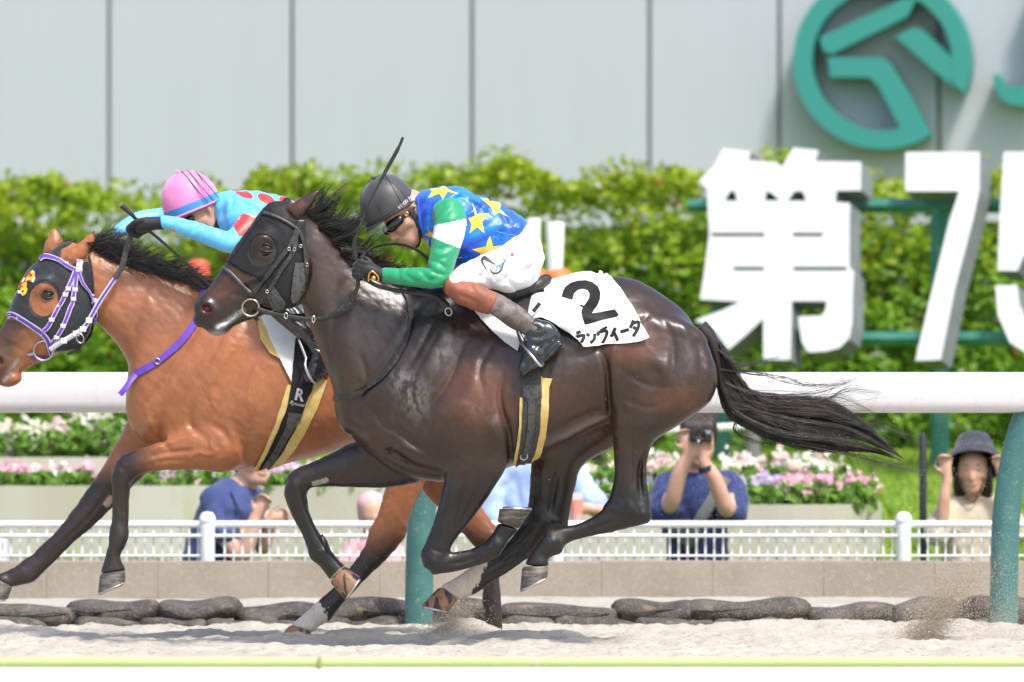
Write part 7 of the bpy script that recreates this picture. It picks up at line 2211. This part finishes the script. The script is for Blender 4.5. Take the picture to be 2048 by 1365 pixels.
def fieldpx(px0, px1, r0, r1, yb, y0, y1, vox):
    a, b = P(px0, r1, yb), P(px1, r0, yb)
    return Field((a.x, yb + y0, a.z), (b.x, yb + y1, b.z), vox)
def put(f, name, mt, par, bl=1):
    if name in ('tshirt', 'shirt', 'blouse', 'pink_top', 'trousers'): f.wrinkle(.014, .12, .05, .8, 55)
    f.blur(bl); return link(name, f.mesh(name, 1), mt, par)
def simple_hand(f, w, d, spread, yb, sd=1, r=.0095):
    """w wrist (px,row,y), d px direction; palm, four fingers, thumb"""
    l = math.hypot(*d); dx, dr = d[0] / l, d[1] / l; nx, nr = -dr, dx; g = 404
    K = lambda a, b, dy, rr: C(w[0] + dx * a * g + nx * b * g, w[1] + dr * a * g + nr * b * g, w[2] + dy, rr, yb)
    f.chain([K(-.02, 0, 0, .024), K(.03, 0, 0, .028), K(.07, 0, 0, .03)], .01)
    for i in range(4):
        b = (-.032 + .021 * i); ln = (.055, .065, .06, .045)[i] * spread
        f.chain([K(.08, b, -.005, r + .002), K(.08 + ln * .6, b * 1.05, -.012, r + .001), K(.08 + ln * .8, b, -.03, r), K(.08 + ln * .6, b, -.05, r)], .004)
    f.chain([K(.03, -.03 * sd, -.01, .013), K(.06, -.055 * sd, -.02, .011), K(.095, -.05 * sd, -.03, .010)], .006)

# --- leaning man in navy T-shirt
YB = 6.25
PL = empty('person', P(450, 1300, YB), 'person in navy T-shirt leaning on the white fence with folded arms', 'person')
HFa = HeadFrame(P(503, 926, YB), (-.15, -1), (1, .25), R(55))
f = fieldpx(330, 620, 800, 1460, YB, -.35, .35, .010)
head_sdf(f, HFa, 1.0)
f.chain([HFa(-.03, 0, -.07, .055), C(478, 975, .03, .062, YB), C(470, 1000, .05, .08, YB)], .03)
f.chain([C(465, 1010, .05, .12, YB), C(440, 1090, .08, .125, YB), C(425, 1190, .1, .12, YB)], .05, sq=.8)
f.chain([C(430, 1000, -.08, .05, YB), C(445, 1060, -.14, .046, YB), C(482, 1112, -.16, .042, YB), C(500, 1070, -.17, .042, YB), C(510, 1035, -.17, .03, YB)], .03)
f.chain([C(510, 1000, .2, .05, YB), C(535, 1060, .12, .042, YB), C(525, 1095, -.02, .04, YB), C(540, 1050, -.10, .032, YB)], .03)
for sd in (-.08, .1):
    f.chain([C(425, 1190, .08 + sd, .085, YB), C(430, 1300, .06 + sd, .065, YB), C(420, 1425, .08 + sd, .045, YB), C(440, 1435, .02 + sd, .035, YB)], .03)
simple_hand(f, (512, 1035, -.17), (.5, -1), .8, YB); simple_hand(f, (532, 1044, -.12), (1, -.35), .8, YB)
put(f, 'body', M_skin2, PL)
f = fieldpx(350, 580, 940, 1260, YB, -.35, .4, .010)
f.chain([C(472, 992, .05, .085, YB), C(462, 1020, .06, .150, YB), C(436, 1090, .08, .158, YB), C(420, 1190, .1, .150, YB)], .05, sq=.8)
f.chain([C(430, 1002, -.06, .075, YB), C(438, 1040, -.12, .072, YB), C(448, 1065, -.145, .070, YB)], .03)
f.chain([C(500, 1000, .18, .075, YB), C(520, 1040, .17, .065, YB)], .03)
for pts in ([(440, 1000), (455, 1040), (470, 1060)], [(420, 1060), (440, 1100)], [(450, 1070), (440, 1110)]): f.stroke(pts, .015, -.015, yb=YB)
put(f, 'tshirt', M_navy, PL)
f = fieldpx(350, 500, 1150, 1450, YB, -.25, .4, .012)
for sd in (-.08, .1): f.chain([C(425, 1185, .08 + sd, .105, YB), C(430, 1300, .06 + sd, .08, YB), C(420, 1420, .08 + sd, .065, YB)], .03)
put(f, 'trousers', M_jean, PL)
f = fieldpx(420, 580, 800, 960, YB, -.2, .2, .010)
f.chain([HFa(-.035, 0, .055, .086), HFa(.0, 0, .07, .082), HFa(-.06, 0, .0, .06)], .02); put(f, 'hair', M_hairb, PL)
tube('lanyard', catmull([tuple(P(462, 985, YB - .10)), tuple(P(478, 1020, YB - .15)), tuple(P(486, 1048, YB - .17))], 4), .004, M_jean, PL, 6)
bm = bmesh.new(); a = P(480, 1050, YB - .2); box_bm(bm, (a.x, a.y, a.z - .04), (a.x + .03, a.y + .01, a.z + .01), .003); link('badge', bm_mesh('badge', bm), mat('yellow_badge', (.75, .45, .04), .5), PL, True, 40)

# --- photographer
YB = 6.6
PH = empty('person', P(1395, 1300, YB), 'person in dark navy shirt holding a camera to the eye', 'person')
HFb = HeadFrame(P(1397, 884, YB), (.03, -1), (0, 0), 0); 
HFb.u = Vector((0, 0, 1)); HFb.f = Vector((-.06, -1, -.05)).normalized(); HFb.s = Vector((1, -.06, 0)).normalized()
f = fieldpx(1250, 1550, 800, 1460, YB, -.55, .3, .010)
head_sdf(f, HFb, 1.05)
f.chain([HFb(-.03, 0, -.08, .056), C(1397, 950, .03, .06, YB), C(1397, 975, .05, .08, YB)], .03)
f.chain([C(1397, 985, .05, .11, YB), C(1395, 1080, .05, .12, YB), C(1395, 1200, .05, .12, YB)], .05)
f.chain([C(1335, 975, .02, .055, YB), C(1330, 1000, -.10, .046, YB), C(1342, 1010, -.22, .042, YB), C(1358, 950, -.28, .040, YB), C(1382, 900, -.30, .030, YB)], .03)
f.chain([C(1460, 975, .02, .055, YB), C(1464, 1000, -.10, .046, YB), C(1452, 1018, -.22, .043, YB), C(1430, 960, -.28, .040, YB), C(1408, 925, -.30, .029, YB)], .03)
for sd in (-.11, .11): 
    p = sd * 404
    f.chain([C(1395 + p, 1190, .05, .09, YB), C(1395 + p, 1310, .04, .065, YB), C(1395 + p, 1435, .06, .045, YB), C(1395 + p, 1442, -.04, .035, YB)], .03)
simple_hand(f, (1378, 906, -.30), (-.25, -1), .8, YB); simple_hand(f, (1408, 925, -.30), (-.15, -1), .9, YB, -1)
put(f, 'body', M_skin2, PH)
f = fieldpx(1265, 1530, 930, 1270, YB, -.35, .35, .010)
f.chain([C(1397, 968, .05, .09, YB), C(1397, 1000, .05, .145, YB), C(1395, 1080, .05, .150, YB), C(1395, 1210, .05, .150, YB)], .05)
f.chain([C(1345, 972, .04, .07, YB), C(1450, 972, .04, .07, YB)], .04)
f.chain([C(1338, 975, .02, .078, YB), C(1326, 1005, -.06, .080, YB), C(1326, 1024, -.14, .074, YB)], .03)
f.chain([C(1458, 975, .02, .078, YB), C(1466, 1005, -.06, .080, YB), C(1464, 1026, -.14, .074, YB)], .03)
for pts in ([(1370, 1000), (1380, 1050), (1375, 1100)], [(1420, 1000), (1412, 1060)], [(1340, 990), (1330, 1020)]): f.stroke(pts, .015, -.015, yb=YB)
put(f, 'shirt', M_navy2, PH)
f = fieldpx(1300, 1490, 1160, 1455, YB, -.2, .3, .012)
for sd in (-.11, .11): f.chain([C(1395 + sd * 404, 1180, .05, .115, YB), C(1395 + sd * 404, 1310, .04, .085, YB), C(1395 + sd * 404, 1430, .06, .07, YB)], .03)
put(f, 'trousers', M_jean, PH)
f = fieldpx(1330, 1470, 800, 960, YB, -.2, .25, .009)
f.chain([HFb(-.02, 0, .05, .098), HFb(-.05, 0, .0, .088)], .02)
for s in (-.06, -.03, 0, .03, .06): f.chain([HFb(.02, s, .12, .04), HFb(.085, s * 1.05, .085, .024), HFb(.105, s * 1.1, .055, .012)], .015)
put(f, 'hair', M_hairb, PH)
lathe('wristwatch', [(.034, -.014), (.038, -.012), (.038, .012), (.034, .014)], P(1412, 938, YB - .295), (-.3, -.1, .9), M_jean, PH, 16)
tube('bag_strap', catmull([tuple(P(1452, 955, YB - .08)), tuple(P(1425, 1000, YB - .12)), tuple(P(1400, 1040, YB - .13)), tuple(P(1385, 1070, YB - .13))], 4), .03, mat('grey_webbing', (.14, .15, .15), .8), PH, 8, .25, (0, 1, 0))
cm = empty('camera', P(1402, 876, YB - .34), 'small black compact camera held by the person in dark navy', 'camera')
c = P(1402, 872, YB - .33)
box('camera_body', (c.x - .055, c.y - .02, c.z - .032), (c.x + .055, c.y + .02, c.z + .032), mat('camera_black', (.016, .016, .018), .45), cm, .008)
lathe('lens', [(0, .0), (.031, 0), (.034, .01), (.034, .05), (.028, .055), (.024, .045), (0, .04)], (c.x - .005, c.y - .02, c.z), (0, -1, 0), M_lens, cm, 20)
box('flash', (c.x + .02, c.y - .022, c.z + .01), (c.x + .048, c.y - .0205, c.z + .026), mat('flash_grey', (.3, .3, .32), .3), cm)
bgm = fieldpx(1290, 1400, 1030, 1150, YB, -.32, -.02, .010)
bgm.chain([C(1340, 1058, -.17, .05, YB), C(1385, 1062, -.17, .055, YB), C(1375, 1085, -.17, .05, YB)], .03); 
o = put(bgm, 'shoulder_bag', mat('charcoal_bag', (.045, .046, .045), .8), None); tag(o, 'charcoal shoulder bag across the dark navy shirt front', 'bag')

# --- person in sun hat
YB = 6.7
PW = empty('person', P(1940, 1300, YB), 'person in beige blouse holding the brim of a charcoal sun hat', 'person')
HFc = HeadFrame(P(1946, 944, YB), (0, -1), (0, 0), 0)
HFc.u = Vector((0, 0, 1)); HFc.f = Vector((-.1, -1, -.05)).normalized(); HFc.s = Vector((1, -.1, 0)).normalized()
f = fieldpx(1820, 2080, 850, 1460, YB, -.4, .3, .010)
head_sdf(f, HFc, .96)
f.chain([HFc(-.03, 0, -.08, .05), C(1946, 1000, .03, .052, YB), C(1946, 1018, .05, .07, YB)], .03)
f.chain([C(1946, 1030, .05, .09, YB), C(1940, 1110, .05, .105, YB), C(1940, 1220, .05, .11, YB)], .05)
f.chain([C(1905, 1015, .04, .045, YB), C(1888, 1050, -.05, .038, YB), C(1884, 1062, -.10, .034, YB), C(1888, 1000, -.13, .032, YB), C(1894, 960, -.13, .025, YB)], .03)
f.chain([C(1990, 1015, .04, .045, YB), C(2020, 1050, -.02, .038, YB), C(2030, 1055, -.08, .034, YB), C(2018, 1000, -.12, .032, YB), C(2005, 958, -.12, .025, YB)], .03)
for sd in (-.09, .09): f.chain([C(1940 + sd * 404, 1200, .05, .085, YB), C(1940 + sd * 404, 1310, .04, .06, YB), C(1940 + sd * 404, 1432, .05, .042, YB)], .03)
simple_hand(f, (1894, 956, -.13), (-.1, -1), .7, YB); simple_hand(f, (2005, 956, -.12), (-.2, -1), .7, YB, -1)
put(f, 'body', M_skin2, PW)
f = fieldpx(1810, 2090, 970, 1460, YB, -.35, .35, .011)
f.chain([C(1946, 1012, .06, .08, YB), C(1944, 1040, .06, .13, YB), C(1940, 1110, .06, .15, YB), C(1940, 1220, .06, .16, YB), C(1940, 1330, .06, .19, YB), C(1940, 1420, .06, .2, YB)], .05)
f.chain([C(1905, 1015, .04, .07, YB), C(1884, 1050, -.04, .075, YB), C(1876, 1068, -.10, .068, YB)], .03)
f.chain([C(1990, 1015, .04, .07, YB), C(2015, 1045, -.02, .075, YB), C(2032, 1064, -.08, .068, YB)], .03)
f.chain([C(1946, 985, -.14, .05, YB), C(1948, 1030, -.16, .028, YB)], .02, sub=True)
for pts in ([(1890, 1030), (1880, 1075)], [(1900, 1040), (1898, 1085)], [(1930, 1080), (1935, 1130)], [(1960, 1080), (1965, 1140)], [(2010, 1040), (2020, 1080)]): f.stroke(pts, .015, -.018, yb=YB)
put(f, 'blouse', M_beige, PW)
hc_ = P(1949, 905, YB)
ht = lathe('sun_hat', [(0, .098), (.045, .094), (.078, .074), (.094, .04), (.100, .0), (.118, -.018), (.140, -.05), (.150, -.085), (.146, -.087), (.132, -.05), (.108, -.016), (.094, -.002)], (hc_.x, hc_.y + .02, hc_.z + .005), (.03, .62, 1), M_hat, PW, 28)
f = fieldpx(1880, 2020, 880, 1060, YB, -.2, .25, .010)
f.chain([HFc(-.03, 0, .03, .086), HFc(-.05, 0, -.04, .075), HFc(-.05, 0, -.11, .07)], .02)
for s in (-.075, .075): f.chain([HFc(.0, s, .02, .022), HFc(.005, s * 1.05, -.06, .024), HFc(-.01, s, -.12, .022)], .015)
put(f, 'hair', M_hairb, PW)
tube('hat_cord', catmull([HFc(.06, -.06, -.03), HFc(.075, -.03, -.11), HFc(.08, 0, -.15), HFc(.075, .03, -.11), HFc(.06, .06, -.03)], 4), .004, M_hairb, PW, 6)

# --- person in pale blue shirt with an orange drink, seen between the dark horse's legs
YB = 6.4
PB = empty('person', P(1060, 1300, YB), 'person in pale blue shirt holding an orange drink behind the dark horse legs', 'person')
HFd = HeadFrame(P(1085, 845, YB), (0, -1), (0, 0), 0); HFd.u = Vector((0, 0, 1)); HFd.f = Vector((.1, -1, 0)).normalized(); HFd.s = Vector((1, .1, 0)).normalized()
f = fieldpx(930, 1250, 780, 1460, YB, -.4, .35, .012)
head_sdf(f, HFd, 1.0)
f.chain([HFd(-.03, 0, -.08, .055), C(1085, 915, .03, .07, YB)], .03)
f.chain([C(1080, 940, .05, .11, YB), C(1060, 1060, .05, .12, YB), C(1055, 1200, .05, .12, YB)], .05)
f.chain([C(1140, 930, .05, .055, YB), C(1170, 985, .0, .045, YB), C(1198, 1025, -.1, .04, YB), C(1180, 1018, -.2, .028, YB)], .03)
f.chain([C(1010, 940, .05, .055, YB), C(985, 1000, .0, .045, YB), C(1000, 1060, -.1, .04, YB), C(1040, 1050, -.18, .028, YB)], .03)
for sd in (-.1, .1): f.chain([C(1055 + sd * 404, 1200, .05, .09, YB), C(1055 + sd * 404, 1310, .04, .065, YB), C(1055 + sd * 404, 1435, .06, .045, YB)], .03)
simple_hand(f, (1182, 1018, -.2), (-1, -.2), .9, YB)
put(f, 'body', M_skin2, PB)
f = fieldpx(930, 1250, 880, 1280, YB, -.35, .35, .012)
f.chain([C(1085, 930, .05, .10, YB), C(1075, 960, .05, .165, YB), C(1055, 1060, .05, .17, YB), C(1050, 1220, .05, .16, YB)], .05)
f.chain([C(1135, 930, .05, .075, YB), C(1172, 985, .0, .068, YB), C(1196, 1010, -.06, .058, YB)], .03)
f.chain([C(1005, 940, .05, .085, YB), C(985, 1005, .0, .075, YB), C(995, 1045, -.06, .06, YB)], .03)
for pts in ([(1000, 960), (1010, 1020), (1005, 1080)], [(1030, 950), (1045, 1030)], [(1060, 960), (1050, 1000)], [(1170, 960), (1190, 1000)]): f.stroke(pts, .016, -.02, yb=YB)
put(f, 'shirt', M_lbs, PB)
f = fieldpx(960, 1150, 1160, 1455, YB, -.2, .3, .014)
for sd in (-.1, .1): f.chain([C(1055 + sd * 404, 1190, .05, .115, YB), C(1055 + sd * 404, 1310, .04, .085, YB), C(1055 + sd * 404, 1430, .06, .07, YB)], .03)
put(f, 'trousers', mat('blue_jeans', (.10, .17, .36), .8), PB)
f = fieldpx(1020, 1150, 780, 910, YB, -.2, .2, .012); f.chain([HFd(-.02, 0, .05, .09), HFd(-.05, 0, .0, .08)], .02); put(f, 'hair', M_hairb, PB)
c = P(1152, 1012, YB - .22)
cu = empty('drink_cup', (c.x, c.y, c.z - .07), 'clear cup of orange drink held before the pale blue shirt', 'cup')
lathe('drink', [(0, -.072), (.028, -.072), (.037, .03), (0, .03)], c, (0, 0, 1), mat('orange_juice', (.85, .16, .02), .3), cu, 20)
lathe('cup', [(0, -.076), (.030, -.075), (.041, .062), (.043, .062), (.043, .066), (.039, .066), (.0285, -.07)], c, (0, 0, 1), mat('clear_cup', (.9, .9, .9), .1, alpha=.25), cu, 20)

# --- small child in pink behind the teal post
YB = 6.3
PC = empty('person', P(745, 1300, YB), 'small child in pale pink top behind the fence between horse legs', 'person')
HFe = HeadFrame(P(744, 1030, YB), (0, -1), (0, 0), 0); HFe.u = Vector((0, 0, 1)); HFe.f = Vector((.2, -1, 0)).normalized(); HFe.s = Vector((1, .2, 0)).normalized()
f = fieldpx(660, 830, 960, 1460, YB, -.25, .25, .012)
head_sdf(f, HFe, .8)
f.chain([HFe(-.03, 0, -.06, .04), C(744, 1085, .02, .05, YB), C(744, 1110, .02, .075, YB), C(744, 1200, .02, .08, YB)], .03)
for s in (-.06, .06):
    f.chain([C(744 + s * 600, 1095, .02, .035, YB), C(744 + s * 900, 1140, -.02, .03, YB), C(744 + s * 700, 1150, -.1, .025, YB)], .02)
    f.chain([C(744 + s * 300, 1210, .02, .06, YB), C(744 + s * 300, 1320, .02, .045, YB), C(744 + s * 300, 1435, .02, .035, YB)], .02)
put(f, 'body', M_skin2, PC)
f = fieldpx(660, 830, 1050, 1330, YB, -.25, .25, .012)
f.chain([C(744, 1092, .02, .07, YB), C(744, 1120, .02, .10, YB), C(744, 1210, .02, .11, YB), C(744, 1280, .02, .13, YB)], .03)
for s in (-.06, .06): f.chain([C(744 + s * 600, 1097, .02, .05, YB), C(744 + s * 850, 1130, -.01, .045, YB)], .02)
put(f, 'pink_top', mat('pale_pink_cotton', (.72, .36, .40), .8), PC)
f = fieldpx(690, 800, 960, 1060, YB, -.2, .2, .012); f.chain([HFe(-.015, 0, .045, .074), HFe(-.04, 0, .0, .066)], .02); put(f, 'cap', mat('pink_cap', (.70, .40, .45), .8), PC)

# faint features so the blurred faces still read as faces
M_iris = mat('dark_eye_brow', (.03, .02, .015), .5); M_lipp = mat('lips', (.45, .17, .14), .5)
for HH, kk, par in ((HFa, 1.0, PL), (HFc, .96, PW), (HFb, 1.05, PH)):
    for sd in (-1, 1):
        bm = bmesh.new(); bmesh.ops.create_uvsphere(bm, u_segments=10, v_segments=8, radius=.006 * kk, matrix=Matrix.Translation(Vector(HH(.0855 * kk, sd * .031 * kk, .012 * kk))))
        link('eye', bm_mesh('eye', bm), M_iris, par)
        tube('eyebrow', catmull([HH(.094 * kk, sd * .012 * kk, .034 * kk), HH(.092 * kk, sd * .03 * kk, .040 * kk), HH(.078 * kk, sd * .048 * kk, .034 * kk)], 3), .0028, M_iris, par, 6)
    tube('mouth', catmull([HH(.082 * kk, -.026 * kk, -.056 * kk), HH(.095 * kk, -.012 * kk, -.063 * kk), HH(.098 * kk, 0, -.065 * kk), HH(.095 * kk, .012 * kk, -.063 * kk), HH(.082 * kk, .026 * kk, -.056 * kk)], 3), .0036, M_lipp, par, 6)
# ================================================================== sand thrown up by the hooves
M_grain = mat('flying_sand', (.58, .51, .42), .9, .2, noise=[(60, 2, (.44, .36, .27), .45, .7)])
M_grain2 = mat('damp_sand_clods', (.52, .44, .34), .95, .2, noise=[(60, 2, (.42, .34, .25), .45, .7)])
rng = np.random.default_rng(77)
pts, sz = [], []
def add(n, fpx, frow, fy, s0, s1):
    a, b, y = fpx(n), frow(n), fy(n)
    for i in range(n): pts.append(tuple(P(a[i], b[i], y[i])))
    sz.extend(rng.uniform(s0, s1, n))
# leaning plume at the right
NP = 26000; t = rng.beta(1.0, 1.75, NP)
px = 1822 + 125 * t + rng.normal(0, 1, NP) * (24 - 6 * t + 18 * t * t); row = 1308 - 190 * t + rng.normal(0, 7, NP); y = .45 + rng.normal(0, .08, NP)
clod = grains('sand_plume', [tuple(P(px[i], row[i], y[i])) for i in range(NP)], rng.gamma(1.6, .0006, NP) + .0008, M_grain2, None, 3)
tag(clod, 'brown plume of sand kicked up at the lower right', 'sand', kind='stuff')
add(9000, lambda n: 2040 - np.abs(rng.normal(0, 230, n)), lambda n: 1290 - np.abs(rng.normal(0, 110, n)), lambda n: rng.normal(.5, .25, n), .0007, .0016)
add(5200, lambda n: rng.uniform(1380, 2080, n), lambda n: 1270 - np.abs(rng.normal(0, 260, n)), lambda n: rng.normal(.3, .5, n), .0008, .0021)
add(900, lambda n: rng.uniform(1180, 2060, n), lambda n: rng.uniform(380, 1250, n), lambda n: rng.normal(.2, .5, n), .0008, .0022)
add(260, lambda n: rng.uniform(560, 1250, n), lambda n: 1240 - np.abs(rng.normal(0, 140, n)), lambda n: rng.normal(.6, .5, n), .0009, .0024)
add(900, lambda n: rng.normal(915, 40, n), lambda n: 1265 - np.abs(rng.normal(0, 32, n)), lambda n: rng.normal(1.1, .12, n), .001, .003)
add(260, lambda n: rng.normal(1250, 24, n), lambda n: 1296 - np.abs(rng.normal(0, 16, n)), lambda n: rng.normal(.1, .1, n), .001, .003)
add(900, lambda n: rng.normal(1990, 40, n), lambda n: 1290 - np.abs(rng.normal(0, 50, n)), lambda n: rng.normal(.6, .2, n), .001, .003)
tq = rng.beta(1.2, 1.8, 5000)
qx = 868 + 62 * tq + rng.normal(0, 1, 5000) * (26 - 14 * tq); qr = 1274 - 72 * tq + rng.normal(0, 5, 5000)
for i in range(5000): pts.append(tuple(P(qx[i], qr[i], 1.0 + rng.normal(0, .06))))
sz.extend(rng.gamma(1.6, .0006, 5000) + .0008)
add(900, lambda n: rng.normal(640, 26, n), lambda n: 1278 - np.abs(rng.normal(0, 14, n)), lambda n: rng.normal(.95, .08, n), .0008, .002)
add(26000, lambda n: 2060 - np.abs(rng.normal(0, 190, n)), lambda n: 1295 - np.abs(rng.normal(0, 75, n)), lambda n: rng.normal(.5, .3, n), .0005, .0011)
g = grains('sand_spray', pts, sz, M_grain, None, 5)
tag(g, 'fine sand grains flying behind the galloping horses', 'sand', kind='stuff')
